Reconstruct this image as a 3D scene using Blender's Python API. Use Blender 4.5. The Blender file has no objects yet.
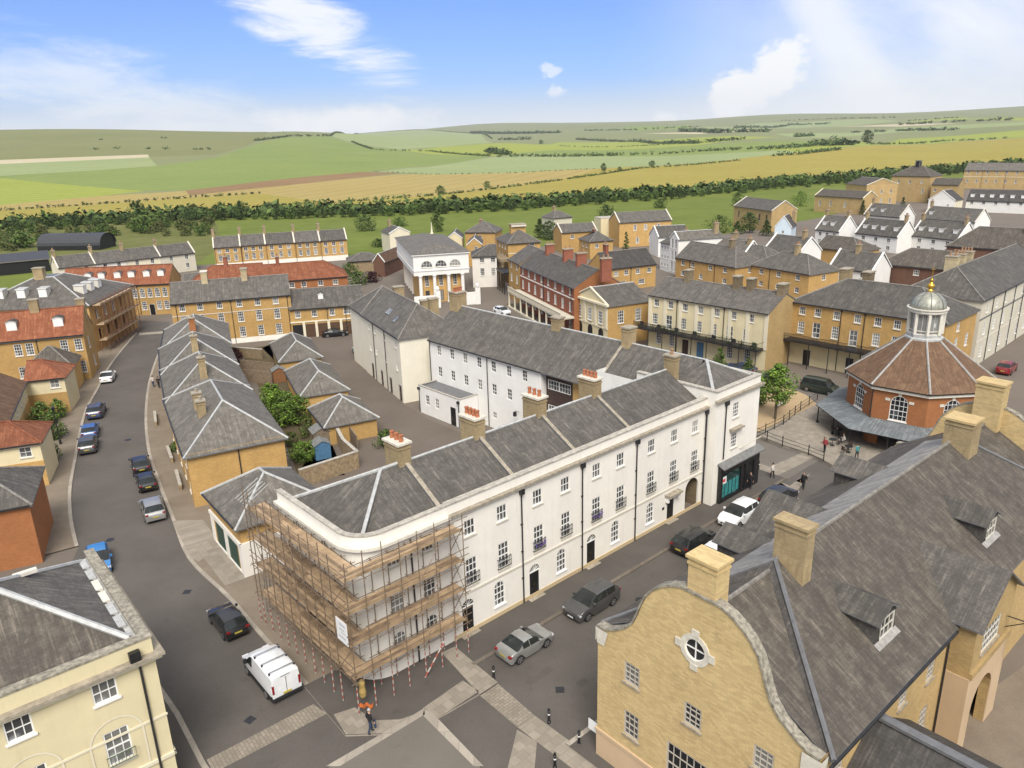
import bpy, bmesh, math, random
from mathutils import Vector, Matrix, noise, geometry
R = math.radians
sc = bpy.context.scene
col = sc.collection
random.seed(7)
# ------------------------------------------------------------------ camera
cam_d = bpy.data.cameras.new("camera")
cam = bpy.data.objects.new("camera", cam_d)
col.objects.link(cam)
cam_d.sensor_width = 36.0
cam_d.lens = 760.0 / 1024.0 * 36.0
cam_d.clip_start = 0.5
cam_d.clip_end = 30000.0
cam.location = (0, 0, 33.0)
PITCH, ROLL = 0.312927, 0.027993
rt0, up0, fw = Vector((1, 0, 0)), Vector((0, math.sin(PITCH), math.cos(PITCH))), Vector((0, math.cos(PITCH), -math.sin(PITCH)))
rt = rt0 * math.cos(ROLL) - up0 * math.sin(ROLL)
up = rt0 * math.sin(ROLL) + up0 * math.cos(ROLL)
cam.rotation_euler = Matrix((rt, up, -fw)).transposed().to_euler()
sc.camera = cam
# ------------------------------------------------------------------ light
SUN_EL, SUN_AZ = R(50), R(176)          # the sun stands behind the camera, veiled by thin cloud
world = bpy.data.worlds.new("World")
sc.world = world
world.use_nodes = True
wt = world.node_tree
wt.nodes.clear()
def wn(t, **k):
 n = wt.nodes.new(t)
 for a, b in k.items(): setattr(n, a, b)
 return n
def wl(a, b): wt.links.new(a, b)
sky = wn('ShaderNodeTexSky', sky_type='NISHITA', sun_disc=False)
sky.sun_elevation = SUN_EL
sky.sun_rotation = SUN_AZ
sky.air_density = 1.0
sky.dust_density = 0.6
sky.ozone_density = 1.6
geo = wn('ShaderNodeTexCoord')
sep = wn('ShaderNodeSeparateXYZ'); wl(geo.outputs['Generated'], sep.inputs[0])
def wm(op, a, b=None, c=None, clamp=False):
 n = wn('ShaderNodeMath', operation=op, use_clamp=clamp)
 for i, x in enumerate((a, b, c)):
  if x is None: continue
  if isinstance(x, (int, float)): n.inputs[i].default_value = x
  else: wl(x, n.inputs[i])
 return n.outputs[0]
def wmap(x, a, b, c=0.0, d=1.0, smooth=True):
 n = wn('ShaderNodeMapRange'); n.interpolation_type = 'SMOOTHSTEP' if smooth else 'LINEAR'
 n.inputs[1].default_value, n.inputs[2].default_value, n.inputs[3].default_value, n.inputs[4].default_value = a, b, c, d
 wl(x, n.inputs[0]); return n.outputs[0]
def wnoise(scale, detail=6, rough=.55, stretch=(1, 1, 1), off=(0, 0, 0), rot=0, dist=0.0):
 m = wn('ShaderNodeMapping'); m.inputs['Scale'].default_value = stretch; m.inputs['Location'].default_value = off
 m.inputs['Rotation'].default_value = (0, rot, 0)
 wl(geo.outputs['Generated'], m.inputs[0])
 n = wn('ShaderNodeTexNoise'); n.inputs['Scale'].default_value = scale; n.inputs['Detail'].default_value = detail
 n.inputs['Roughness'].default_value = rough; n.inputs['Distortion'].default_value = dist
 wl(m.outputs[0], n.inputs[0]); return n.outputs[0]
def puff(d, w, h, tilt=0.0, sharp=1.0):
 """a soft elliptical patch of sky round the direction d: w, h are its half sizes in radians"""
 d = Vector(d).normalized(); a = Vector((d.y, -d.x, 0)).normalized(); b = a.cross(d).normalized()
 if b.z < 0: b = -b
 a2 = a * math.cos(tilt) + b * math.sin(tilt); b2 = -a * math.sin(tilt) + b * math.cos(tilt)
 def dot(v, s):
  n = wn('ShaderNodeVectorMath', operation='DOT_PRODUCT'); wl(geo.outputs['Generated'], n.inputs[0]); n.inputs[1].default_value = v * (1 / s)
  return n.outputs['Value']
 x, y, f = dot(a2, w), dot(b2, h), dot(d, 1.0)
 r2 = wm('ADD', wm('MULTIPLY', x, x), wm('MULTIPLY', y, y))
 g = wm('SUBTRACT', 1.0, wm('SQRT', r2), clamp=True)
 return wm('MULTIPLY', g, wm('GREATER_THAN', f, 0.2))
z = sep.outputs[2]
SKYTINT = (.72, .95, 1.6, 1)
CLOUDCOL = (10.6, 10.8, 11.0, 1)
grey = wn('ShaderNodeMix', data_type='RGBA'); grey.inputs[0].default_value = 0.0
n1 = wnoise(2.2, 8, .62, (1, 1, 2.6), (3.1, .4, 1.7), 0, .4)
n2 = wnoise(9.0, 8, .65, (1, 1, 2.2), (1.3, 2.2, .6), 0, .3)
n3 = wnoise(26.0, 6, .6, (1, 1, 1.3), (.3, 1.2, .1))
tex = wm('ADD', wm('MULTIPLY', n2, .6), wm('MULTIPLY', n3, .4))
wisp = wnoise(5.0, 8, .7, (1.2, 1.0, 5.0), (.4, 1.1, 2.2), .55, .5)
def soft(p, lo, hi, t=tex, k=.9): return wm('MULTIPLY', wmap(wm('ADD', p, wm('MULTIPLY', wm('SUBTRACT', t, .5), k)), lo, hi), wmap(p, .0, .3))
veil = wm('MULTIPLY', wmap(puff((0.4581, 0.8845, 0.088), .36, .5), .0, 1.0), wmap(n1, .3, .7, .25, 1.0))
ray = wm('MULTIPLY', soft(puff((0.3887, 0.9185, 0.073), .24, .04, -.95), .05, .8, n1, 1.2), .65)
strk = wm('MULTIPLY', soft(puff((-0.224, 0.9657, 0.1316), .19, .05, -.52), .1, .95, wisp, 3.0), .9)
strk2 = wm('MULTIPLY', soft(puff((-0.4251, 0.9033, 0.0569), .3, .08, -.2), .25, 1.0, wisp, 2.0), .6)
bank = soft(puff((-0.1944, 0.9806, 0.0239), .17, .032), .15, .75, tex, 1.8)
pf1 = soft(puff((0.3243, 0.943, 0.0748), .062, .042, .45), .3, .62, tex, 2.6)
pf2 = soft(puff((0.277, 0.9598, 0.0447), .066, .038, .3), .3, .62, tex, 2.6)
pf3 = wm('MULTIPLY', soft(puff((0.0604, 0.9954, 0.075), .03, .034), .42, .85, n3, 4.0), .6)
pf4 = wm('MULTIPLY', soft(puff((0.1957, 0.9805, 0.0182), .03, .014), .3, .75, tex, 2.0), .7)
low = wm('MULTIPLY', wmap(z, -.01, .075, 1.0, 0.0), .93)
high = wm('MULTIPLY', wmap(z, .32, .62), wmap(n1, .3, .6, .55, 1.0))  # cloud overhead, out of frame, added for a white diffuse fill
behind = wm('MULTIPLY', wmap(sep.outputs[1], .25, -.3), wmap(n1, .3, .6, .5, .95))  # unseen cloud behind the camera, added to whiten the fill light
mask = None
for q in (veil, ray, strk, strk2, bank, pf1, pf2, pf3, pf4, low, high, behind):
 mask = q if mask is None else wm('SUBTRACT', 1.0, wm('MULTIPLY', wm('SUBTRACT', 1.0, mask), wm('SUBTRACT', 1.0, q)))
cl = wn('ShaderNodeMix', data_type='RGBA'); wl(mask, cl.inputs[0])
tint = wn('ShaderNodeMix', data_type='RGBA', blend_type='MULTIPLY'); tint.inputs[0].default_value = 1.0; wl(sky.outputs[0], tint.inputs[6]); tint.inputs[7].default_value = SKYTINT
wl(tint.outputs[2], cl.inputs[6]); cl.inputs[7].default_value = CLOUDCOL
skycol = cl.outputs[2]
bg = wn('ShaderNodeBackground'); wl(skycol, bg.inputs[0]); bg.inputs[1].default_value = 0.07
wo = wn('ShaderNodeOutputWorld'); wl(bg.outputs[0], wo.inputs[0])
sun_d = bpy.data.lights.new("sun", 'SUN')
sun_d.energy = 3.2
sun_d.angle = R(28)
sun_d.color = (1.0, 0.95, 0.87)
sun = bpy.data.objects.new("sun", sun_d)
col.objects.link(sun)
# Nishita: rotation 0 puts the sun on +Y, turning clockwise seen from above
sd = Vector((math.sin(SUN_AZ) * math.cos(SUN_EL), math.cos(SUN_AZ) * math.cos(SUN_EL), math.sin(SUN_EL)))
sun.rotation_euler = sd.to_track_quat('Z', 'Y').to_euler()
sun.location = sd * 200
sc.view_settings.view_transform = 'Standard'
sc.view_settings.look = 'None'
sc.view_settings.gamma = 1.0
sc.view_settings.use_curve_mapping = False
sc.view_settings.exposure = 0.45
sc.render.engine = 'CYCLES'
sc.cycles.max_bounces = 5
sc.cycles.volume_bounces = 0
sc.cycles.use_adaptive_sampling = True
sc.cycles.use_denoising = True
# ------------------------------------------------------------------ materials
MATS = {}
def newmat(name):
 m = bpy.data.materials.new(name); m.use_nodes = True
 nt = m.node_tree
 for n in list(nt.nodes):
  if n.type != 'BSDF_PRINCIPLED' and n.type != 'OUTPUT_MATERIAL': nt.nodes.remove(n)
 b = next(n for n in nt.nodes if n.type == 'BSDF_PRINCIPLED')
 MATS[name] = m
 return m, nt, b
def node(nt, t, **k):
 n = nt.nodes.new(t)
 for a, b in k.items(): setattr(n, a, b)
 return n
def coords(nt, kind, scale=(1, 1, 1)):
 tc = node(nt, 'ShaderNodeTexCoord'); mp = node(nt, 'ShaderNodeMapping')
 nt.links.new(tc.outputs[kind], mp.inputs[0]); mp.inputs['Scale'].default_value = scale
 return mp.outputs[0]
def noise_n(nt, vec, scale, detail=4, rough=.6):
 n = node(nt, 'ShaderNodeTexNoise'); n.inputs['Scale'].default_value = scale; n.inputs['Detail'].default_value = detail
 n.inputs['Roughness'].default_value = rough; nt.links.new(vec, n.inputs['Vector']); return n.outputs[0]
def ramp(nt, fac, stops):
 r = node(nt, 'ShaderNodeValToRGB'); e = r.color_ramp.elements
 while len(e) < len(stops): e.new(.5)
 for x, (p, c) in zip(e, stops): x.position = p; x.color = (*c, 1)
 nt.links.new(fac, r.inputs[0]); return r.outputs[0]
def mix(nt, fac, a, b, mode='MIX'):
 n = node(nt, 'ShaderNodeMix', data_type='RGBA', blend_type=mode)
 for i, x in ((0, fac), (6, a), (7, b)):
  if isinstance(x, (int, float)): n.inputs[i].default_value = x
  elif isinstance(x, tuple): n.inputs[i].default_value = (*x, 1)
  else: nt.links.new(x, n.inputs[i])
 return n.outputs[2]
def bump(nt, b, h, strength=.3, dist=.02):
 n = node(nt, 'ShaderNodeBump'); n.inputs['Strength'].default_value = strength; n.inputs['Distance'].default_value = dist
 nt.links.new(h, n.inputs['Height']); nt.links.new(n.outputs[0], b.inputs['Normal'])
def scl(c, k): return tuple(min(1, x * k) for x in c)
def vary(nt, colr, amount=.25):
 """each building a little lighter or darker than the next"""
 oi = node(nt, 'ShaderNodeObjectInfo'); mr = node(nt, 'ShaderNodeMapRange')
 mr.inputs[3].default_value, mr.inputs[4].default_value = 1 - amount, 1 + amount
 nt.links.new(oi.outputs['Random'], mr.inputs[0])
 n = node(nt, 'ShaderNodeVectorMath', operation='SCALE'); nt.links.new(colr, n.inputs[0]); nt.links.new(mr.outputs[0], n.inputs['Scale'])
 return n.outputs[0]
def plain(name, c, rough=.6, metal=0.0, var=.12, scale=3.0, spec=.5):
 m, nt, b = newmat(name)
 v = coords(nt, 'Object')
 n = noise_n(nt, v, scale)
 nt.links.new(ramp(nt, n, [(.3, scl(c, 1 - var)), (.7, scl(c, 1 + var))]), b.inputs['Base Color'])
 b.inputs['Roughness'].default_value = rough; b.inputs['Metallic'].default_value = metal
 b.inputs['Specular IOR Level'].default_value = spec
 return m
def brick(name, c, mortar, bw=.23, bh=.075, var=.22, patch=.2, rnd=.12, grime=.25):
 m, nt, b = newmat(name)
 v = coords(nt, 'UV')
 t = node(nt, 'ShaderNodeTexBrick'); nt.links.new(v, t.inputs['Vector'])
 t.inputs['Scale'].default_value = 1.0; t.inputs['Brick Width'].default_value = bw; t.inputs['Row Height'].default_value = bh
 t.inputs['Mortar Size'].default_value = .008; t.inputs['Bias'].default_value = 0.0
 t.inputs['Color1'].default_value = (*scl(c, 1 - var), 1); t.inputs['Color2'].default_value = (*scl(c, 1 + var), 1)
 t.inputs['Mortar'].default_value = (*mortar, 1)
 n = noise_n(nt, v, .45, 6, .65)
 c2 = mix(nt, ramp(nt, n, [(.35, (0, 0, 0)), (.65, (1, 1, 1))]), scl(c, 1 - patch), scl(c, 1 + patch))
 c3 = mix(nt, .55, c2, t.outputs[0])
 n2 = noise_n(nt, coords(nt, 'UV', (1.4, .28, 1)), 1.0, 5, .7)
 c4 = mix(nt, ramp(nt, n2, [(.5, (0, 0, 0)), (.8, (grime, grime, grime))]), c3, scl(c, .42))
 nt.links.new(vary(nt, c4, rnd), b.inputs['Base Color'])
 b.inputs['Roughness'].default_value = .88; b.inputs['Specular IOR Level'].default_value = .25
 bump(nt, b, t.outputs['Fac'], -.25, .01)
 return m
def slate(name, c, warm, bw=.28, bh=.2, rnd=.16, lich=.5, sheen=.55):
 m, nt, b = newmat(name)
 v = coords(nt, 'UV')
 t = node(nt, 'ShaderNodeTexBrick'); nt.links.new(v, t.inputs['Vector'])
 t.inputs['Scale'].default_value = 1.0; t.inputs['Brick Width'].default_value = bw; t.inputs['Row Height'].default_value = bh
 t.inputs['Mortar Size'].default_value = .012; t.inputs['Bias'].default_value = 0.0; t.inputs['Mortar Smooth'].default_value = .3
 t.inputs['Color1'].default_value = (*scl(c, .76), 1); t.inputs['Color2'].default_value = (*scl(c, 1.24), 1)
 t.inputs['Mortar'].default_value = (*scl(c, .4), 1)
 n = noise_n(nt, v, .33, 8, .72)
 c2 = mix(nt, ramp(nt, n, [(.36, (0, 0, 0)), (.64, (1, 1, 1))]), scl(c, .66), scl(warm, 1.1))
 c3 = mix(nt, .6, c2, t.outputs[0])
 st = noise_n(nt, coords(nt, 'UV', (3.2, .14, 1)), 1.0, 7, .75)         # rain streaks run down the slope
 c4 = mix(nt, ramp(nt, st, [(.38, (0, 0, 0)), (.7, (.85, .85, .85))]), c3, scl(c, .42))
 st2 = noise_n(nt, coords(nt, 'UV', (4.5, .3, 1)), 1.3, 6, .7)
 c4 = mix(nt, ramp(nt, st2, [(.52, (0, 0, 0)), (.72, (.7, .7, .7))]), c4, scl(warm, 1.55))
 bl = noise_n(nt, v, 1.1, 5, .8)
 c4 = mix(nt, ramp(nt, bl, [(.4, (.7, .7, .7)), (.56, (0, 0, 0))]), c4, scl(c, .5))
 l = noise_n(nt, v, 2.6, 8, .75)
 c5 = mix(nt, ramp(nt, l, [(.6, (0, 0, 0)), (.72, (lich, lich, lich))]), c4, tuple(min(1, x * 2.1) for x in warm))
 nt.links.new(vary(nt, c5, rnd), b.inputs['Base Color'])
 b.inputs['Roughness'].default_value = min(.9, sheen + .2); b.inputs['Specular IOR Level'].default_value = .28
 bump(nt, b, t.outputs['Color'], .5, .02)
 return m
def render_wall(name, c, dirt=.25, rnd=.04):
 m, nt, b = newmat(name)
 v = coords(nt, 'UV')
 n = noise_n(nt, v, .5, 6, .6)
 c1 = mix(nt, ramp(nt, n, [(.3, (0, 0, 0)), (.7, (1, 1, 1))]), scl(c, .93), scl(c, 1.04))
 s = noise_n(nt, coords(nt, 'UV', (1.7, .12, 1)), 1.0, 6, .72)
 c2 = mix(nt, ramp(nt, s, [(.52, (0, 0, 0)), (.85, (dirt, dirt, dirt))]), c1, (c[0] * .55, c[1] * .52, c[2] * .46))
 nt.links.new(vary(nt, c2, rnd), b.inputs['Base Color'])
 b.inputs['Roughness'].default_value = .85; b.inputs['Specular IOR Level'].default_value = .25
 return m
def ground_mat(name, c, c2, scale=.35, fine=30., rough=.9, stain=.35):
 m, nt, b = newmat(name)
 v = coords(nt, 'Object')
 n = noise_n(nt, v, scale, 7, .62)
 k = mix(nt, ramp(nt, n, [(.32, (0, 0, 0)), (.7, (1, 1, 1))]), c, c2)
 f = noise_n(nt, v, fine, 3, .7)
 k = mix(nt, .35, k, ramp(nt, f, [(.3, scl(c, .6)), (.75, scl(c2, 1.4))]))
 s = noise_n(nt, v, 1.1, 8, .75)
 k = mix(nt, ramp(nt, s, [(.58, (0, 0, 0)), (.78, (stain, stain, stain))]), k, scl(c, .45))
 nt.links.new(k, b.inputs['Base Color'])
 b.inputs['Roughness'].default_value = rough; b.inputs['Specular IOR Level'].default_value = .3
 return m
def paving(name, c, bw, bh, mortar, var=.15, patch=.25):
 m, nt, b = newmat(name)
 v = coords(nt, 'UV')
 t = node(nt, 'ShaderNodeTexBrick'); nt.links.new(v, t.inputs['Vector'])
 t.inputs['Scale'].default_value = 1.0; t.inputs['Brick Width'].default_value = bw; t.inputs['Row Height'].default_value = bh
 t.inputs['Mortar Size'].default_value = .014; t.inputs['Bias'].default_value = 0.0
 t.inputs['Color1'].default_value = (*scl(c, 1 - var), 1); t.inputs['Color2'].default_value = (*scl(c, 1 + var), 1)
 t.inputs['Mortar'].default_value = (*mortar, 1)
 n = noise_n(nt, v, .8, 7, .7)
 k = mix(nt, ramp(nt, n, [(.4, (0, 0, 0)), (.75, (1, 1, 1))]), t.outputs[0], scl(c, 1 - patch * 1.6))
 nt.links.new(mix(nt, .55, t.outputs[0], k), b.inputs['Base Color'])
 b.inputs['Roughness'].default_value = .88; b.inputs['Specular IOR Level'].default_value = .3
 return m
def field_mat(name, c, c2, scale=.01, rows=0.0, ang=0.0):
 m, nt, b = newmat(name)
 v = coords(nt, 'Object')
 n = noise_n(nt, v, scale, 8, .6)
 k = mix(nt, ramp(nt, n, [(.35, (0, 0, 0)), (.66, (1, 1, 1))]), c, c2)
 n2 = noise_n(nt, v, .15, 6, .7)
 k = mix(nt, .4, k, ramp(nt, n2, [(.25, scl(c, .75)), (.75, scl(c2, 1.2))]))
 if rows:
  mp = node(nt, 'ShaderNodeMapping'); tc = node(nt, 'ShaderNodeTexCoord'); nt.links.new(tc.outputs['Object'], mp.inputs[0])
  mp.inputs['Rotation'].default_value = (0, 0, ang)
  w = node(nt, 'ShaderNodeTexWave'); w.inputs['Scale'].default_value = rows; w.inputs['Distortion'].default_value = .6
  nt.links.new(mp.outputs[0], w.inputs[0])
  k = mix(nt, ramp(nt, w.outputs[1], [(.9, (0, 0, 0)), (.99, (.4, .4, .4))]), k, scl(c, .62))
 nt.links.new(k, b.inputs['Base Color'])
 b.inputs['Roughness'].default_value = 1.0; b.inputs['Specular IOR Level'].default_value = .1
 return m
def foliage(name, c, c2):
 m, nt, b = newmat(name)
 g = node(nt, 'ShaderNodeNewGeometry')
 k = ramp(nt, g.outputs['Random Per Island'], [(.0, scl(c, .75)), (.55, c), (.85, c2), (1., scl(c2, 1.25))])
 nt.links.new(vary(nt, k, .2), b.inputs['Base Color'])
 b.inputs['Roughness'].default_value = .75; b.inputs['Specular IOR Level'].default_value = .2
 return m
def glass(name, c=(.012, .014, .017), rough=.06, var=True):
 m, nt, b = newmat(name)
 v = coords(nt, 'Object')
 n = noise_n(nt, v, .9, 2)
 oi = node(nt, 'ShaderNodeObjectInfo')
 k = ramp(nt, n, [(.35, scl(c, .6)), (.62, c), (.75, scl(c, 4.5))])
 k = mix(nt, ramp(nt, oi.outputs['Random'], [(.0, (0, 0, 0)), (.55, (.06, .06, .06)), (.8, (.3, .3, .3)), (.97, (.75, .75, .75))]), k, (.34, .33, .3)) if var else k
 nt.links.new(k, b.inputs['Base Color'])
 b.inputs['Roughness'].default_value = rough; b.inputs['Specular IOR Level'].default_value = .5
 return m
def paint(name, c, rough=.3, coat=.6, metal=0.0):
 m, nt, b = newmat(name)
 v = coords(nt, 'Object'); n = noise_n(nt, v, 2.5, 5)
 nt.links.new(ramp(nt, n, [(.3, scl(c, .9)), (.7, scl(c, 1.06))]), b.inputs['Base Color'])
 b.inputs['Roughness'].default_value = rough; b.inputs['Coat Weight'].default_value = coat; b.inputs['Coat Roughness'].default_value = .06
 b.inputs['Metallic'].default_value = metal
 return m
def banded(name, c1, c2, period):
 m, nt, b = newmat(name)
 v = coords(nt, 'Object', (1, 1, 1 / period))
 s = node(nt, 'ShaderNodeSeparateXYZ'); nt.links.new(v, s.inputs[0])
 f = node(nt, 'ShaderNodeMath', operation='FRACT'); nt.links.new(s.outputs[2], f.inputs[0])
 g = node(nt, 'ShaderNodeMath', operation='GREATER_THAN'); nt.links.new(f.outputs[0], g.inputs[0]); g.inputs[1].default_value = .5
 nt.links.new(mix(nt, g.outputs[0], c1, c2), b.inputs['Base Color']); b.inputs['Roughness'].default_value = .6
 return m
brick('yellow', (.46, .28, .095), (.42, .32, .18))
brick('yellow_pale', (.42, .29, .125), (.38, .30, .19))
brick('orange', (.31, .118, .045), (.34, .2, .1), grime=.15)
brick('red', (.26, .085, .05), (.28, .17, .12))
brick('brown_brick', (.15, .075, .05), (.16, .11, .08))
brick('gable_stone', (.52, .385, .19), (.35, .28, .17), bw=.32, bh=.11, var=.24, patch=.12, grime=.25)
brick('chimney_brick', (.35, .265, .145), (.3, .24, .17), patch=.35, grime=1.0)
brick('stone_pale', (.44, .36, .22), (.4, .34, .24), bw=.5, bh=.22, var=.1, grime=.4)
brick('stone_dark', (.2, .155, .095), (.18, .14, .1), bw=.5, bh=.22, var=.2, grime=.6)
slate('slate', (.116, .106, .095), (.172, .154, .13))
slate('slate_brown', (.098, .085, .071), (.15, .126, .1))
slate('slate_light', (.162, .147, .128), (.21, .188, .158), bw=.6, bh=.32, rnd=.08)
slate('slate_dark', (.082, .075, .07), (.115, .102, .09))
slate('tile_red', (.27, .09, .045), (.31, .14, .075), bw=.17, bh=.12, lich=.25, sheen=.85)
slate('tile_brown', (.17, .1, .062), (.21, .13, .078), bw=.2, bh=.14, lich=.3, sheen=.85)
slate('lead_grey', (.33, .312, .285), (.37, .35, .315), bw=30., bh=30., rnd=.05, lich=.1, sheen=.5)
slate('zinc', (.2, .22, .23), (.23, .245, .25), bw=.62, bh=40., rnd=.02, lich=.05, sheen=.4)
render_wall('white', (.77, .735, .67), .34)
render_wall('white_clean', (.75, .735, .70), .2)
render_wall('cream', (.66, .575, .37), .28)
render_wall('cream_white', (.72, .675, .56), .3)
render_wall('cream_pale', (.69, .63, .48), .3)
render_wall('cream_grey', (.56, .52, .42), .45)
render_wall('pale_blue', (.56, .65, .72), .15)
render_wall('pink_stone', (.53, .39, .25), .3)
render_wall('beige', (.52, .41, .25), .35)
plain('coping', (.38, .35, .3), .9, var=.3)
plain('coping_lichen', (.25, .225, .18), .95, var=.5, scale=5)
plain('stone_trim', (.58, .54, .46), .85, var=.15)
plain('stone_dull', (.3, .26, .2), .9, var=.3)
plain('lead', (.4, .4, .39), .55, var=.2)
plain('lead_rib', (.3, .285, .265), .6, var=.25)
plain('ridge_tile', (.19, .175, .155), .8, var=.35)
plain('frame_grey', (.44, .4, .34), .7, var=.1)
plain('lead_dark', (.13, .13, .135), .5, var=.2)
plain('dome_metal', (.3, .3, .25), .45, .3, var=.35)
plain('gilt', (.72, .42, .06), .25, .9, var=.15)
plain('white_paint', (.78, .77, .74), .5, var=.04)
plain('off_white', (.6, .57, .5), .6, var=.1)
plain('black_paint', (.012, .012, .013), .4, var=.3)
plain('iron', (.018, .018, .02), .45, var=.3)
plain('gutter_black', (.02, .02, .022), .5, var=.3)
plain('green_door', (.012, .07, .05), .4, var=.15)
plain('blue_paint', (.07, .17, .29), .6, var=.2)
plain('brown_wood', (.085, .045, .022), .7, var=.25)
plain('dark_clad', (.055, .032, .025), .75, var=.2)
plain('terracotta', (.38, .135, .062), .8, var=.3)
plain('pot_dull', (.32, .19, .11), .85, var=.3)
plain('plank', (.37, .26, .155), .85, var=.35, scale=1.2)
plain('plank_old', (.22, .15, .09), .9, var=.4, scale=1.4)
plain('tube_steel', (.2, .145, .1), .55, .35, var=.4)
plain('tube_rust', (.2, .085, .05), .7, .1, var=.4)
plain('tin_black', (.035, .037, .042), .5, var=.3)
plain('fence_wood', (.19, .145, .1), .9, var=.3)
plain('shed_wood', (.2, .09, .035), .85, var=.25)
plain('garden_stone', (.27, .2, .12), .95, var=.35)
plain('felt', (.16, .16, .155), .9, var=.25)
plain('orange_net', (.55, .14, .03), .7, var=.15)
plain('sign_white', (.75, .75, .75), .4, var=.02)
plain('sign_red', (.6, .05, .04), .4, var=.05)
plain('teal', (.035, .22, .22), .35, var=.35)
plain('rubber', (.014, .014, .015), .85, var=.2)
plain('alloy', (.45, .45, .46), .35, .8, var=.1)
plain('plate_yellow', (.42, .34, .06), .4, var=.03)
plain('plate_white', (.7, .7, .7), .4, var=.03)
plain('lamp_red', (.22, .01, .012), .2, var=.1)
plain('lamp_clear', (.6, .6, .62), .12, var=.1)
plain('trim_black', (.02, .02, .022), .5, var=.2)
plain('skin', (.5, .29, .2), .6, var=.06)
plain('hair_grey', (.4, .38, .36), .8, var=.15)
plain('hair_dark', (.04, .025, .018), .8, var=.15)
plain('cloth_black', (.014, .014, .017), .9, var=.3)
plain('cloth_navy', (.03, .045, .09), .9, var=.25)
plain('cloth_red', (.3, .04, .045), .9, var=.2)
plain('cloth_pale', (.5, .46, .42), .9, var=.1)
plain('cloth_teal', (.05, .2, .2), .9, var=.1)
plain('bark', (.085, .065, .045), .95, var=.35, scale=6)
banded('hazard', (.42, .38, .34), (.3, .075, .055), .5)
ground_mat('asphalt', (.077, .068, .06), (.12, .106, .094), .2, 24., stain=.55)
ground_mat('asphalt_dark', (.072, .063, .055), (.105, .093, .082), .4, 24., stain=.5)
ground_mat('asphalt_worn', (.13, .115, .098), (.165, .145, .124), .3, 24.)
ground_mat('yard', (.105, .084, .068), (.15, .122, .1), .12, 14., stain=.5)
ground_mat('footway', (.155, .122, .09), (.225, .185, .14), .5, 16., stain=.5)
ground_mat('gravel', (.33, .23, .13), (.42, .31, .18), .3, 9., stain=.15)
ground_mat('town_ground', (.13, .11, .09), (.17, .14, .115), .1, 12.)
ground_mat('soil', (.07, .05, .03), (.1, .08, .04), .8, 6.)
paving('slabs', (.27, .235, .19), .6, .6, (.2, .17, .13))
paving('setts', (.255, .22, .175), .42, .21, (.14, .115, .09))
paving('setts_narrow', (.29, .25, .2), 9., .3, (.12, .1, .08))
paving('kerb_dark', (.15, .125, .1), .9, 3., (.08, .07, .06))
paving('kerb', (.34, .3, .25), .9, 3., (.2, .17, .14))
field_mat('grass', (.1, .135, .025), (.15, .175, .04), .03)
field_mat('rough_grass', (.095, .108, .03), (.15, .15, .052), .05)
field_mat('wheat', (.26, .22, .048), (.315, .262, .066), .008, .017, .9)
field_mat('wheat_tan', (.31, .24, .085), (.35, .275, .1), .008, .015, .3)
field_mat('crop_lime', (.23, .27, .05), (.28, .305, .065), .008, .014, 1.2)
field_mat('crop_green', (.165, .215, .06), (.21, .25, .075), .007, .012, .6)
field_mat('pasture_pale', (.225, .27, .12), (.27, .305, .14), .007, .012, 1.9)
field_mat('downland', (.15, .165, .062), (.2, .2, .085), .004)
field_mat('bare_chalk', (.42, .36, .24), (.47, .41, .28), .005)
field_mat('brown_field', (.2, .125, .06), (.25, .165, .085), .008)
field_mat('far_down', (.17, .19, .085), (.21, .22, .105), .002)
foliage('leaf_dark', (.042, .068, .02), (.08, .11, .032))
foliage('leaf_mid', (.065, .105, .025), (.11, .155, .038))
foliage('leaf_light', (.085, .15, .02), (.16, .24, .035))
foliage('leaf_olive', (.075, .085, .025), (.125, .135, .04))
foliage('leaf_purple', (.035, .012, .014), (.07, .02, .022))
glass('glass')
glass('glass_car', (.02, .024, .024), .12, False)
glass('glass_dark', (.02, .022, .026), .05, False)
glass('glass_far', (.07, .072, .075), .12)  # base colour lightened to stand for bright sky reflected in the panes
glass('glass_pale', (.2, .21, .21), .12)
glass('dark_inside', (.012, .011, .01), .6, False)  # near-black colour standing for the shade inside openings
glass('shop_glass', (.02, .05, .05), .05, False)
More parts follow.
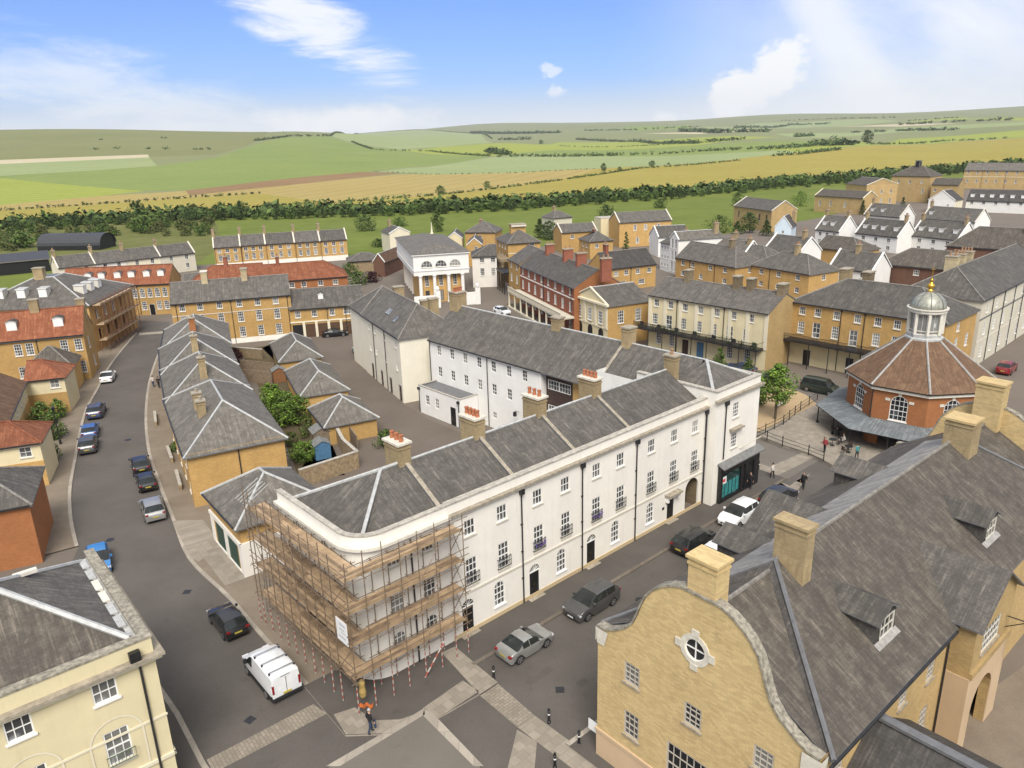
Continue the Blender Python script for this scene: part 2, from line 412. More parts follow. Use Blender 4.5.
# ------------------------------------------------------------------ mesh helpers
class MB:
 """collects faces; build() links them as ONE mesh object"""
 def __init__(s): s.v, s.f, s.m, s.mats = [], [], [], []
 def mi(s, mat):
  if mat not in s.mats: s.mats.append(mat)
  return s.mats.index(mat)
 def poly(s, pts, mat):
  b = len(s.v); s.v += [tuple(p) for p in pts]; s.f.append(tuple(range(b, b + len(pts)))); s.m.append(s.mi(mat))
 def box(s, x0, y0, z0, x1, y1, z1, mat):
  b = len(s.v)
  s.v += [(x0, y0, z0), (x1, y0, z0), (x1, y1, z0), (x0, y1, z0), (x0, y0, z1), (x1, y0, z1), (x1, y1, z1), (x0, y1, z1)]
  for q in ((0, 3, 2, 1), (4, 5, 6, 7), (0, 1, 5, 4), (1, 2, 6, 5), (2, 3, 7, 6), (3, 0, 4, 7)):
   s.f.append(tuple(b + i for i in q)); s.m.append(s.mi(mat))
 def prism(s, poly, z0, z1, mat, side=None, bottom=False):
  """poly: ccw list of (x, y); z0, z1 numbers"""
  n = len(poly)
  s.poly([(x, y, z1) for x, y in poly], mat)
  if bottom: s.poly([(x, y, z0) for x, y in reversed(poly)], side or mat)
  for i in range(n):
   a, b = poly[i], poly[(i + 1) % n]
   s.poly([(a[0], a[1], z0), (b[0], b[1], z0), (b[0], b[1], z1), (a[0], a[1], z1)], side or mat)
 def slab(s, pts, t, mat, edge):
  """a roof plane: pts ccw seen from above, t thick"""
  n = len(pts); tri = [pts]
  if n > 3:
   a, b, c = (Vector(q) for q in pts[:3]); nn = (b - a).cross(c - a).normalized()
   if any(abs((Vector(q) - a).dot(nn)) > .004 for q in pts[3:]): tri = [(pts[0], pts[i], pts[i + 1]) for i in range(1, n - 1)]
  for q in tri:
   s.poly(q, mat); s.poly([(p[0], p[1], p[2] - t) for p in reversed(q)], edge)
  n = len(pts)
  for i in range(n):
   a, b = pts[i], pts[(i + 1) % n]
   s.poly([(a[0], a[1], a[2] - t), (b[0], b[1], b[2] - t), b, a], edge)
 def tube(s, p0, p1, r, mat, n=6, r1=None, cap=True):
  p0, p1 = Vector(p0), Vector(p1); d = (p1 - p0)
  if d.length < 1e-6: return
  d.normalize(); a = d.orthogonal().normalized(); b = d.cross(a)
  r1 = r if r1 is None else r1
  i0 = len(s.v)
  for p, q in ((p0, r), (p1, r1)):
   for k in range(n):
    t = 2 * math.pi * k / n
    s.v.append(tuple(p + (a * math.cos(t) + b * math.sin(t)) * q))
  for k in range(n):
   s.f.append((i0 + k, i0 + (k + 1) % n, i0 + n + (k + 1) % n, i0 + n + k)); s.m.append(s.mi(mat))
  if cap:
   s.f.append(tuple(i0 + k for k in reversed(range(n)))); s.m.append(s.mi(mat))
   s.f.append(tuple(i0 + n + k for k in range(n))); s.m.append(s.mi(mat))
 def lathe(s, prof, mat, n=16, c=(0, 0), a0=0.0):
  """prof: list of (r, z) from bottom to top"""
  i0 = len(s.v)
  for r, zz in prof:
   for k in range(n):
    t = a0 + 2 * math.pi * k / n
    s.v.append((c[0] + r * math.cos(t), c[1] + r * math.sin(t), zz))
  for j in range(len(prof) - 1):
   for k in range(n):
    s.f.append((i0 + j * n + k, i0 + j * n + (k + 1) % n, i0 + (j + 1) * n + (k + 1) % n, i0 + (j + 1) * n + k)); s.m.append(s.mi(mat))
  s.f.append(tuple(i0 + k for k in reversed(range(n)))); s.m.append(s.mi(mat))
  j = len(prof) - 1
  s.f.append(tuple(i0 + j * n + k for k in range(n))); s.m.append(s.mi(mat))
 def mesh(s, name, smooth=False, uv=True):
  me = bpy.data.meshes.new(name)
  me.from_pydata(s.v, [], s.f)
  for mt in s.mats: me.materials.append(MATS[mt])
  me.polygons.foreach_set('material_index', s.m)
  if smooth: me.polygons.foreach_set('use_smooth', [True] * len(s.f))
  if uv:
   lay = me.uv_layers.new(name='UVMap').data
   for p in me.polygons:
    n = p.normal
    if abs(n.z) > .999: t, b = Vector((1, 0, 0)), Vector((0, 1, 0))
    else:
     t = Vector((-n.y, n.x, 0)).normalized(); b = n.cross(t)
    for li in p.loop_indices:
     co = me.vertices[me.loops[li].vertex_index].co
     lay[li].uv = (co.dot(t), co.dot(b))
  me.update()
  return me
 def build(s, name, parent=None, smooth=False, uv=True, label=None, loc=None, rz=0.0):
  return link(name, s.mesh(name, smooth, uv), parent, label, loc, rz)
def link(name, data, parent=None, label=None, loc=None, rz=0.0):
 o = bpy.data.objects.new(name, data); col.objects.link(o)
 if parent: o.parent = parent
 if loc: o.location = loc
 if rz: o.rotation_euler.z = rz
 if label: o['label'] = label
 return o
def tag(o, label=None, cat=None, group=None, kind=None):
 if label: o['label'] = label
 if cat: o['category'] = cat
 if group: o['group'] = group
 if kind: o['kind'] = kind
 return o
def empty(name, loc, rz=0.0):
 o = bpy.data.objects.new(name, None); col.objects.link(o); o.location = loc; o.rotation_euler.z = rz; o.empty_display_size = .3
 return o
def copy_tree(o, parent=None):
 c = o.copy(); col.objects.link(c)
 if parent: c.parent = parent
 for ch in list(o.children): copy_tree(ch, c)
 return c
mh = bpy.data.materials.new('haze'); mh.use_nodes = True; MATS['haze'] = mh
mh.node_tree.nodes.clear()
_o = mh.node_tree.nodes.new('ShaderNodeOutputMaterial'); _v = mh.node_tree.nodes.new('ShaderNodeVolumePrincipled')
_v.inputs['Color'].default_value = (.93, .95, 1.0, 1); _v.inputs['Density'].default_value = 0.00006; _v.inputs['Anisotropy'].default_value = 0.2
mh.node_tree.links.new(_v.outputs[0], _o.inputs['Volume'])
# ------------------------------------------------------------------ the land
def terr(x, y):
 """height of the land: the town stands on level ground, chalk downs rise beyond the wheat"""
 r = math.hypot(x, y)
 if r < 620: return 0.0
 az = math.degrees(math.atan2(x, y))
 t = max(0.0, min(1.0, (az + 16) / 14)); t = t * t * (3 - 2 * t)       # 0 left, 1 right
 al = 70 + 1.1 * max(0.0, min(18.0, -az - 17))
 q = max(0.0, min(1.0, (r - 620) / 1900.0))
 zl = al * q ** 1.35 + max(0.0, r - 2520) * .002
 p = max(0.0, min(1.25, (r - 700) / 5200.0))
 zr = 108 * p ** 1.5 + max(0.0, min(3.0, (az - 8) * .3)) * p
 z = zl * (1 - t) + zr * t
 k = max(0.0, min(1.0, (r - 700) / 1500.0))
 z += k * (5 * math.sin(x / 410.0 + 1.0) * math.sin(y / 530.0) + 3 * math.sin(x / 170.0 + y / 260.0))
 if az > -6: z += k * 9 * math.sin(az * .33 + r / 900.0)
 return z
LAND = [('far_down',[(-5886.,3970.),
(-5744.,4173.),
(-5595.,4371.),
(-5439.,4564.),
(-5276.,4751.),
(-5107.,4932.),
(-4932.,5107.),
(-4751.,5276.),
(-4564.,5439.),
(-4371.,5595.),
(-4173.,5744.),
(-3970.,5886.),
(-3762.,6021.),
(-3550.,6149.),
(-3333.,6269.),
(-3112.,6381.),
(-2888.,6486.),
(-2660.,6583.),
(-2428.,6672.),
(-2194.,6753.),
(-1957.,6825.),
(-1718.,6889.),
(-1476.,6945.),
(-1233.,6992.),
(-988.,7031.),
(-742.,7061.),
(-495.,7083.),
(-248.,7096.),
(0.,7100.),
(248.,7096.),
(495.,7083.),
(742.,7061.),
(988.,7031.),
(1233.,6992.),
(1476.,6945.),
(1718.,6889.),
(1957.,6825.),
(2194.,6753.),
(2428.,6672.),
(2660.,6583.),
(2888.,6486.),
(3112.,6381.),
(3333.,6269.),
(3550.,6149.),
(3762.,6021.),
(3970.,5886.),
(4173.,5744.),
(4371.,5595.),
(4564.,5439.),
(4751.,5276.),
(4932.,5107.),
(5107.,4932.),
(5276.,4751.),
(5439.,4564.),
(5595.,4371.),
(5744.,4173.),
(5886.,3970.),
(400.,-120.),
(-400.,-120.)]),
('grass',[(-259.1,354.1),
(-239.,365.6),
(-180.,391.8),
(-126.2,397.3),
(-54.7,397.7),
(2.6,409.3),
(117.2,473.3),
(175.1,520.),
(298.,594.),
(371.,643.),
(510.,688.),
(420.,150.),
(390.,-110.),
(-390.,-110.),
(-420.,150.)]),
('rough_grass',[(-252.5,344.7),
(-232.7,355.6),
(-174.9,380.4),
(-143.4,381.4),
(-100.4,269.6),
(-92.9,229.8),
(-160.9,242.1),
(-182.6,246.)]),
('downland',[(-4037.,5788.),
(-2009.,6766.),
(-670.,2269.),
(-524.,1639.),
(-454.,1244.),
(-532.,1192.),
(-471.,1046.),
(-722.,1014.)]),
('bare_chalk',[(-779.,1097.),
(-721.,1136.),
(-641.,1200.),
(-566.,1262.),
(-530.,1184.),
(-596.,1114.),
(-666.,1047.),
(-722.,1014.)]),
('pasture_pale',[(-722.,1014.),
(-666.,1047.),
(-596.,1114.),
(-530.,1184.),
(-431.,981.),
(-469.,916.),
(-533.,833.),
(-581.,812.)]),
('crop_green',[(-581.,812.),
(-533.,833.),
(-469.,916.),
(-431.,981.),
(-423.,1157.),
(-536.,1748.),
(-574.,2090.),
(-486.,2223.),
(-323.,1773.),
(-222.,1677.),
(-25.,1263.),
(-51.,1135.),
(-144.,850.),
(-210.,699.),
(-255.,624.),
(-286.,622.),
(-405.,716.),
(-515.,804.)]),
('crop_lime',[(-581.,812.),
(-515.,804.),
(-405.,716.),
(-286.,622.),
(-300.,580.),
(-334.,516.),
(-364.,503.)]),
('pasture_pale',[(-490.,2257.),
(-1256.,6947.),
(-465.,5743.),
(-140.,4482.),
(-34.,2054.),
(-154.,1877.),
(-226.,1709.),
(-334.,1834.)]),
('crop_lime',[(-222.,1677.),
(-154.,1877.),
(-33.,1998.),
(196.,2849.),
(105.,1526.),
(-22.,1259.)]),
('pasture_pale',[(-136.,840.),
(-51.,1135.),
(-21.,1218.),
(175.,1212.),
(363.,1087.),
(400.,1077.),
(367.,987.),
(223.,906.),
(121.,838.),
(14.,769.),
(-76.,787.)]),
('crop_green',[(-9.,1263.),
(105.,1526.),
(271.,1602.),
(519.,1452.),
(752.,1734.),
(400.,1077.),
(363.,1087.),
(175.,1212.)]),
('far_down',[(-27.,4291.),
(523.,3636.),
(1227.,3440.),
(780.,2184.),
(419.,2480.),
(196.,2849.),
(-14.,2069.)]),
('crop_lime',[(196.,2849.),
(419.,2480.),
(607.,2152.),
(672.,1949.),
(378.,1543.),
(271.,1602.),
(105.,1526.)]),
('wheat_tan',[(-364.,503.),
(-334.,516.),
(-300.,580.),
(-251.,613.),
(-201.,642.),
(-157.,703.),
(-106.,787.),
(14.,769.),
(97.,815.),
(43.,629.),
(-17.7,521.3),
(-42.1,493.4),
(-65.1,476.7),
(-102.4,452.),
(-176.6,561.5),
(-230.7,520.9),
(-299.8,461.8),
(-328.,451.4)]),
('brown_field',[(-253.,619.),
(-221.,708.),
(-154.,831.),
(-107.,811.),
(-156.,697.),
(-197.,628.),
(-227.,561.)]),
('wheat',[(-328.,451.4),
(-299.8,461.8),
(-230.7,520.9),
(-176.6,561.5),
(-102.4,452.),
(-65.1,476.7),
(-42.1,493.4),
(-17.7,521.3),
(43.,629.),
(97.,815.),
(120.,833.),
(220.,893.),
(329.,984.),
(376.,1011.),
(440.,1075.),
(614.,1300.),
(869.,1517.),
(977.,1328.),
(510.,688.),
(371.,643.),
(298.,594.),
(175.1,520.),
(117.2,473.3),
(2.6,409.3),
(-54.7,397.7),
(-126.2,397.3),
(-180.,391.8),
(-239.,365.6),
(-259.1,354.1)]),
('crop_lime',[(601.,1338.),
(914.,1841.),
(1102.,1693.),
(1206.,1645.),
(993.,1350.),
(884.,1544.),
(630.,1336.)]),
('crop_lime',[(381.,1144.),
(421.,1134.),
(811.,1768.),
(601.,1338.),
(614.,1300.),
(381.,1024.)]),
('pasture_pale',[(738.,2180.),
(1326.,2680.),
(1478.,2275.),
(1237.,1903.),
(1133.,2288.),
(697.,1883.)]),
('crop_green',[(586.,4077.),
(1153.,4992.),
(805.,3481.),
(580.,3435.)]),
('pasture_pale',[(805.,3481.),
(1559.,4896.),
(1951.,4401.),
(1798.,3642.),
(1248.,3382.)]),
('downland',[(1581.,4776.),
(2013.,4964.),
(2210.,4724.),
(1973.,4427.),
(1706.,4630.)]),
('crop_lime',[(1768.,3537.),
(1997.,3514.),
(1672.,2548.),
(1527.,2326.)]),
('bare_chalk',[(1382.,3398.),
(1468.,2972.),
(1451.,2548.),
(1370.,2770.)]),
('bare_chalk',[(510.,3019.),
(641.,2628.),
(1026.,3216.),
(822.,2535.),
(601.,2463.)])]
def build_land():
 """one sheet of land to the horizon: level under the town, fields by their own outlines, downs beyond"""
 vs, faces, edges = [], [], []
 key = {}
 def av(x, y):
  k = (round(x, 2), round(y, 2))
  if k not in key: key[k] = len(vs); vs.append(Vector((x, y)))
  return key[k]
 polys = []
 for name, pts in LAND:
  # long edges get extra points so that they follow the ground
  out = []
  n = len(pts)
  for i in range(n):
   a, b = Vector(pts[i]), Vector(pts[(i + 1) % n])
   m = max(1, int((b - a).length / max(40, a.length * .05)))
   for j in range(m): out.append(a.lerp(b, j / m))
  ids = []
  for p in out:
   i = av(p.x, p.y)
   if not ids or ids[-1] != i: ids.append(i)
  polys.append(ids); faces.append(ids)
 rr = 300.0
 while rr < 7000:
  for k in range(-52, 53):
   a = R(k * 1.0 + (.5 if int(rr) % 2 else 0)); av(rr * math.sin(a), rr * math.cos(a))
  rr *= 1.055
 res = geometry.delaunay_2d_cdt(vs, edges, faces, 0, 1e-3)
 ov, of, oid = res[0], res[2], res[5]
 me = bpy.data.meshes.new('land')
 me.from_pydata([(p.x, p.y, terr(p.x, p.y)) for p in ov], [], [list(f) for f in of])
 names = []
 for n, _ in LAND:
  if n not in names: names.append(n)
 for n in names: me.materials.append(MATS[n])
 def inside(x, y, pts):
  c = False; n = len(pts)
  for i in range(n):
   (ax, ay), (bx, by) = pts[i], pts[i - 1]
   if (ay > y) != (by > y) and x < (bx - ax) * (y - ay) / (by - ay) + ax: c = not c
  return c
 for p in me.polygons:
  c = p.center
  for n, pts in reversed(LAND):
   if inside(c.x, c.y, pts): p.material_index = names.index(n); break
 me.polygons.foreach_set('use_smooth', [True] * len(me.polygons))
 o = link('ground', me); tag(o, 'green and golden farmland rolling out to low chalk downs', 'land', kind='structure')
build_land()
def sheet(name, polys, z, mat, label=None, rz=None):
 mb = MB()
 for p in polys:
  p = [Vector(q) for q in p]
  ar = sum(p[i].x * p[(i + 1) % len(p)].y - p[(i + 1) % len(p)].x * p[i].y for i in range(len(p)))
  if ar < 0: p = p[::-1]
  mb.poly([(q.x, q.y, z) for q in p], mat)
 me = mb.mesh(name)
 if rz is not None:
  c, s = math.cos(rz), math.sin(rz)
  for l in me.uv_layers[0].data:
   x, y = l.uv; l.uv = (x * c + y * s, -x * s + y * c)
 # long polygons are triangulated cleanly
 bm = bmesh.new(); bm.from_mesh(me); bmesh.ops.triangulate(bm, faces=bm.faces[:]); bm.to_mesh(me); bm.free()
 return tag(link(name, me), label, None, None, 'structure')
def offset(line, d):
 """line shifted d to its left"""
 out = []
 n = len(line)
 for i in range(n):
  p = Vector(line[i]); a = Vector(line[max(0, i - 1)]); b = Vector(line[min(n - 1, i + 1)])
  t = (b - a).normalized(); out.append(p + Vector((-t.y, t.x)) * d)
 return out
def smooth_line(line, n=4):
 """Catmull-Rom through the points"""
 P = [Vector(p) for p in line]; out = []
 for i in range(len(P) - 1):
  a, b, c, d = P[max(0, i - 1)], P[i], P[i + 1], P[min(len(P) - 1, i + 2)]
  for j in range(n):
   t = j / n
   out.append(.5 * ((2 * b) + (c - a) * t + (2 * a - 5 * b + 4 * c - d) * t * t + (3 * b - a - 3 * c + d) * t ** 3))
 out.append(P[-1]); return out
def footway(name, line, width, label, z=.12, mat='footway', kerbw=.3, km='kerb'):
 """a raised footway to the left of its kerb line, with a pale kerb stone edge"""
 mb = MB()
 a, b, c = line, offset(line, kerbw), offset(line, width)
 for i in range(len(line) - 1):
  mb.poly([(*a[i], 0), (*a[i + 1], 0), (*a[i + 1], z + .005), (*a[i], z + .005)], km)
  mb.poly([(*a[i], z + .005), (*a[i + 1], z + .005), (*b[i + 1], z + .005), (*b[i], z + .005)], km)
  mb.poly([(*b[i], z), (*b[i + 1], z), (*c[i + 1], z), (*c[i], z)], mat)
  mb.poly([(*c[i + 1], 0), (*c[i], 0), (*c[i], z), (*c[i + 1], z)], mat)
 me = mb.mesh(name, uv=False)
 # along the kerb: u runs with the line so that the stones follow it
 lay = me.uv_layers.new(name='UVMap').data
 for p in me.polygons:
  for li in p.loop_indices:
   co = me.vertices[me.loops[li].vertex_index].co; lay[li].uv = (co.x, co.y)
 return tag(link(name, me), label, None, None, 'structure')
RD = {'town':[(-150,20),
(-140,120),
(-120,215),
(-60,232),
(-10,240),
(60,250),
(120,300),
(260,460),
(330,440),
(300,200),
(160,60),
(60,0),
(-60,0)],'kerb_right':[(-62.78,135.54),
(-59.98,125.44),
(-54.29,108.87),
(-47.95,93.4),
(-41.85,80.62),
(-36.94,71.97),
(-31.97,63.61),
(-27.65,56.49),
(-22.37,50.64),
(-18.76,46.26),
(-13.78,40.35)],'kerb_left':[(-70.13,139.54),
(-64.63,118.94),
(-59.91,105.18),
(-55.94,94.04),
(-48.55,77.85),
(-45.01,70.44),
(-41.48,64.17),
(-38.26,59.19)],'kerb_b9':[(-11.29,26.91),
(-17.79,34.21),
(-20.89,38.23),
(-24.34,42.12),
(-29.08,47.91)],'leftroad':[(-70.13,139.54),
(-64.63,118.94),
(-59.91,105.18),
(-55.94,94.04),
(-48.55,77.85),
(-45.01,70.44),
(-41.48,64.17),
(-38.26,59.19),
(-37.06,55.19),
(-29.08,47.91),
(-24.34,42.12),
(-20.89,38.23),
(-17.79,34.21),
(-11.29,26.91),
(-6,20),
(6,30),
(-11.22,37.27),
(-13.78,40.35),
(-18.76,46.26),
(-22.37,50.64),
(-27.65,56.49),
(-31.97,63.61),
(-36.94,71.97),
(-41.85,80.62),
(-47.95,93.4),
(-54.29,108.87),
(-59.98,125.44),
(-62.78,135.54),
(-67.66,148.23),
(-76.98,151.12)],'kerb_t':[(-3.,41.83),
(27.06,68.71)],'kerb_t_w':3.24,'kerb_se':[(33.69,62.79),
(2.48,34.88)],'tstreet':[(-9.47,36.05),
(35.26,76.04),
(42.48,67.96),
(-2.25,27.97)],'square':[(26.98,67.29),
(15.77,81.33),
(31.9,103.8),
(66.72,67.86),
(33.1,61.95)],'corner_plate':[(-14.2,40.83),
(-10.3,35.98),
(-8.17,35.99),
(-5.9,37.82),
(-5.21,36.96),
(-2.54,39.16),
(-3.36,42.24),
(-4.41,44.05),
(-6.19,44.79),
(-16.58,50.1),
(-18.77,46.37)],'bottom_plate':[(-10.7,33.68),
(-7.2,36.63),
(-5.9,37.82),
(-2.36,33.38),
(-4,30),
(-12,28)],'bottom_kerb_a':[(-10.92,33.68),
(-7.33,36.72),
(-5.92,37.99),
(-5.8,37.48),
(-7.05,36.39),
(-10.14,33.66)],'bottom_kerb_b':[(-5.9,37.86),
(-5.46,37.72),
(-2.14,33.37),
(-2.69,33.39),
(-5.92,37.4)],'slab_a':[(-5.25,43.24),
(-4.39,43.84),
(-1.42,40.12),
(-2.54,39.07)],'slab_b':[(-6.,37.99),
(-3.67,40.4),
(-2.61,39.35),
(-5.21,36.92)],'slab_corner':[(-11.34,37.69),
(-10.17,38.24),
(-8.76,37.1),
(-7.26,37.12),
(-5.89,37.77),
(-8.11,36.03),
(-10.28,36.03)],'setts_t':[(-2.54,39.07),
(-1.42,40.12),
(0.88,37.14),
(-0.21,36.29)],'slab_c':[(-0.21,36.29),
(0.88,37.14),
(6.08,31.54),
(4.99,30.69)],'slab_d':[(-0.27,36.13),
(0.86,35.16),
(0.6,32.79),
(-0.92,32.85)],'setts_left':[(-17.85,34.5),
(-12.86,38.74),
(-11.8,37.88),
(-16.75,33.82),
(-17.07,33.48)],'drive':[(-31.85,63.34),
(-28.99,63.36),
(-25.55,58.63),
(-26.5,55.91),
(-27.44,56.59)],'platform':[(27.23,79.77),
(29.4,76.89),
(31.39,74.51),
(32.14,72.63),
(32.86,70.32),
(38.32,66.62),
(50.44,68.06),
(60.87,77.39),
(46.24,96.77)],'gravel':[(27.53,81.49),
(29.98,81.93),
(35.16,86.18),
(38.44,89.9),
(38.41,93.82),
(35.54,101.5),
(32.53,100.85),
(27.3,85.43)],'yard':[(-42.54,125.86),
(-40.43,132.45),
(-32.48,133.),
(-26.29,136.78),
(-21.05,109.79),
(-14.32,94.72),
(-10.29,88.41),
(-3.87,81.37),
(-1.51,72.89),
(-12.45,62.59),
(-22.81,74.33),
(-22.53,87.64),
(-20.31,85.79)],'garden':[(-46.,124.93),
(-41.73,127.75),
(-21.44,82.67),
(-17.7,72.72),
(-22.16,71.8),
(-28.34,86.4)],'sq_a':[(25.02,73.38),
(26.38,71.76),
(32.17,76.11),
(33.43,75.19),
(24.72,68.27),
(23.75,69.26)],'sq_b':[(25.51,69.15),
(26.82,67.23),
(28.44,68.95),
(29.76,69.81),
(26.68,65.48),
(24.99,67.57)],'sq_c':[(22.51,69.82),
(25.33,71.08),
(26.59,66.57),
(26.69,64.22),
(18.26,60.79),
(18.37,62.9)],'line_far':[(-69.83,139.5),
(-64.79,140.47),
(-64.1,138.84),
(-68.98,137.65)],'court':[(25.33,37.61),
(28.8,38.34),
(36.26,42.9),
(30.97,32.2),
(22.44,30.41)],'patches':[[(8.64,51.26),
(9.91,52.39),
(9.37,52.99),
(8.11,51.85)],[(0.62,39.85),
(2.26,41.31),
(1.93,41.68),
(0.29,40.22)],[(3.78,39.54),
(4.37,40.08),
(4.04,40.45),
(3.44,39.92)],[(-2.91,40.62),
(-1.27,42.09),
(-2.07,42.98),
(-3.71,41.51)],[(28.41,67.49),
(29.76,68.69),
(29.09,69.44),
(27.75,68.24)]]}
sheet('town_ground', [RD['town']], .004, 'town_ground', 'worn paved ground of the town')
sheet('yard', [RD['yard']], .008, 'yard', 'brown tarmac yard behind the white houses')
sheet('grass', [RD['garden']], .008, 'soil', 'garden soil behind the hipped houses')
sheet('road', [RD['leftroad']], .012, 'asphalt', 'grey curved residential road')
sheet('road', [RD['tstreet']], .016, 'asphalt', 'straight grey street in front of the white terrace')
sheet('road', [RD['square']], .010, 'asphalt_worn', 'pale tarmac of the market square')
sheet('gravel', [RD['gravel']], .024, 'gravel', 'tan gravel patch with a young tree')
TA = R(41.8)
footway('footway', smooth_line(RD['kerb_right']), 4.2, 'broad brown footway before the hipped houses')
footway('footway', smooth_line(RD['kerb_left'][::-1]), 5.0, 'worn brown footway on the outer side of the bend')
footway('footway', RD['kerb_t'], RD['kerb_t_w'], 'footway along the white terrace', mat='asphalt_dark', km='kerb_dark')
footway('footway', RD['kerb_b9'], 4.0, 'narrow footway beside the cream house', mat='asphalt_dark')
footway('footway', RD['kerb_se'], 6.0, 'footway beside the gabled stone house', mat='asphalt_dark')
def plate(name, pts, z, mat, label, rz=None):
 """a low raised area with upright edges"""
 mb = MB(); p = [Vector(q) for q in pts]
 ar = sum(p[i].x * p[(i + 1) % len(p)].y - p[(i + 1) % len(p)].x * p[i].y for i in range(len(p)))
 if ar < 0: p = p[::-1]
 mb.prism([(q.x, q.y) for q in p], 0, z, mat, 'kerb')
 return tag(mb.build(name), label, None, None, 'structure')
plate('footway', RD['corner_plate'], .118, 'asphalt_dark', 'dark tarmac corner footway under the scaffold')
plate('footway', RD['bottom_plate'], .12, 'asphalt_worn', 'pale tarmac footway with a stone kerb at the crossing')
for k in ('bottom_kerb_a', 'bottom_kerb_b'):
 sheet('kerb', [RD[k]], .126, 'kerb', 'pale stone kerb line')
for k in ('slab_a', 'slab_b', 'slab_corner'):
 sheet('pavement', [RD[k]], .124, 'slabs', 'pale concrete paving slabs', TA)
sheet('pavement', [RD['setts_t']], .024, 'setts', 'band of pale setts across the street', TA)
for k in ('slab_c', 'slab_d'):
 sheet('pavement', [RD[k]], .028, 'slabs', 'pale slab crossing in the street', TA)
sheet('pavement', [RD['setts_left']], .024, 'setts', 'band of pale setts across the curved road', R(-52))
sheet('pavement', [RD['drive']], .130, 'setts_narrow', 'ribbed paved driveway crossing', R(35))
plate('platform', RD['platform'], .3, 'slabs', 'raised paved terrace of the market house')
for k in ('sq_a', 'sq_b', 'sq_c'):
 sheet('pavement', [RD[k]], .02, 'slabs', 'pale paved band in the square', TA)
sheet('pavement', [RD['line_far']], .02, 'kerb', 'white line across the far end of the road')
sheet('pavement', [RD['court']], .012, 'footway', 'brown courtyard behind the arch')
for p in RD['patches']:
 sheet('patch', [p], .020, 'asphalt_dark', 'darker patch in the road surface')
# ------------------------------------------------------------------ windows and other house parts
WT = {  # width, height, panes across, panes down, round-headed
's1': (.95, 1.2, 3, 2, 0), 's2': (1.0, 1.75, 3, 4, 0), 's3': (1.0, 1.45, 3, 4, 0), 'fr': (1.15, 2.2, 2, 3, 0), 'a2': (1.0, 1.95, 3, 4, 1),
'c2': (1.1, 1.1, 2, 2, 0), 'cw': (1.7, 1.1, 4, 2, 0), 'sm': (.75, .8, 2, 2, 0), 'b2': (.95, 1.35, 2, 2, 0), 'big': (1.2, 2.1, 3, 4, 0),
'lun': (2.5, 1.4, 4, 2, 1), 'a3': (1.5, 3.1, 4, 6, 1), 'tall': (.9, 2.3, 2, 4, 0), 'sq': (1.1, 1.1, 3, 2, 0), 'tri': (2.4, 1.9, 6, 3, 0),
'slit': (.55, 1.0, 2, 2, 0), 'door': (1.0, 2.1, 1, 1, 0), 'gar': (2.4, 2.2, 1, 1, 0),
}
_wm = {}
def arch_pts(w, h, inset=0.0, n=10):
 """outline of a round-headed opening, ccw from lower left, y up; centre 0, foot at -h/2"""
 r = w / 2; sp = h / 2 - min(r, h * .98); k = min(r, h * .98) / r
 pts = [(-r + inset, -h / 2 + inset), (r - inset, -h / 2 + inset)]
 for i in range(n + 1):
  t = math.pi * i / n
  pts.append(((r - inset) * math.cos(t), sp + (r * k - inset) * math.sin(t)))
 return pts
def window_meshes(t, frame='white_paint', gl='glass_far', sill='stone_trim', fw=.07, bw=.035):
 k = (t, frame, gl, sill, fw, bw)
 if k in _wm: return _wm[k]
 w, h, nx, ny, ar = WT[t]
 f = MB(); y0, y1 = .03, .11
 def ring(out, inn, mat):
  n = len(out)
  for i in range(n):
   a, b, c, d = out[i], out[(i + 1) % n], inn[(i + 1) % n], inn[i]
   f.poly([(a[0], y0, a[1]), (b[0], y0, b[1]), (c[0], y0, c[1]), (d[0], y0, d[1])], mat)
   f.poly([(d[0], y0, d[1]), (c[0], y0, c[1]), (c[0], y1, c[1]), (d[0], y1, d[1])], mat)
 if ar: out, inn = arch_pts(w, h), arch_pts(w, h, fw)
 else:
  out = [(-w / 2, -h / 2), (w / 2, -h / 2), (w / 2, h / 2), (-w / 2, h / 2)]
  inn = [(-w / 2 + fw, -h / 2 + fw), (w / 2 - fw, -h / 2 + fw), (w / 2 - fw, h / 2 - fw), (-w / 2 + fw, h / 2 - fw)]
 ring(out, inn, frame)
 sp = h / 2 - (min(w / 2, h * .98) if ar else 0); kk = (min(w / 2, h * .98) / (w / 2)) if ar else 0
 for i in range(1, nx):
  x = -w / 2 + w * i / nx
  top = h / 2 - fw if not ar else sp + kk * math.sqrt(max(0, (w / 2 - fw) ** 2 - x * x))
  f.box(x - bw / 2, y0 + .02, -h / 2 + fw, x + bw / 2, y1 - .005, top, frame)
 for j in range(1, ny):
  zz = -h / 2 + (h if not ar else h / 2 + sp) * j / ny if not ar else -h / 2 + h * j / ny
  b2 = bw * (1.7 if (j == ny // 2 and ny > 2) else 1)
  hw = w / 2 - fw
  if ar and zz > sp: hw = math.sqrt(max(0.0, hw * hw - ((zz - sp) / max(kk, .01)) ** 2))
  if hw > .05: f.box(-hw, y0 + .015, zz - b2 / 2, hw, y1 - .004, zz + b2 / 2, frame)
 if sill:
  f.box(-w / 2 - .08, -.09, -h / 2 - .1, w / 2 + .08, y0 + .05, -h / 2 - .001, sill)
 g = MB(); g.poly([(x, .085, zz) for x, zz in inn], gl)
 r = (f.mesh('window'), g.mesh('pane'))
 _wm[k] = r; return r
def place(side, w, d, u, zz, o):
 if side == 'f': o.location = (u, 0, zz)
 elif side == 'r': o.location = (w, u, zz); o.rotation_euler.z = R(90)
 elif side == 'l': o.location = (0, u, zz); o.rotation_euler.z = R(-90)
 else: o.location = (u, d, zz); o.rotation_euler.z = R(180)
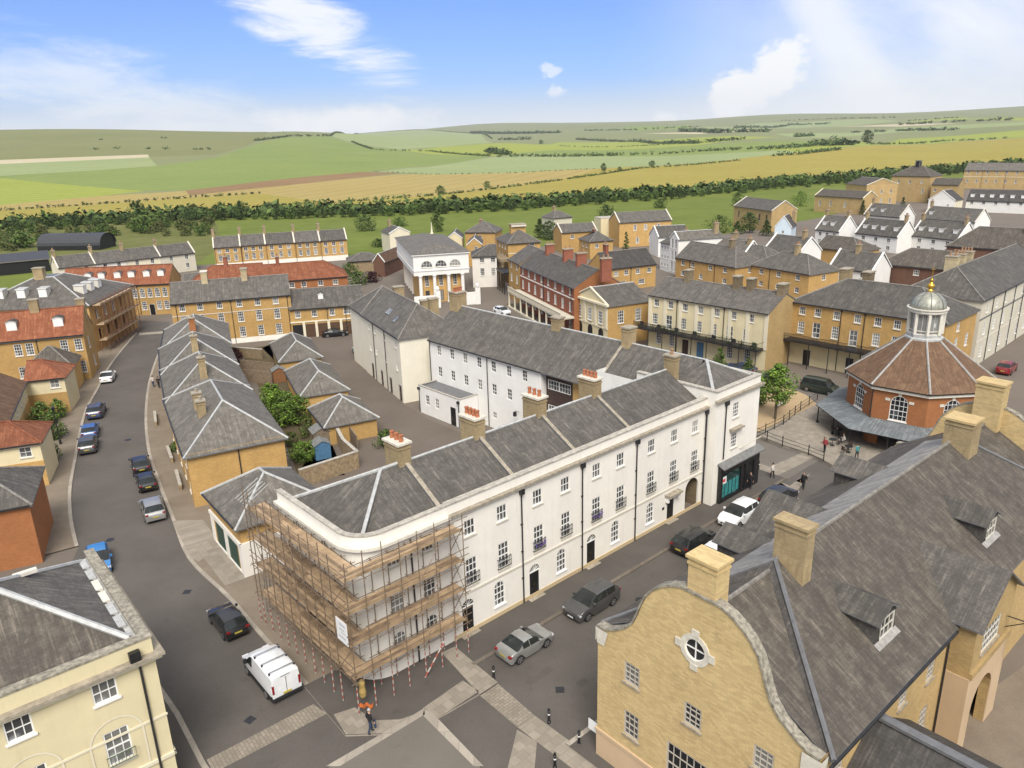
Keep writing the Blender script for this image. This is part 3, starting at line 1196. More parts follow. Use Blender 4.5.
def add_window(root, side, w, d, t, u, zz, **kw):
 fm, gm = window_meshes(t, **kw)
 o = link('window', fm, root); place(side, w, d, u, zz, o); link('pane', gm, o)
 return o
def door_mesh(w=1.0, h=2.15, mat='black_paint', fan=True, frame='white_paint'):
 m = MB()
 m.box(-w / 2, .05, 0, w / 2, .1, h, mat)
 for i in (-1, 1):
  for z0, z1 in ((.2, .85), (1.05, h - .2)):
   m.box(i * w * .25 - w * .16, .035, z0, i * w * .25 + w * .16, .05 + .001, z1, mat)
 m.box(-w / 2 - .09, .0, 0, -w / 2, .12, h + .05, frame); m.box(w / 2, .0, 0, w / 2 + .09, .12, h + .05, frame)
 m.box(-w / 2, .0, h, w / 2, .12, h + .07, frame)
 m.box(-.03, .02, 1.0, .03, .036, 1.1, 'gilt')
 return m
_ch = {}
def chimney(root, u, v, z0, h, lu=.75, lv=1.2, mat='chimney_brick', pots=2, pot='pot_dull', cap='stone_dull', poth=.55):
 m = MB()
 m.box(-lu / 2, -lv / 2, -1.6, lu / 2, lv / 2, h, mat)
 m.box(-lu / 2 - .05, -lv / 2 - .05, h - .32, lu / 2 + .05, lv / 2 + .05, h - .2, mat)
 m.box(-lu / 2 - .11, -lv / 2 - .11, h, lu / 2 + .11, lv / 2 + .11, h + .15, cap)
 o = m.build('chimney', root, loc=(u, v, z0))
 if pots:
  k = ('pot', pot, poth)
  if k not in _ch:
   p = MB(); p.lathe([(.16, 0), (.13, poth * .8), (.17, poth * .82), (.17, poth), (.12, poth)], pot, 10); _ch[k] = p.mesh('chimney_pot', smooth=False)
  long_v = lv > lu
  for i in range(pots):
   q = ((i + .5) / pots - .5) * (max(lu, lv) - .1)
   link('chimney_pot', _ch[k], o, loc=(0 if long_v else q, q if long_v else 0, h + .15))
 return o
def wall_panel(mb, mp, u0, u1, z0, z1, ops, mat, reveal=.12):
 """a wall with real openings: ops are (u, z, type or (w, h, arch)); mp(u, z, depth) -> xyz"""
 rects = []
 for u, zz, t in ops:
  w, h, ar = (WT[t][0], WT[t][1], WT[t][4]) if isinstance(t, str) else t
  rects.append((max(u0, u - w / 2), min(u1, u + w / 2), max(z0, zz - h / 2), min(z1, zz + h / 2), ar))
 us = sorted({round(x, 4) for r in rects for x in r[:2]} | {u0, u1}); zs = sorted({round(x, 4) for r in rects for x in r[2:4]} | {z0, z1})
 for i in range(len(us) - 1):
  run = None
  for j in range(len(zs) - 1):
   cu, cz = (us[i] + us[i + 1]) / 2, (zs[j] + zs[j + 1]) / 2
   hole = any(r[0] < cu < r[1] and r[2] < cz < r[3] for r in rects)
   if not hole and run is None: run = zs[j]
   if hole and run is not None:
    mb.poly([mp(us[i], run, 0), mp(us[i + 1], run, 0), mp(us[i + 1], zs[j], 0), mp(us[i], zs[j], 0)], mat); run = None
  if run is not None:
   mb.poly([mp(us[i], run, 0), mp(us[i + 1], run, 0), mp(us[i + 1], zs[-1], 0), mp(us[i], zs[-1], 0)], mat)
 for a, b, c, d, ar in rects:
  if not ar:
   ring = [(a, c), (b, c), (b, d), (a, d)]
  else:
   w, h = b - a, d - c; ap = arch_pts(w, h); cx, cz = (a + b) / 2, (c + d) / 2
   ring = [(cx + x, cz + y) for x, y in ap]
   hp = ring[2:]; n = len(hp)
   for i in range(n - 1):          # spandrels above the arch
    p, q = hp[i], hp[i + 1]
    mb.poly([mp(p[0], p[1], 0), mp(p[0], d, 0), mp(q[0], d, 0), mp(q[0], q[1], 0)][::-1], mat)
  n = len(ring)
  for i in range(n):
   p, q = ring[i], ring[(i + 1) % n]
   mb.poly([mp(p[0], p[1], 0), mp(q[0], q[1], 0), mp(q[0], q[1], reveal), mp(p[0], p[1], reveal)], mat)
def fmap(side, w, d):
 if side == 'f': return lambda u, zz, k: (u, k, zz)
 if side == 'r': return lambda u, zz, k: (w - k, u, zz)
 if side == 'l': return lambda u, zz, k: (k, d - u, zz)
 return lambda u, zz, k: (w - u, d - k, zz)
def roof(root, w, d, h, rise, kind='gable', mat='slate', e=.28, ve=.08, ridge_mat='ridge_tile', t=.13, parent_name='roof', rl=None, coping=None):
 m = MB(); ez = h - e * rise / (d / 2); mid = d / 2; zr = h + rise
 hl = 'hip' == kind or kind == 'hipL'; hr = 'hip' == kind or kind == 'hipR'
 if rl is None: rl = d / 2
 x0 = -e if hl else -ve; x1 = w + e if hr else w + ve
 a = rl if hl else -ve; b = w - rl if hr else w + ve
 m.slab([(x0, -e, ez), (x1, -e, ez), (b, mid, zr), (a, mid, zr)], t, mat, 'lead_dark')
 m.slab([(x1, d + e, ez), (x0, d + e, ez), (a, mid, zr), (b, mid, zr)], t, mat, 'lead_dark')
 if hl: m.slab([(x0, d + e, ez), (x0, -e, ez), (a, mid, zr)], t, mat, 'lead_dark')
 if hr: m.slab([(x1, -e, ez), (x1, d + e, ez), (b, mid, zr)], t, mat, 'lead_dark')
 o = m.build(parent_name, root)
 g = MB(); rr = .11
 g.tube((a, mid, zr + .02), (b, mid, zr + .02), rr, ridge_mat, 6)
 if hl:
  for y in (-e, d + e): g.tube((x0, y, ez + .02), (a, mid, zr + .02), rr, ridge_mat, 6)
 if hr:
  for y in (-e, d + e): g.tube((x1, y, ez + .02), (b, mid, zr + .02), rr, ridge_mat, 6)
 g.build('ridge_capping', o)
 if coping:                      # raised pale gable copings
  for x, on in ((0, not hl), (w, not hr)):
   if not on: continue
   c = MB()
   for y0, yy in ((-.15, 0), (d + .15, 1)):
    p0 = Vector((x, y0, h - .1)); p1 = Vector((x, mid, zr + .22))
    s = Vector((.17, 0, 0)); up_ = Vector((0, 0, .3))
    q = [p0 - s, p0 + s, p1 + s, p1 - s]
    c.poly([tuple(v + up_ * .6) for v in (q if yy == 0 else q[::-1])], coping)
    for i in range(4):
     A, B = q[i], q[(i + 1) % 4]
     c.poly([tuple(A - up_ * .4), tuple(B - up_ * .4), tuple(B + up_ * .6), tuple(A + up_ * .6)], coping)
   c.build('coping', root)
 return o
def gutter(root, w, h, e=.3, d=None, mat='gutter_black', pipes=(), pside='f', x0=0.0):
 m = MB(); m.box(x0 - .05, -e - .1, h - .22, w + .05, -e + .02, h - .1, mat)
 if d: m.box(x0 - .05, d + e - .02, h - .22, w + .05, d + e + .1, h - .1, mat)
 m.build('gutter', root)
 for u in pipes:
  p = MB(); p.tube((u, -.09, .1), (u, -.09, h - .35), .055, mat, 6); p.tube((u, -.09, h - .35), (u, -e, h - .2), .055, mat, 6)
  p.box(u - .12, -.16, h - .55, u + .12, -.02, h - .33, mat)
  p.build('drainpipe', root)
def dormer(root, u, v, zb, w=1.1, h=1.15, dep=1.6, kind='gable', wall='white_paint', rm='slate_dark', cheeks='lead', ny=2, nx=2):
 """a dormer standing in the front slope; (u, v, zb) is the foot of its face"""
 m = MB(); x0, x1 = -w / 2, w / 2
 m.poly([(x0, 0, 0), (x1, 0, 0), (x1, 0, h), (x0, 0, h)], wall)
 m.poly([(x0, dep, 0), (x0, 0, 0), (x0, 0, h), (x0, dep, h)], cheeks)
 m.poly([(x1, 0, 0), (x1, dep, 0), (x1, dep, h), (x1, 0, h)], cheeks)
 o = m.build('dormer', root, loc=(u, v, zb))
 r = MB()
 if kind == 'gable':
  rz = h + w * .3
  m2 = [( x0 - .12, -.12, h - .05), (0, -.12, rz), (0, dep + .6, rz), (x0 - .12, dep + .3, h - .05)]
  r.slab(m2[::-1], .07, rm, 'white_paint'); r.slab([(x1 + .12, -.12, h - .05), (x1 + .12, dep + .3, h - .05), (0, dep + .6, rz), (0, -.12, rz)], .07, rm, 'white_paint')
  r.poly([(x0, 0, h), (x1, 0, h), (0, 0, rz - .03)], wall)
 elif kind == 'arch':
  n = 8; pts = [(x0 - .08 + (w + .16) * i / n, h - .08 + .24 * math.sin(math.pi * i / n)) for i in range(n + 1)]
  for i in range(n):
   a, b = pts[i], pts[i + 1]
   r.poly([(a[0], -.1, a[1]), (b[0], -.1, b[1]), (b[0], dep + .2, b[1]), (a[0], dep + .2, a[1])], rm)
   r.poly([(a[0], -.1, a[1] - .09), (b[0], -.1, b[1] - .09), (b[0], -.1, b[1]), (a[0], -.1, a[1])], cheeks)
   r.poly([(a[0], -.02, h - .12), (b[0], -.02, h - .12), (b[0], -.02, b[1]), (a[0], -.02, a[1])], wall)
 else:
  r.slab([(x0 - .12, -.12, h), (x1 + .12, -.12, h), (x1 + .12, dep, h + .12), (x0 - .12, dep, h + .12)], .09, rm, 'white_paint')
 r.build('dormer_roof', o)
 k = ('dw', w, h, nx, ny)
 if k not in WT: WT[k] = (w * .82, h * .84, nx, ny, 0)
 fm, gm = window_meshes(k, 'white_paint', 'glass', None, .08, .045)
 wo = link('window', fm, o, loc=(0, -.06, h * .5)); link('pane', gm, wo)
 return o
def rooflight(root, u, v, z, w, d, rise, ht):
 a = math.atan2(rise, d / 2); m = MB()
 m.box(-.4, -.5, 0, .4, .5, .1, 'lead_dark'); m.box(-.33, -.43, .1, .33, .43, .115, 'glass_pale')
 o = m.build('rooflight', root, loc=(u, v, z)); o.rotation_euler = (a, 0, 0)
SOLID = MB
def house(s):
 """a plain building from its record: walls with real openings, roof, chimneys, windows, pipes"""
 root = empty(s['n'], (*s['o'], 0), R(s['a']))
 tag(root, s['lab'], s.get('cat', 'house'), s.get('grp'))
 w, d, h, rise, wall = s['w'], s['d'], s['h'], s['rise'], s['wall']
 wins = [('f', t, u, z) for t, u, z in s['W']] + [tuple(x) for x in s['S']]
 for z, t, us in s.get('rows', ()):
  for u in us: wins.append(('f', t, u * w, z))
 for sd, z, t, us in s.get('srows', ()):
  for u in us: wins.append((sd, t, u * (d if sd in 'rl' else w), z))
 m = MB(); doors = s.get('doors', ())
 kind = s['roof']
 for sd in 'frlb':
  L = w if sd in 'fb' else d
  ops = []
  for q, t, u, z in wins:
   if q != sd: continue
   if sd == 'l': u = d - u
   if sd == 'b': u = w - u
   ops.append((u, z, t))
  for dd in doors:
   if dd[0] == sd:
    u = dd[1]
    if sd == 'l': u = d - u
    ops.append((u, dd[3] / 2, (dd[2], dd[3], 0)))
  wall_panel(m, fmap(sd, w, d), 0, L, 0, h, ops, s.get('wall2', {}).get(sd, wall))
 if kind in ('gable', 'hipR'): m.poly([(0, d, h), (0, 0, h), (0, d / 2, h + rise)], s.get('wall2', {}).get('l', wall))
 if kind in ('gable', 'hipL'): m.poly([(w, 0, h), (w, d, h), (w, d / 2, h + rise)], s.get('wall2', {}).get('r', wall))
 m.build('wall', root)
 if kind == 'flat':
  r = MB(); r.box(-.05, -.05, h, w + .05, d + .05, h + .12, s['rm']); r.build('roof', root)
 else:
  roof(root, w, d, h, rise, kind, s['rm'], e=s.get('e', .28), ridge_mat=s.get('rc', 'ridge_tile'), rl=s.get('rl'), coping=s.get('coping'))
  gutter(root, w, h, e=s.get('e', .28) , pipes=s.get('pipes', ()), mat=s.get('gm', 'gutter_black'))
 kw = s.get('win', {})
 for q, t, u, z in wins: add_window(root, q, w, d, t, u, z, **kw)
 for dd in doors:
  o = door_mesh(dd[2], dd[3], dd[4]).build('door', root); place(dd[0], w, d, dd[1], 0, o)
 for c in s.get('chim', ()):
  u, v, hh = c[:3]; k = c[3] if len(c) > 3 else {}
  vv = v * d; zz = h + rise * (1 - abs(vv - d / 2) / (d / 2))
  chimney(root, u, vv, zz, hh, **k)
 for x in s.get('dorm', ()):
  u, v = x[:2]; k = x[2] if len(x) > 2 else {}
  dormer(root, u, v, h + rise * v / (d / 2), **k)
 for u, v in s.get('lights', ()): rooflight(root, u, v, h + rise * v / (d / 2) + .02, w, d, rise, h)
 tr = s.get('string')
 if tr:
  m = MB()
  for z, hh, mat in tr: m.box(-.04, -.05, z, w + .04, -.002, z + hh, mat)
  m.build('string_course', root)
 return root, s
HOUSES = [{'k':'yel3','o':(-57.38,126.85),'a':16.7,'w':19.59,'h':7.93,'d':9.,'rise':2.8,'roof':'gable','wall':'yellow','rm':'slate','W':[],'S':[],'n':'apartment_house','lab':'long three storey yellow brick house with sash windows beyond the hipped roofs','cat':'building','rows':[(7.,'s1',[0.09,0.235,0.395,0.56,0.715,0.87]),
(4.75,'a2',[0.09,0.235,0.395,0.56,0.715,0.87]),
(2.,'s2',[0.235,0.395,0.56,0.715,0.87])],'pipes':(0.8,9.6,19.),'chim':[(5.6,0.5,1.5,{'mat':'stone_pale','cap':'stone_trim','pots':0,'lu':1.,'lv':1.6}),
(12.2,0.5,1.5,{'mat':'stone_pale','pots':0,'lu':1.,'lv':1.6})],'string':[(5.55,0.12,'stone_trim'),
(0.,0.9,'white')],'coping':None},{'k':'garages','o':(-38.86,131.94),'a':13.,'w':12.93,'h':5.36,'d':8.,'rise':2.71,'roof':'gable','wall':'yellow','rm':'slate','W':[],'S':[],'n':'coach_house','lab':'yellow brick coach house over four brown garage doors facing the yard','cat':'building','rows':[(4.25,'s1',[0.1,0.32,0.56,0.97]),
(4.25,'cw',[0.78])],'pipes':(6.4,9.6),'dorm':[(5.5,1.6,{'w':0.9,'h':0.9,'kind':'gable'})],'garage':1},{'k':'redbr','o':(-52.56,161.65),'a':16.6,'w':17.75,'h':5.2,'d':9.,'rise':2.97,'roof':'hipR','wall':'orange','rm':'tile_red','W':[],'S':[],'n':'house','rc':'tile_red','lab':'orange brick house with hipped red tile roof behind the coach house','rows':[(4.,'c2',[0.33,0.47,0.67,0.85])],'pipes':(8.2,),'chim':[(3.4,0.5,1.5,{'mat':'red'})]},{'k':'redbr2','o':(-68.54,161.53),'a':11.7,'w':15.18,'h':5.2,'d':9.,'rise':2.95,'roof':'hipL','wall':'orange','rm':'tile_red','W':[],'S':[],'n':'house','rc':'tile_red','lab':'long red tile roof behind the three storey yellow house with a brick gablet','rows':[],'chim':[(7.5,0.5,1.8,{'mat':'red'})],'gablet':(11.5,3.6)},{'k':'yt0','o':(-82.33,214.52),'a':18.6,'w':7.05,'h':6.1,'d':8.,'rise':2.5,'roof':'gable','wall':'yellow','rm':'slate','W':[],'S':[],'n':'terraced_house','lab':'leftmost house of the yellow brick terrace below the hedge with slate roof','grp':'houses of the yellow terrace below the hedge','coping':'stone_trim','rows':[(5.,'c2',[0.2,0.5,0.8]),
(3.,'s2',[0.2,0.5,0.8])],'pipes':(0.2,),'chim':[(0.2,0.5,1.9,{'lu':0.7,'lv':1.2,'pots':2})],'string':[(0,1.5,'white')]},{'k':'yt1','o':(-75.82,217.44),'a':18.6,'w':6.74,'h':6.1,'d':8.,'rise':2.5,'roof':'gable','wall':'yellow','rm':'slate','W':[],'S':[],'n':'terraced_house','lab':'second house from the left in the yellow brick terrace below the hedge','grp':'houses of the yellow terrace below the hedge','coping':'stone_trim','rows':[(5.,'c2',[0.2,0.5,0.8]),
(3.,'s2',[0.2,0.5,0.8])],'pipes':(0.2,),'chim':[(0.2,0.5,1.9,{'lu':0.7,'lv':1.2,'pots':2})],'string':[(0,1.5,'white')]},{'k':'yt2','o':(-69.32,219.41),'a':18.6,'w':7.99,'h':6.1,'d':8.,'rise':2.5,'roof':'gable','wall':'yellow','rm':'slate','W':[],'S':[],'n':'terraced_house','lab':'middle house of the five in the yellow brick terrace below the hedge','grp':'houses of the yellow terrace below the hedge','coping':'stone_trim','rows':[(5.,'c2',[0.2,0.5,0.8]),
(3.,'s2',[0.2,0.5,0.8])],'pipes':(0.2,),'chim':[(0.2,0.5,1.9,{'lu':0.7,'lv':1.2,'pots':2})],'string':[(0,1.5,'white')]},{'k':'yt3','o':(-61.54,221.51),'a':18.6,'w':7.1,'h':6.1,'d':8.,'rise':2.5,'roof':'gable','wall':'yellow','rm':'slate','W':[],'S':[],'n':'terraced_house','lab':'fourth house from the left in the yellow brick terrace below the hedge','grp':'houses of the yellow terrace below the hedge','coping':'stone_trim','rows':[(5.,'c2',[0.2,0.5,0.8]),
(3.,'s2',[0.2,0.5,0.8])],'pipes':(0.2,),'chim':[(0.2,0.5,1.9,{'lu':0.7,'lv':1.2,'pots':2})],'string':[(0,1.5,'white')]},{'k':'yt4','o':(-54.66,223.49),'a':18.6,'w':7.66,'h':6.1,'d':8.,'rise':2.5,'roof':'gable','wall':'yellow','rm':'slate','W':[],'S':[],'n':'terraced_house','lab':'rightmost house of the yellow brick terrace,beside the grass bank','grp':'houses of the yellow terrace below the hedge','coping':'stone_trim','rows':[(5.,'c2',[0.2,0.5,0.8]),
(3.,'s2',[0.2,0.5,0.8])],'pipes':(0.2,),'chim':[(0.2,0.5,1.9,{'lu':0.7,'lv':1.2,'pots':2})],'string':[(0,1.5,'white')]},{'k':'redterr','o':(-91.,153.28),'a':7.7,'w':21.01,'h':6.53,'d':9.,'rise':3.18,'roof':'gable','wall':'yellow','rm':'tile_red','W':[],'S':[],'n':'terrace','rc':'tile_red','lab':'yellow brick terrace with red tile roof and a row of round topped dormers','cat':'building','rows':[(4.7,'a2',[0.56,0.67,0.74,0.81,0.88,0.95]),
(2.,'s2',[0.56,0.74,0.88,0.95])],'doors':[('f',17.01,1.,2.2,'black_paint')],'pipes':(14.7,),'dorm':[(5.,1.7,{'kind':'arch','w':1.25,'h':1.15}),
(7.6,1.7,{'kind':'arch','w':1.25,'h':1.15}),
(10.7,1.7,{'kind':'arch','w':1.25,'h':1.15}),
(13.4,1.7,{'kind':'arch','w':1.25,'h':1.15}),
(16.4,1.7,{'kind':'arch','w':1.25,'h':1.15}),
(19.2,1.7,{'kind':'arch','w':1.25,'h':1.15})]},{'k':'wr0','o':(-113.19,191.61),'a':41.,'w':8.51,'h':5.,'d':8.,'rise':2.4,'roof':'gable','wall':'cream_pale','rm':'slate','W':[],'S':[],'n':'terraced_house','lab':'pale cream house at the near end of the row before the black barn','grp':'row of pale houses before the black barn','coping':'stone_trim','rows':[(4.,'b2',[0.3,0.75]),
(1.7,'b2',[0.3,0.75])],'chim':[(0.3,0.5,1.5,{'lu':0.7,'lv':1.,'pots':2})]},{'k':'wr1','o':(-106.72,197.25),'a':41.,'w':7.48,'h':5.,'d':8.,'rise':2.4,'roof':'gable','wall':'white','rm':'slate','W':[],'S':[],'n':'terraced_house','lab':'white house second along the row before the black barn','grp':'row of pale houses before the black barn','coping':None,'rows':[(4.,'b2',[0.3,0.75]),
(1.7,'b2',[0.3,0.75])],'chim':[(0.3,0.5,1.5,{'lu':0.7,'lv':1.,'pots':2})]},{'k':'wr2','o':(-101.11,202.28),'a':41.,'w':8.63,'h':5.,'d':8.,'rise':2.4,'roof':'gable','wall':'cream_pale','rm':'slate','W':[],'S':[],'n':'terraced_house','lab':'off white house third along the row before the black barn','grp':'row of pale houses before the black barn','coping':None,'rows':[(4.,'b2',[0.3,0.75]),
(1.7,'b2',[0.3,0.75])],'chim':[(0.3,0.5,1.5,{'lu':0.7,'lv':1.,'pots':2})]},{'k':'wr3','o':(-94.57,208.),'a':41.,'w':9.19,'h':5.,'d':8.,'rise':2.4,'roof':'gable','wall':'cream_grey','rm':'slate','W':[],'S':[],'n':'terraced_house','lab':'grey washed house with dark windows at the far end of the row before the barn','grp':'row of pale houses before the black barn','coping':'stone_trim','rows':[(4.,'b2',[0.3,0.75]),
(1.7,'b2',[0.3,0.75])],'chim':[(0.3,0.5,1.5,{'lu':0.7,'lv':1.,'pots':2})]},{'k':'bluehut','o':(-75.87,176.83),'a':17.,'w':3.01,'h':3.,'d':6.,'rise':1.5,'roof':'gable','wall':'blue_paint','rm':'slate','W':[],'S':[],'n':'outbuilding','lab':'small outbuilding with bright blue wall behind the yellow terrace','cat':'building'},{'k':'leftred','o':(-75.,105.84),'a':19.1,'w':12.38,'h':7.2,'d':8.,'rise':3.37,'roof':'gable','wall':'yellow','rm':'tile_red','W':[],'S':[],'n':'house','rc':'tile_red','lab':'yellow brick house with red tile roof and two white dormers on the left','rows':[(5.6,'s2',[0.3,0.42,0.78,0.93]),
(2.2,'s2',[0.3,0.42,0.78,0.93])],'dorm':[(3.2,1.3,{'w':1.3,'h':1.3,'kind':'arch'}),
(9.2,1.3,{'w':1.3,'h':1.3,'kind':'arch'})],'pipes':(6.2,),'chim':[(6.,0.5,1.5,{'lu':1.2,'lv':0.9,'pots':0}),
(12.,0.6,1.6,{'lu':1.1,'lv':1.1,'pots':0})],'srows':[('r',5.2,'s2',[0.4]),
('r',2,'s2',[0.6])]},{'k':'houseA','o':(-62.79,93.8),'a':17.5,'w':4.52,'h':5.,'d':6.,'rise':1.8,'roof':'hipR','wall':'cream','rm':'tile_red','W':[],'S':[],'n':'cottage','rc':'tile_red','lab':'cream cottage with red tile hipped roof beside the leafy front garden','rows':[(4.1,'c2',[0.74])],'string':[(0,2.9,'yellow')]},{'k':'houseB','o':(-52.84,70.33),'a':21.,'w':4.96,'h':5.,'d':6.,'rise':1.6,'roof':'hipR','wall':'cream','rm':'tile_red','W':[],'S':[],'n':'cottage','rc':'tile_red','lab':'cream cottage with paired window and red tile roof at the footway','rows':[(4.,'c2',[0.72])],'srows':[],'string':[(0,2.9,'yellow')]},{'k':'houseC','o':(-43.87,54.91),'a':24.,'w':4.32,'h':5.6,'d':8.,'rise':2.3,'roof':'hipR','wall':'orange','rm':'slate','W':[],'S':[],'n':'house','lab':'bright orange brick house with grey slate roof at the left edge','string':None,'pipes':()},{'k':'gatehut','o':(-67.84,101.76),'a':18.,'w':5.91,'h':4.2,'d':5.5,'rise':2.3,'roof':'hip','wall':'yellow','rm':'slate_brown','W':[],'S':[],'n':'outbuilding','lab':'small yellow outbuilding with grey pyramid roof by the arched gate','cat':'building'},{'k':'longcream','o':(22.44,120.25),'a':-48.,'w':20.98,'h':8.58,'d':9.,'rise':2.18,'roof':'gable','wall':'cream','rm':'slate','W':[],'S':[],'n':'terrace','lab':'long cream terrace with a black iron balcony along its front','cat':'building','rows':[(7.4,'s1',[0.07,0.2,0.33,0.465,0.6,0.735,0.87]),
(4.75,'s2',[0.06,0.32,0.455,0.58,0.84]),
(4.6,'fr',[0.19,0.71]),
(1.7,'s2',[0.1,0.22,0.72,0.86])],'doors':[('f',7.245,1.1,2.3,'dark_clad'),
('f',9.975,1.2,2.4,'blue_paint')],'pipes':(5.46,13.86),'chim':[(4.2,0.5,1.5,{'lu':0.8,'lv':1.4,'pots':0,'mat':'stone_dark'}),
(13.02,0.5,1.5,{'lu':0.9,'lv':1.4,'pots':0,'mat':'stone_dark'}),
(15.33,0.5,1.4,{'lu':0.9,'lv':1.4,'pots':0,'mat':'stone_dark'}),
(20.4,0.5,1.2,{'lu':1.,'lv':1.6,'pots':0,'mat':'stone_dark'})],'wall2':{'r':'yellow_pale'},'string':[(8.2,0.25,'cream_pale')],'pilasters':'cream_pale'},{'k':'portico','o':(41.3,109.6),'a':-48.5,'w':21.27,'h':9.2,'d':11.,'rise':3.08,'roof':'hip','wall':'yellow','rm':'slate','W':[],'S':[],'n':'house','lab':'wide yellow brick house with slate roof and verandah beyond the market house','cat':'building','rows':[(8.,'s1',[0.09,0.2,0.33,0.47,0.6,0.72]),
(5.5,'s2',[0.09,0.33,0.6,0.72]),
(5.4,'fr',[0.2]),
(5.2,'fr',[0.455])],'pipes':(7.7,11.),'chim':[(4.6,0.62,1.9,{'lu':1.1,'lv':2.,'pots':0,'mat':'chimney_brick'}),
(8.,0.6,1.7,{'lu':1.,'lv':1.7,'pots':0,'mat':'stone_dark'})],'srows':[('r',5.5,'s2',[0.4,0.75]),
('r',7.9,'s1',[0.4])]},{'k':'rightterr','o':(65.67,103.32),'a':43.4,'w':35.88,'h':9.93,'d':11.,'rise':3.3,'roof':'hipL','wall':'cream_grey','rm':'slate','W':[],'S':[],'n':'terrace','lab':'long weathered cream terrace on the far street at the right edge','cat':'building','rows':[(8.2,'s1',[0.08,0.204,0.329,0.453,0.577,0.701,0.826,0.95]),
(5.3,'s2',[0.08,0.204,0.329,0.453,0.577,0.701,0.826,0.95]),
(2.,'s2',[0.08,0.204,0.329,0.453,0.577,0.701,0.826,0.95])],'pipes':(5.,10.5,16,21),'string':[(6.9,0.22,'lead_dark'),
(3.6,0.15,'stone_trim')],'chim':[(6.8,0.6,1.9,{'lu':1.3,'lv':1.6,'pots':2,'mat':'stone_pale'}),
(9.6,0.6,1.9,{'lu':1.3,'lv':1.8,'pots':4,'mat':'stone_pale'}),
(13.,0.6,1.9,{'lu':1.3,'lv':1.8,'pots':4,'mat':'stone_pale'})]},{'k':'red26','o':(2.29,153.81),'a':-71.2,'w':27.12,'h':8.5,'d':9.,'rise':2.76,'roof':'gable','wall':'red','rm':'slate','W':[],'S':[],'n':'terrace','lab':'red brick terrace with a white colonnade along its ground floor','cat':'building','rows':[(7.5,'s1',[0.06,0.186,0.311,0.437,0.563,0.689,0.814,0.94]),
(4.9,'s2',[0.06,0.186,0.311,0.437,0.563,0.689,0.814,0.94]),
(2.,'big',[0.06,0.186,0.311,0.437,0.563,0.689,0.814,0.94])],'pipes':(13.,26),'string':[(6.3,0.22,'white')],'wall2':{'r':'orange'},'chim':[(30.,0.5,2.2,{'lu':0.9,'lv':1.8,'mat':'red'}),
(14,0.5,1.8,{'lu':0.9,'lv':1.8,'mat':'red'}),
(20.,0.5,1.8,{'lu':0.9,'lv':1.8,'mat':'red'}),
(5.,0.5,1.6,{'lu':0.9,'lv':1.6,'mat':'red'})]},{'k':'red26b','o':(0.02,162.83),'a':-72.4,'w':7.28,'h':8.5,'d':9.,'rise':2.6,'roof':'gable','wall':'yellow','rm':'slate','W':[],'S':[],'n':'terraced_house','lab':'yellow brick house at the far end of the red terrace','rows':[(7.5,'s1',[0.25,0.75]),
(4.9,'s2',[0.25,0.75]),
(2,'s2',[0.25,0.75])]},{'k':'ped25','o':(11.19,130.19),'a':-63.8,'w':10.55,'h':6.74,'d':8.6,'rise':2.2,'roof':'front','wall':'cream','rm':'slate','W':[],'S':[],'coping':'cream_pale','srows':[('r',4.6,'big',[0.3,0.7])],'n':'meeting_house','lab':'small cream and brick house with a pedimented front over three arches','cat':'building','special':'ped','wall2':{'r':'yellow'}},{'k':'yeldark','o':(21.68,165.93),'a':25.8,'w':12.9,'h':5.2,'d':8.,'rise':3.05,'roof':'gable','wall':'yellow','rm':'slate_dark','W':[],'S':[],'n':'house','lab':'low yellow brick pair with dark slate roof behind the red terrace','rows':[(3.9,'c2',[0.17,0.38,0.62,0.86]),
(1.5,'cw',[0.3,0.7])],'pipes':(6.1,),'chim':[(2.,0.5,1.6,{'mat':'red'})]},{'k':'yeltop','o':(34.17,235.51),'a':12.8,'w':17.12,'h':7.61,'d':9.,'rise':2.57,'roof':'gable','wall':'yellow','rm':'slate','W':[],'S':[],'n':'house','lab':'yellow brick house with white gable copings against the green bank','coping':'stone_trim','rows':[(5.8,'s2',[0.3,0.5,0.75]),
(2.,'a2',[0.35,0.6])],'win':{'fw':0.12},'string':[(7.2,0.25,'cream_pale')]},{'k':'yeltopbay','o':(29.54,244.22),'a':14.,'w':5.97,'h':8.,'d':6.,'rise':0.6,'roof':'flat','wall':'cream','rm':'coping','W':[],'S':[],'n':'house','lab':'cream flat roofed wing beside the yellow house on the bank','rows':[(5.,'b2',[0.7])]},{'k':'white1','o':(-8.4,176.04),'a':1.8,'w':5.66,'h':7.28,'d':8.,'rise':2.07,'roof':'hipL','wall':'white','rm':'slate','W':[],'S':[],'n':'house','lab':'white house with grey windows beside the white temple','rows':[(6.3,'sq',[0.4,0.85]),
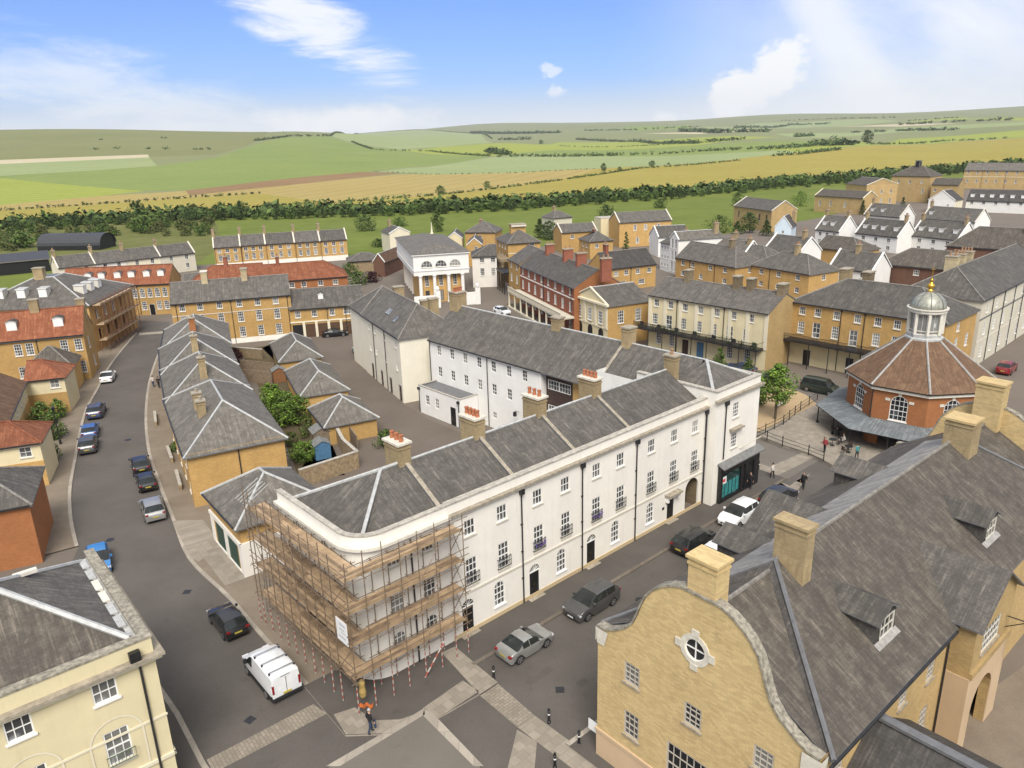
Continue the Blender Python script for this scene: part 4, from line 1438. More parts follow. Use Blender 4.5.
(3.6,'s2',[0.4,0.85])]},{'k':'hiptow','o':(-12.6,227.2),'a':-13.4,'w':9.07,'h':7.,'d':9.,'rise':2.7,'roof':'hip','wall':'yellow','rm':'slate','W':[],'S':[],'rl':4.3,'n':'house','lab':'yellow brick house with a pyramid slate roof behind the white temple','rows':[(5.5,'c2',[0.5])],'chim':[(3.,0.8,1.6,{'mat':'red'})]},{'k':'gabA','o':(-11.,206.85),'a':0.,'w':3.81,'h':6.,'d':10.,'rise':1.6,'roof':'front','wall':'yellow','rm':'slate','W':[],'S':[],'n':'house','lab':'yellow house with two parallel gables behind the white temple','rows':[(4.5,'s2',[0.6])]},{'k':'gabB','o':(-17.44,221.76),'a':0.,'w':4.1,'h':6.,'d':10.,'rise':1.6,'roof':'front','wall':'cream','rm':'slate','W':[],'S':[],'n':'house','lab':'cream house with a low front gable behind the white temple','rows':[]},{'k':'pedP1','o':(-36.45,237.31),'a':25.2,'w':6.54,'h':6.,'d':9.,'rise':1.7,'roof':'front','wall':'cream_pale','rm':'slate','W':[],'S':[],'n':'house','lab':'cream house with a pediment gable on the grass bank','rows':[(4.2,'b2',[0.5])],'wall2':{'r':'yellow'},'chim':[(2.6,0.9,1.5,{})]},{'k':'brownlong','o':(-34.61,194.79),'a':-14.,'w':2.99,'h':4.,'d':26.,'rise':1.9,'roof':'front','wall':'brown_brick','rm':'tile_brown','W':[],'S':[],'n':'house','lab':'long brown tiled house running back beside the white temple'},{'k':'car port','o':(-42.6,202.45),'a':14.,'w':9.14,'h':3.,'d':7.,'rise':1.6,'roof':'hip','wall':'garden_stone','rm':'slate','W':[],'S':[],'n':'outbuilding','lab':'low hipped slate outbuilding beside the yellow terrace','cat':'building'},{'k':'tower','o':(-0.01,179.86),'a':14.6,'w':7.85,'h':9.5,'d':11.,'rise':2.6,'roof':'hip','wall':'yellow','rm':'slate','W':[],'S':[],'rl':4.,'n':'tower_house','lab':'tall yellow brick house with hipped roof and a white topped chimney block','cat':'building','srows':[('l',8.4,'s1',[0.25,0.5,0.75]),
('l',5.8,'s2',[0.25,0.5,0.75]),
('l',2.8,'s2',[0.25,0.5,0.75])],'rows':[(8.6,'sq',[0.75])],'string':[(7.,0.18,'cream_pale')],'chim':[(4.,0.55,1.3,{'lu':3.6,'lv':2.,'pots':0,'mat':'yellow'})]},{'k':'mid1','o':(15.95,227.5),'a':14.4,'w':11.11,'h':6.,'d':8.,'rise':2.,'roof':'gable','wall':'yellow','rm':'slate','W':[],'S':[],'n':'house','coping':'stone_trim','lab':'yellow brick house with small gable copings left of the yellow house on the bank','rows':[(4.6,'c2',[0.3])]},{'k':'mid2','o':(22.85,213.67),'a':16.9,'w':6.99,'h':5.,'d':8.,'rise':2.2,'roof':'hip','wall':'yellow','rm':'slate','W':[],'S':[],'rl':3.9,'n':'house','lab':'yellow brick house with pyramid roof below the gable coped house','rows':[(3.6,'c2',[0.3])],'srows':[('l',3.6,'c2',[0.3,0.6])],'chim':[(4.,0.8,1.6,{'mat':'red'})]},{'k':'mid3','o':(15.7,260.6),'a':27.8,'w':7.17,'h':7.,'d':8.,'rise':2.,'roof':'hip','wall':'cream_grey','rm':'slate','W':[],'S':[],'rl':3.,'n':'house','lab':'grey stone house with pyramid roof by the dark conifer','rows':[],'chim':[(3,0.6,1.5,{})]},{'k':'w2','o':(40.87,221.61),'a':-80.6,'w':7.37,'h':5.6,'d':9.,'rise':2.6,'roof':'front','wall':'white_clean','rm':'slate','W':[],'S':[],'n':'house','lab':'white gabled house at the end of the narrow lane','rows':[]},{'k':'w3','o':(38.62,193.86),'a':-72.2,'w':4.74,'h':7.,'d':8.,'rise':1.8,'roof':'gable','wall':'white_clean','rm':'slate','W':[],'S':[],'n':'house','lab':'lower white house beside the tall white house in the lane','rows':[(5.8,'sm',[0.2,0.5,0.8]),
(3.5,'sm',[0.2,0.5,0.8]),
(1.5,'sm',[0.2,0.5,0.8])]},{'k':'w4','o':(40.05,189.29),'a':-74.2,'w':4.31,'h':8.6,'d':12.,'rise':1.6,'roof':'front','wall':'white_clean','rm':'slate_light','W':[],'S':[],'n':'house','lab':'tall white house with narrow windows in the lane','rows':[(7.3,'tall',[0.3,0.7]),
(4.4,'tall',[0.3,0.7]),
(1.7,'tall',[0.3,0.7])],'chim':[(3.,0.9,1.6,{})]},{'k':'w5','o':(50.27,189.78),'a':-45.,'w':6.17,'h':4.2,'d':10.,'rise':3.6,'roof':'gable','wall':'white_clean','rm':'slate','W':[],'S':[],'n':'house','lab':'broad grey roofed white house behind the yellow hipped houses','rows':[],'chim':[(4.,0.5,1.4,{})]},{'k':'Y1','o':(39.47,179.28),'a':-59.7,'w':18.65,'h':5.3,'d':9.,'rise':3.3,'roof':'hipR','wall':'yellow','rm':'slate','W':[],'S':[],'n':'house','lab':'yellow brick house with hipped slate roof at the mouth of the lane','rows':[(4.2,'c2',[0.13,0.3,0.6,0.84]),
(1.8,'c2',[0.13,0.3,0.45,0.84])],'pipes':(4.8,12.6),'srows':[('r',4.1,'c2',[0.5])],'chim':[(13.,0.5,1.6,{'mat':'stone_dark'})]},{'k':'Y2','o':(52.97,165.71),'a':-60.4,'w':15.5,'h':5.3,'d':9.,'rise':3.01,'roof':'hip','wall':'yellow','rm':'slate','W':[],'S':[],'n':'house','lab':'yellow brick house with white paired windows behind the long cream terrace','rows':[(4.2,'c2',[0.2,0.5,0.82]),
(1.6,'c2',[0.2,0.5,0.82])],'pipes':(5.4,),'srows':[('r',4.1,'c2',[0.5])],'chim':[(8.4,0.5,1.7,{'mat':'chimney_brick'})]},{'k':'wA','o':(64.7,192.47),'a':-60.,'w':10.69,'h':4.8,'d':8.,'rise':3.2,'roof':'gable','wall':'white_clean','rm':'slate','W':[],'S':[],'n':'house','lab':'white house with plain slate roof and white gable behind the hipped yellow house','coping':'white_paint','rows':[(3.8,'sm',[0.5])],'chim':[(8.6,0.5,1.6,{})]},{'k':'wB','o':(68.51,161.81),'a':-52.,'w':9.37,'h':5.,'d':8.,'rise':3.2,'roof':'gable','wall':'white_clean','rm':'slate','W':[],'S':[],'n':'house','lab':'white cottage with long slate roof and lean dormer behind the wide yellow house','coping':'white_paint','rows':[(4.,'c2',[0.3,0.5,0.8])],'chim':[(4.,0.5,1.4,{})]},{'k':'gmid','o':(79.25,196.71),'a':-55.,'w':12.08,'h':4.2,'d':9.,'rise':2.6,'roof':'hipR','wall':'yellow','rm':'slate_brown','W':[],'S':[],'n':'house','lab':'low yellow house with brown grey hipped roof among the white rows'},{'k':'chapel','o':(83.12,284.3),'a':-73.7,'w':23.15,'h':7.28,'d':10.,'rise':2.83,'roof':'gable','wall':'yellow_pale','rm':'slate','W':[],'S':[],'n':'chapel','lab':'long yellow stone hall with gable pediment beside the green field','cat':'building','coping':'stone_trim','win':{'frame':'dark_clad'},'rows':[(4.5,'tall',[0.15,0.4,0.7,0.88])],'pipes':(),'string':[(6.9,0.3,'cream_pale')]},{'k':'blue','o':(83.26,239.63),'a':-30.1,'w':4.95,'h':4.6,'d':8.,'rise':3.2,'roof':'front','wall':'pale_blue','rm':'slate_dark','W':[],'S':[],'n':'cottage','lab':'pale blue gabled cottage beside the yellow stone hall','rows':[(3,'sm',[0.5])],'chim':[(4.,0.95,1.4,{})]},{'k':'row0','o':(92.7,231.26),'a':-62.,'w':8.47,'h':4.5,'d':8.,'rise':3.9,'roof':'gable','wall':'white_clean','rm':'slate','W':[],'S':[],'n':'cottage','lab':'white cottage with small round rooflights beside the pale blue cottage','grp':'white cottages with dormers','coping':'white_paint','rows':[(3.3,'c2',[0.2,0.5,0.8]),
(1.2,'c2',[0.2,0.5,0.8])],'dorm':[(1.8,1.3,{'w':1.2,'h':1.1,'kind':'shed'}),
(4.7,1.3,{'w':1.2,'h':1.1,'kind':'shed'})],'chim':[(0.3,0.5,1.5,{'lu':0.6,'lv':1.0}),
(8,0.5,1.5,{'lu':0.6,'lv':1.0})]},{'k':'row1','o':(100.06,220.67),'a':-62.,'w':13.46,'h':4.5,'d':8.,'rise':3.9,'roof':'gable','wall':'white_clean','rm':'slate','W':[],'S':[],'n':'cottage','lab':'white cottage with four dormers in the middle of the white row','grp':'white cottages with dormers','coping':'white_paint','rows':[(3.3,'c2',[0.2,0.5,0.8]),
(1.2,'c2',[0.2,0.5,0.8])],'dorm':[(1.8,1.3,{'w':1.2,'h':1.1,'kind':'shed'}),
(4.7,1.3,{'w':1.2,'h':1.1,'kind':'shed'}),
(7.6,1.3,{'w':1.2,'h':1.1,'kind':'shed'}),
(11.6,1.3,{'w':1.2,'h':1.1,'kind':'shed'})],'chim':[(0.3,0.5,1.5,{'lu':0.6,'lv':1.0}),
(12.6,0.5,1.5,{'lu':0.6,'lv':1.0})]},{'k':'row2','o':(111.62,212.07),'a':-62.,'w':13.4,'h':4.5,'d':8.,'rise':3.9,'roof':'gable','wall':'white_clean','rm':'slate','W':[],'S':[],'n':'cottage','lab':'white cottage with four dormers at the right end of the white row','grp':'white cottages with dormers','coping':'white_paint','rows':[(3.3,'c2',[0.2,0.5,0.8]),
(1.2,'c2',[0.2,0.5,0.8])],'dorm':[(1.8,1.3,{'w':1.2,'h':1.1,'kind':'shed'}),
(4.7,1.3,{'w':1.2,'h':1.1,'kind':'shed'}),
(7.6,1.3,{'w':1.2,'h':1.1,'kind':'shed'}),
(11.6,1.3,{'w':1.2,'h':1.1,'kind':'shed'})],'chim':[(0.3,0.5,1.5,{'lu':0.6,'lv':1.0}),
(12.6,0.5,1.5,{'lu':0.6,'lv':1.0})]},{'k':'rr0','o':(125.38,271.47),'a':-62.,'w':13.92,'h':4.2,'d':8.,'rise':3.6,'roof':'gable','wall':'white_clean','rm':'slate','W':[],'S':[],'n':'cottage','lab':'grey roofed cottage just behind the white dormered row with two dormers','grp':'white cottages with dormers','coping':'stone_trim','dorm':[(2.,1.3,{'w':1.1,'h':1.,'kind':'shed'}),
(6.,1.3,{'w':1.1,'h':1.,'kind':'shed'})],'chim':[(0.3,0.5,1.5,{'lu':0.6,'lv':1.0})]},{'k':'rr1','o':(137.32,255.42),'a':-62.,'w':17.88,'h':4.2,'d':8.,'rise':3.6,'roof':'gable','wall':'white_clean','rm':'slate','W':[],'S':[],'n':'cottage','lab':'long grey roofed cottage behind the right end of the white row','grp':'white cottages with dormers','coping':'stone_trim','dorm':[(2.,1.3,{'w':1.1,'h':1.,'kind':'shed'})],'chim':[(0.3,0.5,1.5,{'lu':0.6,'lv':1.0})]},{'k':'R6','o':(184.,310.68),'a':-45.,'w':25.09,'h':4.49,'d':8.,'rise':4.,'roof':'gable','wall':'white_clean','rm':'slate_dark','W':[],'S':[],'n':'terrace','lab':'long white terrace with a row of pale dormers at the right edge','cat':'building','rows':[(3.6,'c2',[0.08,0.247,0.415,0.583,0.75])],'dorm':[(1.6,1.2,{'w':1.4,'h':1.2,'kind':'shed'}),
(5.,1.2,{'w':1.4,'h':1.2,'kind':'shed'}),
(8.4,1.2,{'w':1.4,'h':1.2,'kind':'shed'}),
(11.8,1.2,{'w':1.4,'h':1.2,'kind':'shed'}),
(15.4,1.2,{'w':1.4,'h':1.2,'kind':'shed'}),
(19.,1.2,{'w':1.4,'h':1.2,'kind':'shed'})]},{'k':'wgab','o':(169.9,312.72),'a':-48.,'w':9.78,'h':5.,'d':9.,'rise':3.6,'roof':'front','wall':'white_clean','rm':'slate_dark','W':[],'S':[],'n':'house','lab':'white gabled house left of the long white terrace','rows':[(3.,'sm',[0.75])],'wall2':{'r':'cream_pale'}},{'k':'towR','o':(180.44,366.75),'a':-52.,'w':17.35,'h':11.62,'d':12.,'rise':4.,'roof':'hip','wall':'yellow_pale','rm':'slate_brown','W':[],'S':[],'rl':6.,'n':'hall','lab':'tall yellow stone hall with pyramid roof and a dark square cupola','cat':'building','rows':[(9.,'b2',[0.2,0.5,0.8]),
(5,'tall',[0.85])],'special':'cupola'},{'k':'wingR','o':(188.9,346.88),'a':-45.,'w':10.94,'h':8.5,'d':9.,'rise':2.4,'roof':'gable','wall':'yellow_pale','rm':'slate_brown','W':[],'S':[],'n':'hall_wing','lab':'lower yellow stone wing right of the hall with the cupola','cat':'building','rows':[(6,'b2',[0.15])]},{'k':'longR','o':(251.2,430.25),'a':-45.,'w':40.87,'h':9.63,'d':12.,'rise':3.6,'roof':'gable','wall':'yellow_pale','rm':'slate_light','W':[],'S':[],'n':'warehouse','lab':'long pale stone building with regular windows at the right skyline of the town','cat':'building','rows':[(8.5,'s2',[0.05,0.162,0.275,0.387,0.5,0.613,0.725,0.837,0.95]),
(4.,'s2',[0.05,0.162,0.275,0.387,0.5,0.613,0.725,0.837,0.95])],'pipes':(9.,20.),'string':[(6.2,0.25,'cream_pale')]},{'k':'pedA','o':(155.91,337.86),'a':8.,'w':14.56,'h':9.5,'d':16.,'rise':2.6,'roof':'front','wall':'yellow_pale','rm':'slate_brown','W':[],'S':[],'n':'hall','lab':'yellow stone hall with a pedimented gable end near the wheat field','cat':'building','rows':[(6.5,'b2',[0.2,0.5,0.8]),
(2.5,'tall',[0.2,0.5,0.8])],'coping':'cream_pale'},{'k':'pedB','o':(130.26,329.1),'a':-60.,'w':23.02,'h':6.59,'d':9.,'rise':2.2,'roof':'gable','wall':'yellow_pale','rm':'slate_brown','W':[],'S':[],'n':'hall','lab':'low yellow stone range with tall dark windows near the wheat field','cat':'building','rows':[(3.6,'tall',[0.12,0.35,0.65])],'coping':'cream_pale'},{'k':'brick','o':(79.26,162.1),'a':-47.9,'w':12.91,'h':5.5,'d':9.,'rise':3.,'roof':'hipL','wall':'brown_brick','rm':'slate_brown','W':[],'S':[],'n':'house','lab':'dark red brick house with brown slate roof behind the golden dome','rows':[(4.2,'sq',[0.6])],'e':0.3},{'k':'bigR','o':(100.34,174.36),'a':-41.6,'w':17.89,'h':7.,'d':10.,'rise':4.,'roof':'hipL','wall':'brown_brick','rm':'slate_brown','W':[],'S':[],'n':'house','lab':'big dark brick house with broad brown roof and dormer window at right','rows':[(5.4,'s2',[0.75])],'chim':[(15.,0.4,1.6,{'lu':1.4,'lv':1.2,'pots':0})]},{'k':'hip1','o':(-39.79,82.93),'a':-61.8,'w':19.3,'h':5.6,'d':9.,'rise':2.9,'roof':'hip','wall':'yellow','rm':'slate_light','W':[],'S':[],'n':'terraced_house','lab':'nearest and largest hipped house on the curved road,with a blank yellow end wall','rc':'lead','grp':'hipped houses along the curved road','rl':5.6,'rows':[(4.3,'c2',[0.1,0.3,0.5,0.7,0.9]),
(1.6,'c2',[0.1,0.3,0.5,0.7,0.9])],'srows':[],'chim':[(10.2,0.27,1.5,{'mat':'chimney_brick','lu':0.75,'lv':0.8,'pots':1,'pot':'stone_dull','poth':0.35}),
(13.2,0.27,1.5,{'mat':'chimney_brick','lu':0.75,'lv':0.8,'pots':1,'pot':'stone_dull','poth':0.35})],'e':0.35,'endpipe':4.4},{'k':'hip2','o':(-45.4,94.9),'a':-64.2,'w':14.2,'h':5.6,'d':8.9,'rise':2.9,'roof':'hip','wall':'yellow','rm':'slate_light','W':[],'S':[],'n':'terraced_house','lab':'second hipped house from the near end of the curved road terrace','rc':'lead','grp':'hipped houses along the curved road','rl':5.,'rows':[(4.3,'c2',[0.1,0.367,0.633,0.9]),
(1.6,'c2',[0.1,0.367,0.633,0.9])],'chim':[(11.6,0.48,1.,{'mat':'chimney_brick','lu':0.75,'lv':0.8,'pots':1,'pot':'stone_dull','poth':0.35})],'e':0.35},{'k':'hip3','o':(-50.4,106.1),'a':-65.5,'w':14.,'h':5.6,'d':8.9,'rise':2.9,'roof':'hip','wall':'yellow','rm':'slate_light','W':[],'S':[],'n':'terraced_house','lab':'third hipped house along the curved road,one yellow chimney on its near slope','rc':'lead','grp':'hipped houses along the curved road','rl':5.,'rows':[(4.3,'c2',[0.1,0.367,0.633,0.9]),
(1.6,'c2',[0.1,0.367,0.633,0.9])],'chim':[(11.3,0.48,0.9,{'mat':'chimney_brick','lu':0.75,'lv':0.8,'pots':1,'pot':'stone_dull','poth':0.35})],'e':0.35},{'k':'hip4','o':(-54.7,118.1),'a':-69.,'w':13.6,'h':5.6,'d':9.,'rise':2.9,'roof':'hip','wall':'yellow','rm':'slate_light','W':[],'S':[],'n':'terraced_house','lab':'farthest hipped house of the curved road terrace,by the three storey block','rc':'lead','grp':'hipped houses along the curved road','rl':5.,'rows':[(4.3,'c2',[0.1,0.367,0.633,0.9]),
(1.6,'c2',[0.1,0.367,0.633,0.9])],'chim':[(11.3,0.48,0.8,{'mat':'orange','lu':0.75,'lv':0.8,'pots':1,'pot':'stone_dull','poth':0.35})],'e':0.35},{'k':'gar1','o':(-38.7,119.4),'a':-68.,'w':11.7,'h':2.5,'d':6.,'rise':2.,'roof':'hip','wall':'yellow','rm':'slate_light','W':[],'S':[],'n':'garage','lab':'far garage with hipped slate roof beside the coach house','rc':'lead','grp':'small hipped garages in the yard','e':0.3,'cat':'garage'},{'k':'gar2','o':(-32.,103.6),'a':-66.5,'w':12.6,'h':2.5,'d':6.,'rise':2.,'roof':'hip','wall':'yellow','rm':'slate_light','W':[],'S':[],'n':'garage','lab':'middle and longest garage with hipped slate roof above the garden shrubs','rc':'lead','grp':'small hipped garages in the yard','e':0.3,'cat':'garage'},{'k':'gar3','o':(-24.6,87.3),'a':-63.,'w':7.2,'h':2.5,'d':6.,'rise':2.,'roof':'hip','wall':'yellow','rm':'slate_light','W':[],'S':[],'n':'garage','lab':'near garage with hipped slate roof and a plain yellow wall to the parking yard','rc':'lead','grp':'small hipped garages in the yard','e':0.3,'cat':'garage'},{'k':'greendoor','o':(-26.45,59.6),'a':-52.5,'w':7.7,'h':4.8,'d':7.2,'rise':2.2,'roof':'hip','wall':'yellow','rm':'slate_light','W':[],'S':[],'n':'garage_house','lab':'small yellow brick building with white pilasters and two green garage doors','rc':'lead','rl':3.3,'e':0.45,'cat':'garage','special':'green'},{'k':'cream','o':(-21.9,110.1),'a':-63.5,'w':16.9,'h':9.,'d':8.6,'rise':3.1,'roof':'hipR','wall':'cream_white','rm':'slate','W':[],'S':[],'n':'terrace','lab':'tall cream rendered terrace with slate roof,its side lined with doors onto the yard','rows':[(7.6,'sm',[0.2,0.36,0.62,0.9]),
(4.6,'slit',[0.2,0.36,0.62,0.9])],'doors':[('f',3.6,0.95,2.2,'dark_clad'),
('f',7.92,0.95,2.2,'dark_clad'),
('f',11.88,0.95,2.2,'dark_clad'),
('f',15.84,0.95,2.2,'dark_clad')],'pipes':(5.4,10.6),'srows':[('r',7.6,'sm',[0.9])],'chim':[(13.6,0.72,2.,{'lu':0.9,'lv':1.2,'pots':0}),
(9.5,0.75,1.2,{'lu':0.8,'lv':1.1,'pots':0})],'lights':[(7.2,1.9),
(8.,1.9),
(11.5,1.5)],'cat':'building','e':0.3},{'k':'cream2','o':(-24.9,116.4),'a':-63.5,'w':6.6,'h':9.,'d':9.,'rise':3.,'roof':'hip','wall':'cream_white','rm':'slate','W':[],'S':[],'n':'terrace','lab':'far part of the cream terrace with a hipped roof and two skylights','rl':3.2,'cat':'building','e':0.3,'chim':[(4.,0.75,1.2,{'lu':1.,'lv':1.5,'pots':0})]},{'k':'houseA2','o':(-54.45,76.22),'a':115.2,'w':19.08,'h':5.,'d':6.5,'rise':2.,'roof':'gable','wall':'cream','rm':'tile_brown','W':[],'S':[],'n':'cottage','rc':'tile_brown','lab':'cream wing with tall narrow windows and brown tile roof at the left edge','rows':[(3.9,'slit',[0.1,0.3,0.5,0.7,0.9]),
(1.6,'slit',[0.1,0.3,0.5,0.7,0.9])],'string':[(0,2.6,'yellow')]},{'k':'w6','o':(42.1,194.99),'a':-52.,'w':20.53,'h':4.6,'d':9.,'rise':3.4,'roof':'gable','wall':'white_clean','rm':'slate_light','W':[],'S':[],'n':'house','lab':'white walled house with broad pale roof between the tall white house and hipped houses','coping':'white_paint','chim':[(0.4,0.5,1.3,{'lu':0.7,'lv':1.0})]},{'k':'w7','o':(52.14,181.57),'a':-52.,'w':11.27,'h':4.6,'d':9.,'rise':2.8,'roof':'hipR','wall':'yellow','rm':'slate','W':[],'S':[],'n':'house','lab':'grey roofed house tucked behind the two yellow hipped houses','chim':[(3.,0.5,1.4,{})]}]
def front_gable(root, w, d, h, rise, mat, wall, coping=None, e=.25):
 """roof with its ridge running back from a gabled front"""
 m = MB(); ez = h - e * rise / (w / 2); mid = w / 2; zr = h + rise
 m.slab([(-e, d + .1, ez), (-e, -.1, ez), (mid, -.1, zr), (mid, d + .1, zr)], .13, mat, 'lead_dark')
 m.slab([(w + e, -.1, ez), (w + e, d + .1, ez), (mid, d + .1, zr), (mid, -.1, zr)], .13, mat, 'lead_dark')
 o = m.build('roof', root)
 g = MB(); g.tube((mid, -.1, zr + .02), (mid, d + .1, zr + .02), .1, 'lead', 6); g.build('ridge_capping', o)
 c = MB(); k = coping or 'white_paint'
 for s in (-1, 1):
  p0 = Vector((mid + s * (w / 2 + e), -.16, ez - .05)); p1 = Vector((mid, -.16, zr - .05)); up_ = Vector((0, 0, .26)); yy = Vector((0, .3, 0))
  q = [p0, p0 + yy, p1 + yy, p1]
  c.poly([tuple(x + up_) for x in (q if s < 0 else q[::-1])][::-1], k)
  c.poly([tuple(x) for x in ((p0, p1, p1 + up_, p0 + up_) if s < 0 else (p1, p0, p0 + up_, p1 + up_))], k)
 c.build('bargeboard', root)
ROOTS = {}
for s in HOUSES:
 kind = s['roof']
 if kind == 'front':
  s2 = dict(s); s2['roof'] = 'flat'; s2['rm'] = 'lead_dark'; s2['chim'] = ()
  root, _ = house(s2)
  for ch in list(root.children):
   if ch.name.startswith('roof'): bpy.data.objects.remove(ch)
  w, d, h, rise = s['w'], s['d'], s['h'], s['rise']
  t = MB(); t.poly([(0, 0, h), (w, 0, h), (w / 2, 0, h + rise)], s['wall']); t.poly([(w, d, h), (0, d, h), (w / 2, d, h + rise)], s['wall']); t.build('gable', root)
  front_gable(root, w, d, h, rise, s['rm'], s['wall'], s.get('coping'))
  if s.get('special') == 'ped':
   p = MB(); p.box(-.35, -.42, h - .1, w + .35, -.002, h + .22, 'cream_pale'); p.box(-.1, -.12, 2.75, w + .1, -.003, 3.0, 'cream_pale'); p.build('cornice', root)
   for i in range(4):
    c = MB(); u = .35 + (w - .7) * i / 3; c.box(u - .28, -.16, 3.0, u + .28, -.003, h - .1, 'cream_pale'); c.build('pilaster', root)
   for i in range(3):
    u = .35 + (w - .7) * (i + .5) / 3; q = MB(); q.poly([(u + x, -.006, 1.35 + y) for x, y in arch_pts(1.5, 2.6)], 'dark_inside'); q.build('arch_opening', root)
    add_window(root, 'f', w, d, 'big', u, 4.5, sill='stone_trim').location.y = -.12
  for c in s.get('chim', ()): chimney(root, c[0], c[1] * d, h + rise * .6, c[2] + .6, **(c[3] if len(c) > 3 else {}))
  continue
 root, _ = house(s); ROOTS[s['k']] = root
 w, d, h, rise = s['w'], s['d'], s['h'], s['rise']
 if s.get('gablet'):
  u, gw = s['gablet']; m = MB(); gr = gw * .4
  m.poly([(u - gw / 2, -.02, h), (u + gw / 2, -.02, h), (u, -.02, h + gr)], s['wall'])
  y1 = gr / rise * d / 2
  m.slab([(u - gw / 2 - .2, -.2, h - .08), (u, -.2, h + gr + .05), (u, y1, h + gr + .05), (u - gw / 2 - .2, .1, h - .08)][::-1], .1, s['rm'], 'stone_trim')
  m.slab([(u + gw / 2 + .2, -.2, h - .08), (u + gw / 2 + .2, .1, h - .08), (u, y1, h + gr + .05), (u, -.2, h + gr + .05)], .1, s['rm'], 'stone_trim')
  m.build('gablet', root)
 if s.get('garage'):
  p = MB(); p.box(-.1, -.12, 2.75, w + .1, -.004, 3.0, 'cream_pale'); p.build('string_course', root)
  n = 6
  for i in range(n):
   x0 = w * (i + .08) / n; x1 = w * (i + .9) / n
   q = MB()
   if i == 0: q.box(x0, -.004, 0, x1, .0, 2.4, 'dark_inside')  # open bay, no door: a dark sheet stands for the shade inside
   else:
    q.box(x0, -.03, 0, x1, .0, 2.4, 'brown_wood')
    for k in range(1, 8): q.box(x0, -.045, k * .3, x1, -.03 - .001, k * .3 + .02, 'dark_clad')
   q.build('garage_door', root)
   if i: c = MB(); c.box(w * i / n - .22, -.16, 0, w * i / n + .22, -.002, 2.75, 'cream_pale'); c.build('pier', root)
 if s.get('pilasters'):
  for i in range(8):
   c = MB(); u = .25 + (w - .5) * i / 7; c.box(u - .28, -.12, 3.1, u + .28, -.002, h - .3, s['pilasters']); c.build('pilaster', root)
 if s.get('special') == 'ped':
  p = MB(); pz = 1.9
  p.slab([(-.3, -.4, h + .1), (w + .3, -.4, h + .1), (w + .3, 0.3, h + .1), (-.3, .3, h + .1)], .35, 'stone_trim', 'cream_pale')
  p.build('cornice', root)
  for i in range(4):
   c = MB(); u = .35 + (w - .7) * i / 3; c.box(u - .28, -.16, 2.9, u + .28, -.002, h - .25, 'cream_pale'); c.build('pilaster', root)
  for i in range(3):
   u = .35 + (w - .7) * (i + .5) / 3
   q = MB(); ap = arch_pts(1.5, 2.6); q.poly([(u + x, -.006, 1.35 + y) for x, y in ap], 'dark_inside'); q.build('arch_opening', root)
   add_window(root, 'f', w, d, 'big', u, 4.5, sill='stone_trim').location.y = -.12
 if s.get('special') == 'cupola':
  m = MB(); z0 = h + rise - .5
  for sx in (-1, 1):
   for sy in (-1, 1): m.box(w / 2 + sx * .9 - .15, d / 2 + sy * .9 - .15, z0, w / 2 + sx * .9 + .15, d / 2 + sy * .9 + .15, z0 + 2.4, 'lead_dark')
  z0 += .4; m.box(w / 2 - .85, d / 2 - .85, z0, w / 2 + .85, d / 2 + .85, z0 + 2.3, 'black_paint')
  m.box(w / 2 - 1.2, d / 2 - 1.2, z0 + 2.4, w / 2 + 1.2, d / 2 + 1.2, z0 + 2.7, 'lead_dark'); m.build('cupola', root)
 if s['k'] == 'tower':
  m = MB(); m.box(2.2, 4.6, h + rise + .6, 5.9, 7.4, h + rise + .95, 'off_white'); m.build('chimney_cap', root)
# ------------------------------------------------------------------ the white terrace
TO, TDEG = (0.5, 48.9), 41.8
def tw(u, v):
 a = R(TDEG); return (TO[0] + u * math.cos(a) - v * math.sin(a), TO[1] + u * math.sin(a) + v * math.cos(a))
RZ, RV, PZ, EZ, DEP = 12.15, 4.6, 10.42, 9.55, 9.2      # ridge height, ridge depth, parapet, cornice, house depth
def balconet(root, u, zz, y=0.0, flowers=None):
 b = MB(); w2 = .62
 for k in range(9):
  x = -w2 + 2 * w2 * k / 8; b.box(x - .01, -.12, 0, x + .01, -.1, .8, 'iron')
 for zq in (0.02, .4, .76): b.box(-w2, -.125, zq, w2, -.095, zq + .03, 'iron')
 for x in (-w2, w2):
  for zq in (0.02, .76): b.box(x - .015, -.12, zq, x + .015, 0, zq + .03, 'iron')
 b.box(-w2, -.1, -.03, w2, 0, .0, 'stone_trim')
 o = b.build('balcony_railing', root, loc=(u, y, zz))
 if flowers:
  f = MB(); rn = random.Random(int(u * 10))
  for k in range(90):
   p = Vector((rn.uniform(-.5, .5), rn.uniform(-.22, -.13), rn.uniform(.25, .65))); s_ = rn.uniform(.05, .09); a = rn.uniform(0, 6)
   d1 = Vector((math.cos(a), math.sin(a), rn.uniform(-.4, .4))) * s_; d2 = Vector((0, 0, 1)).cross(d1) + Vector((0, 0, s_ * .6))
   f.poly([p, p + d1, p + d1 + d2, p + d2], flowers if k % 3 else 'leaf_mid')
  f.build('flower_box', root, uv=False, loc=(u, y, zz))
plain('flower_purple', (.12, .05, .3), .8, var=.4)
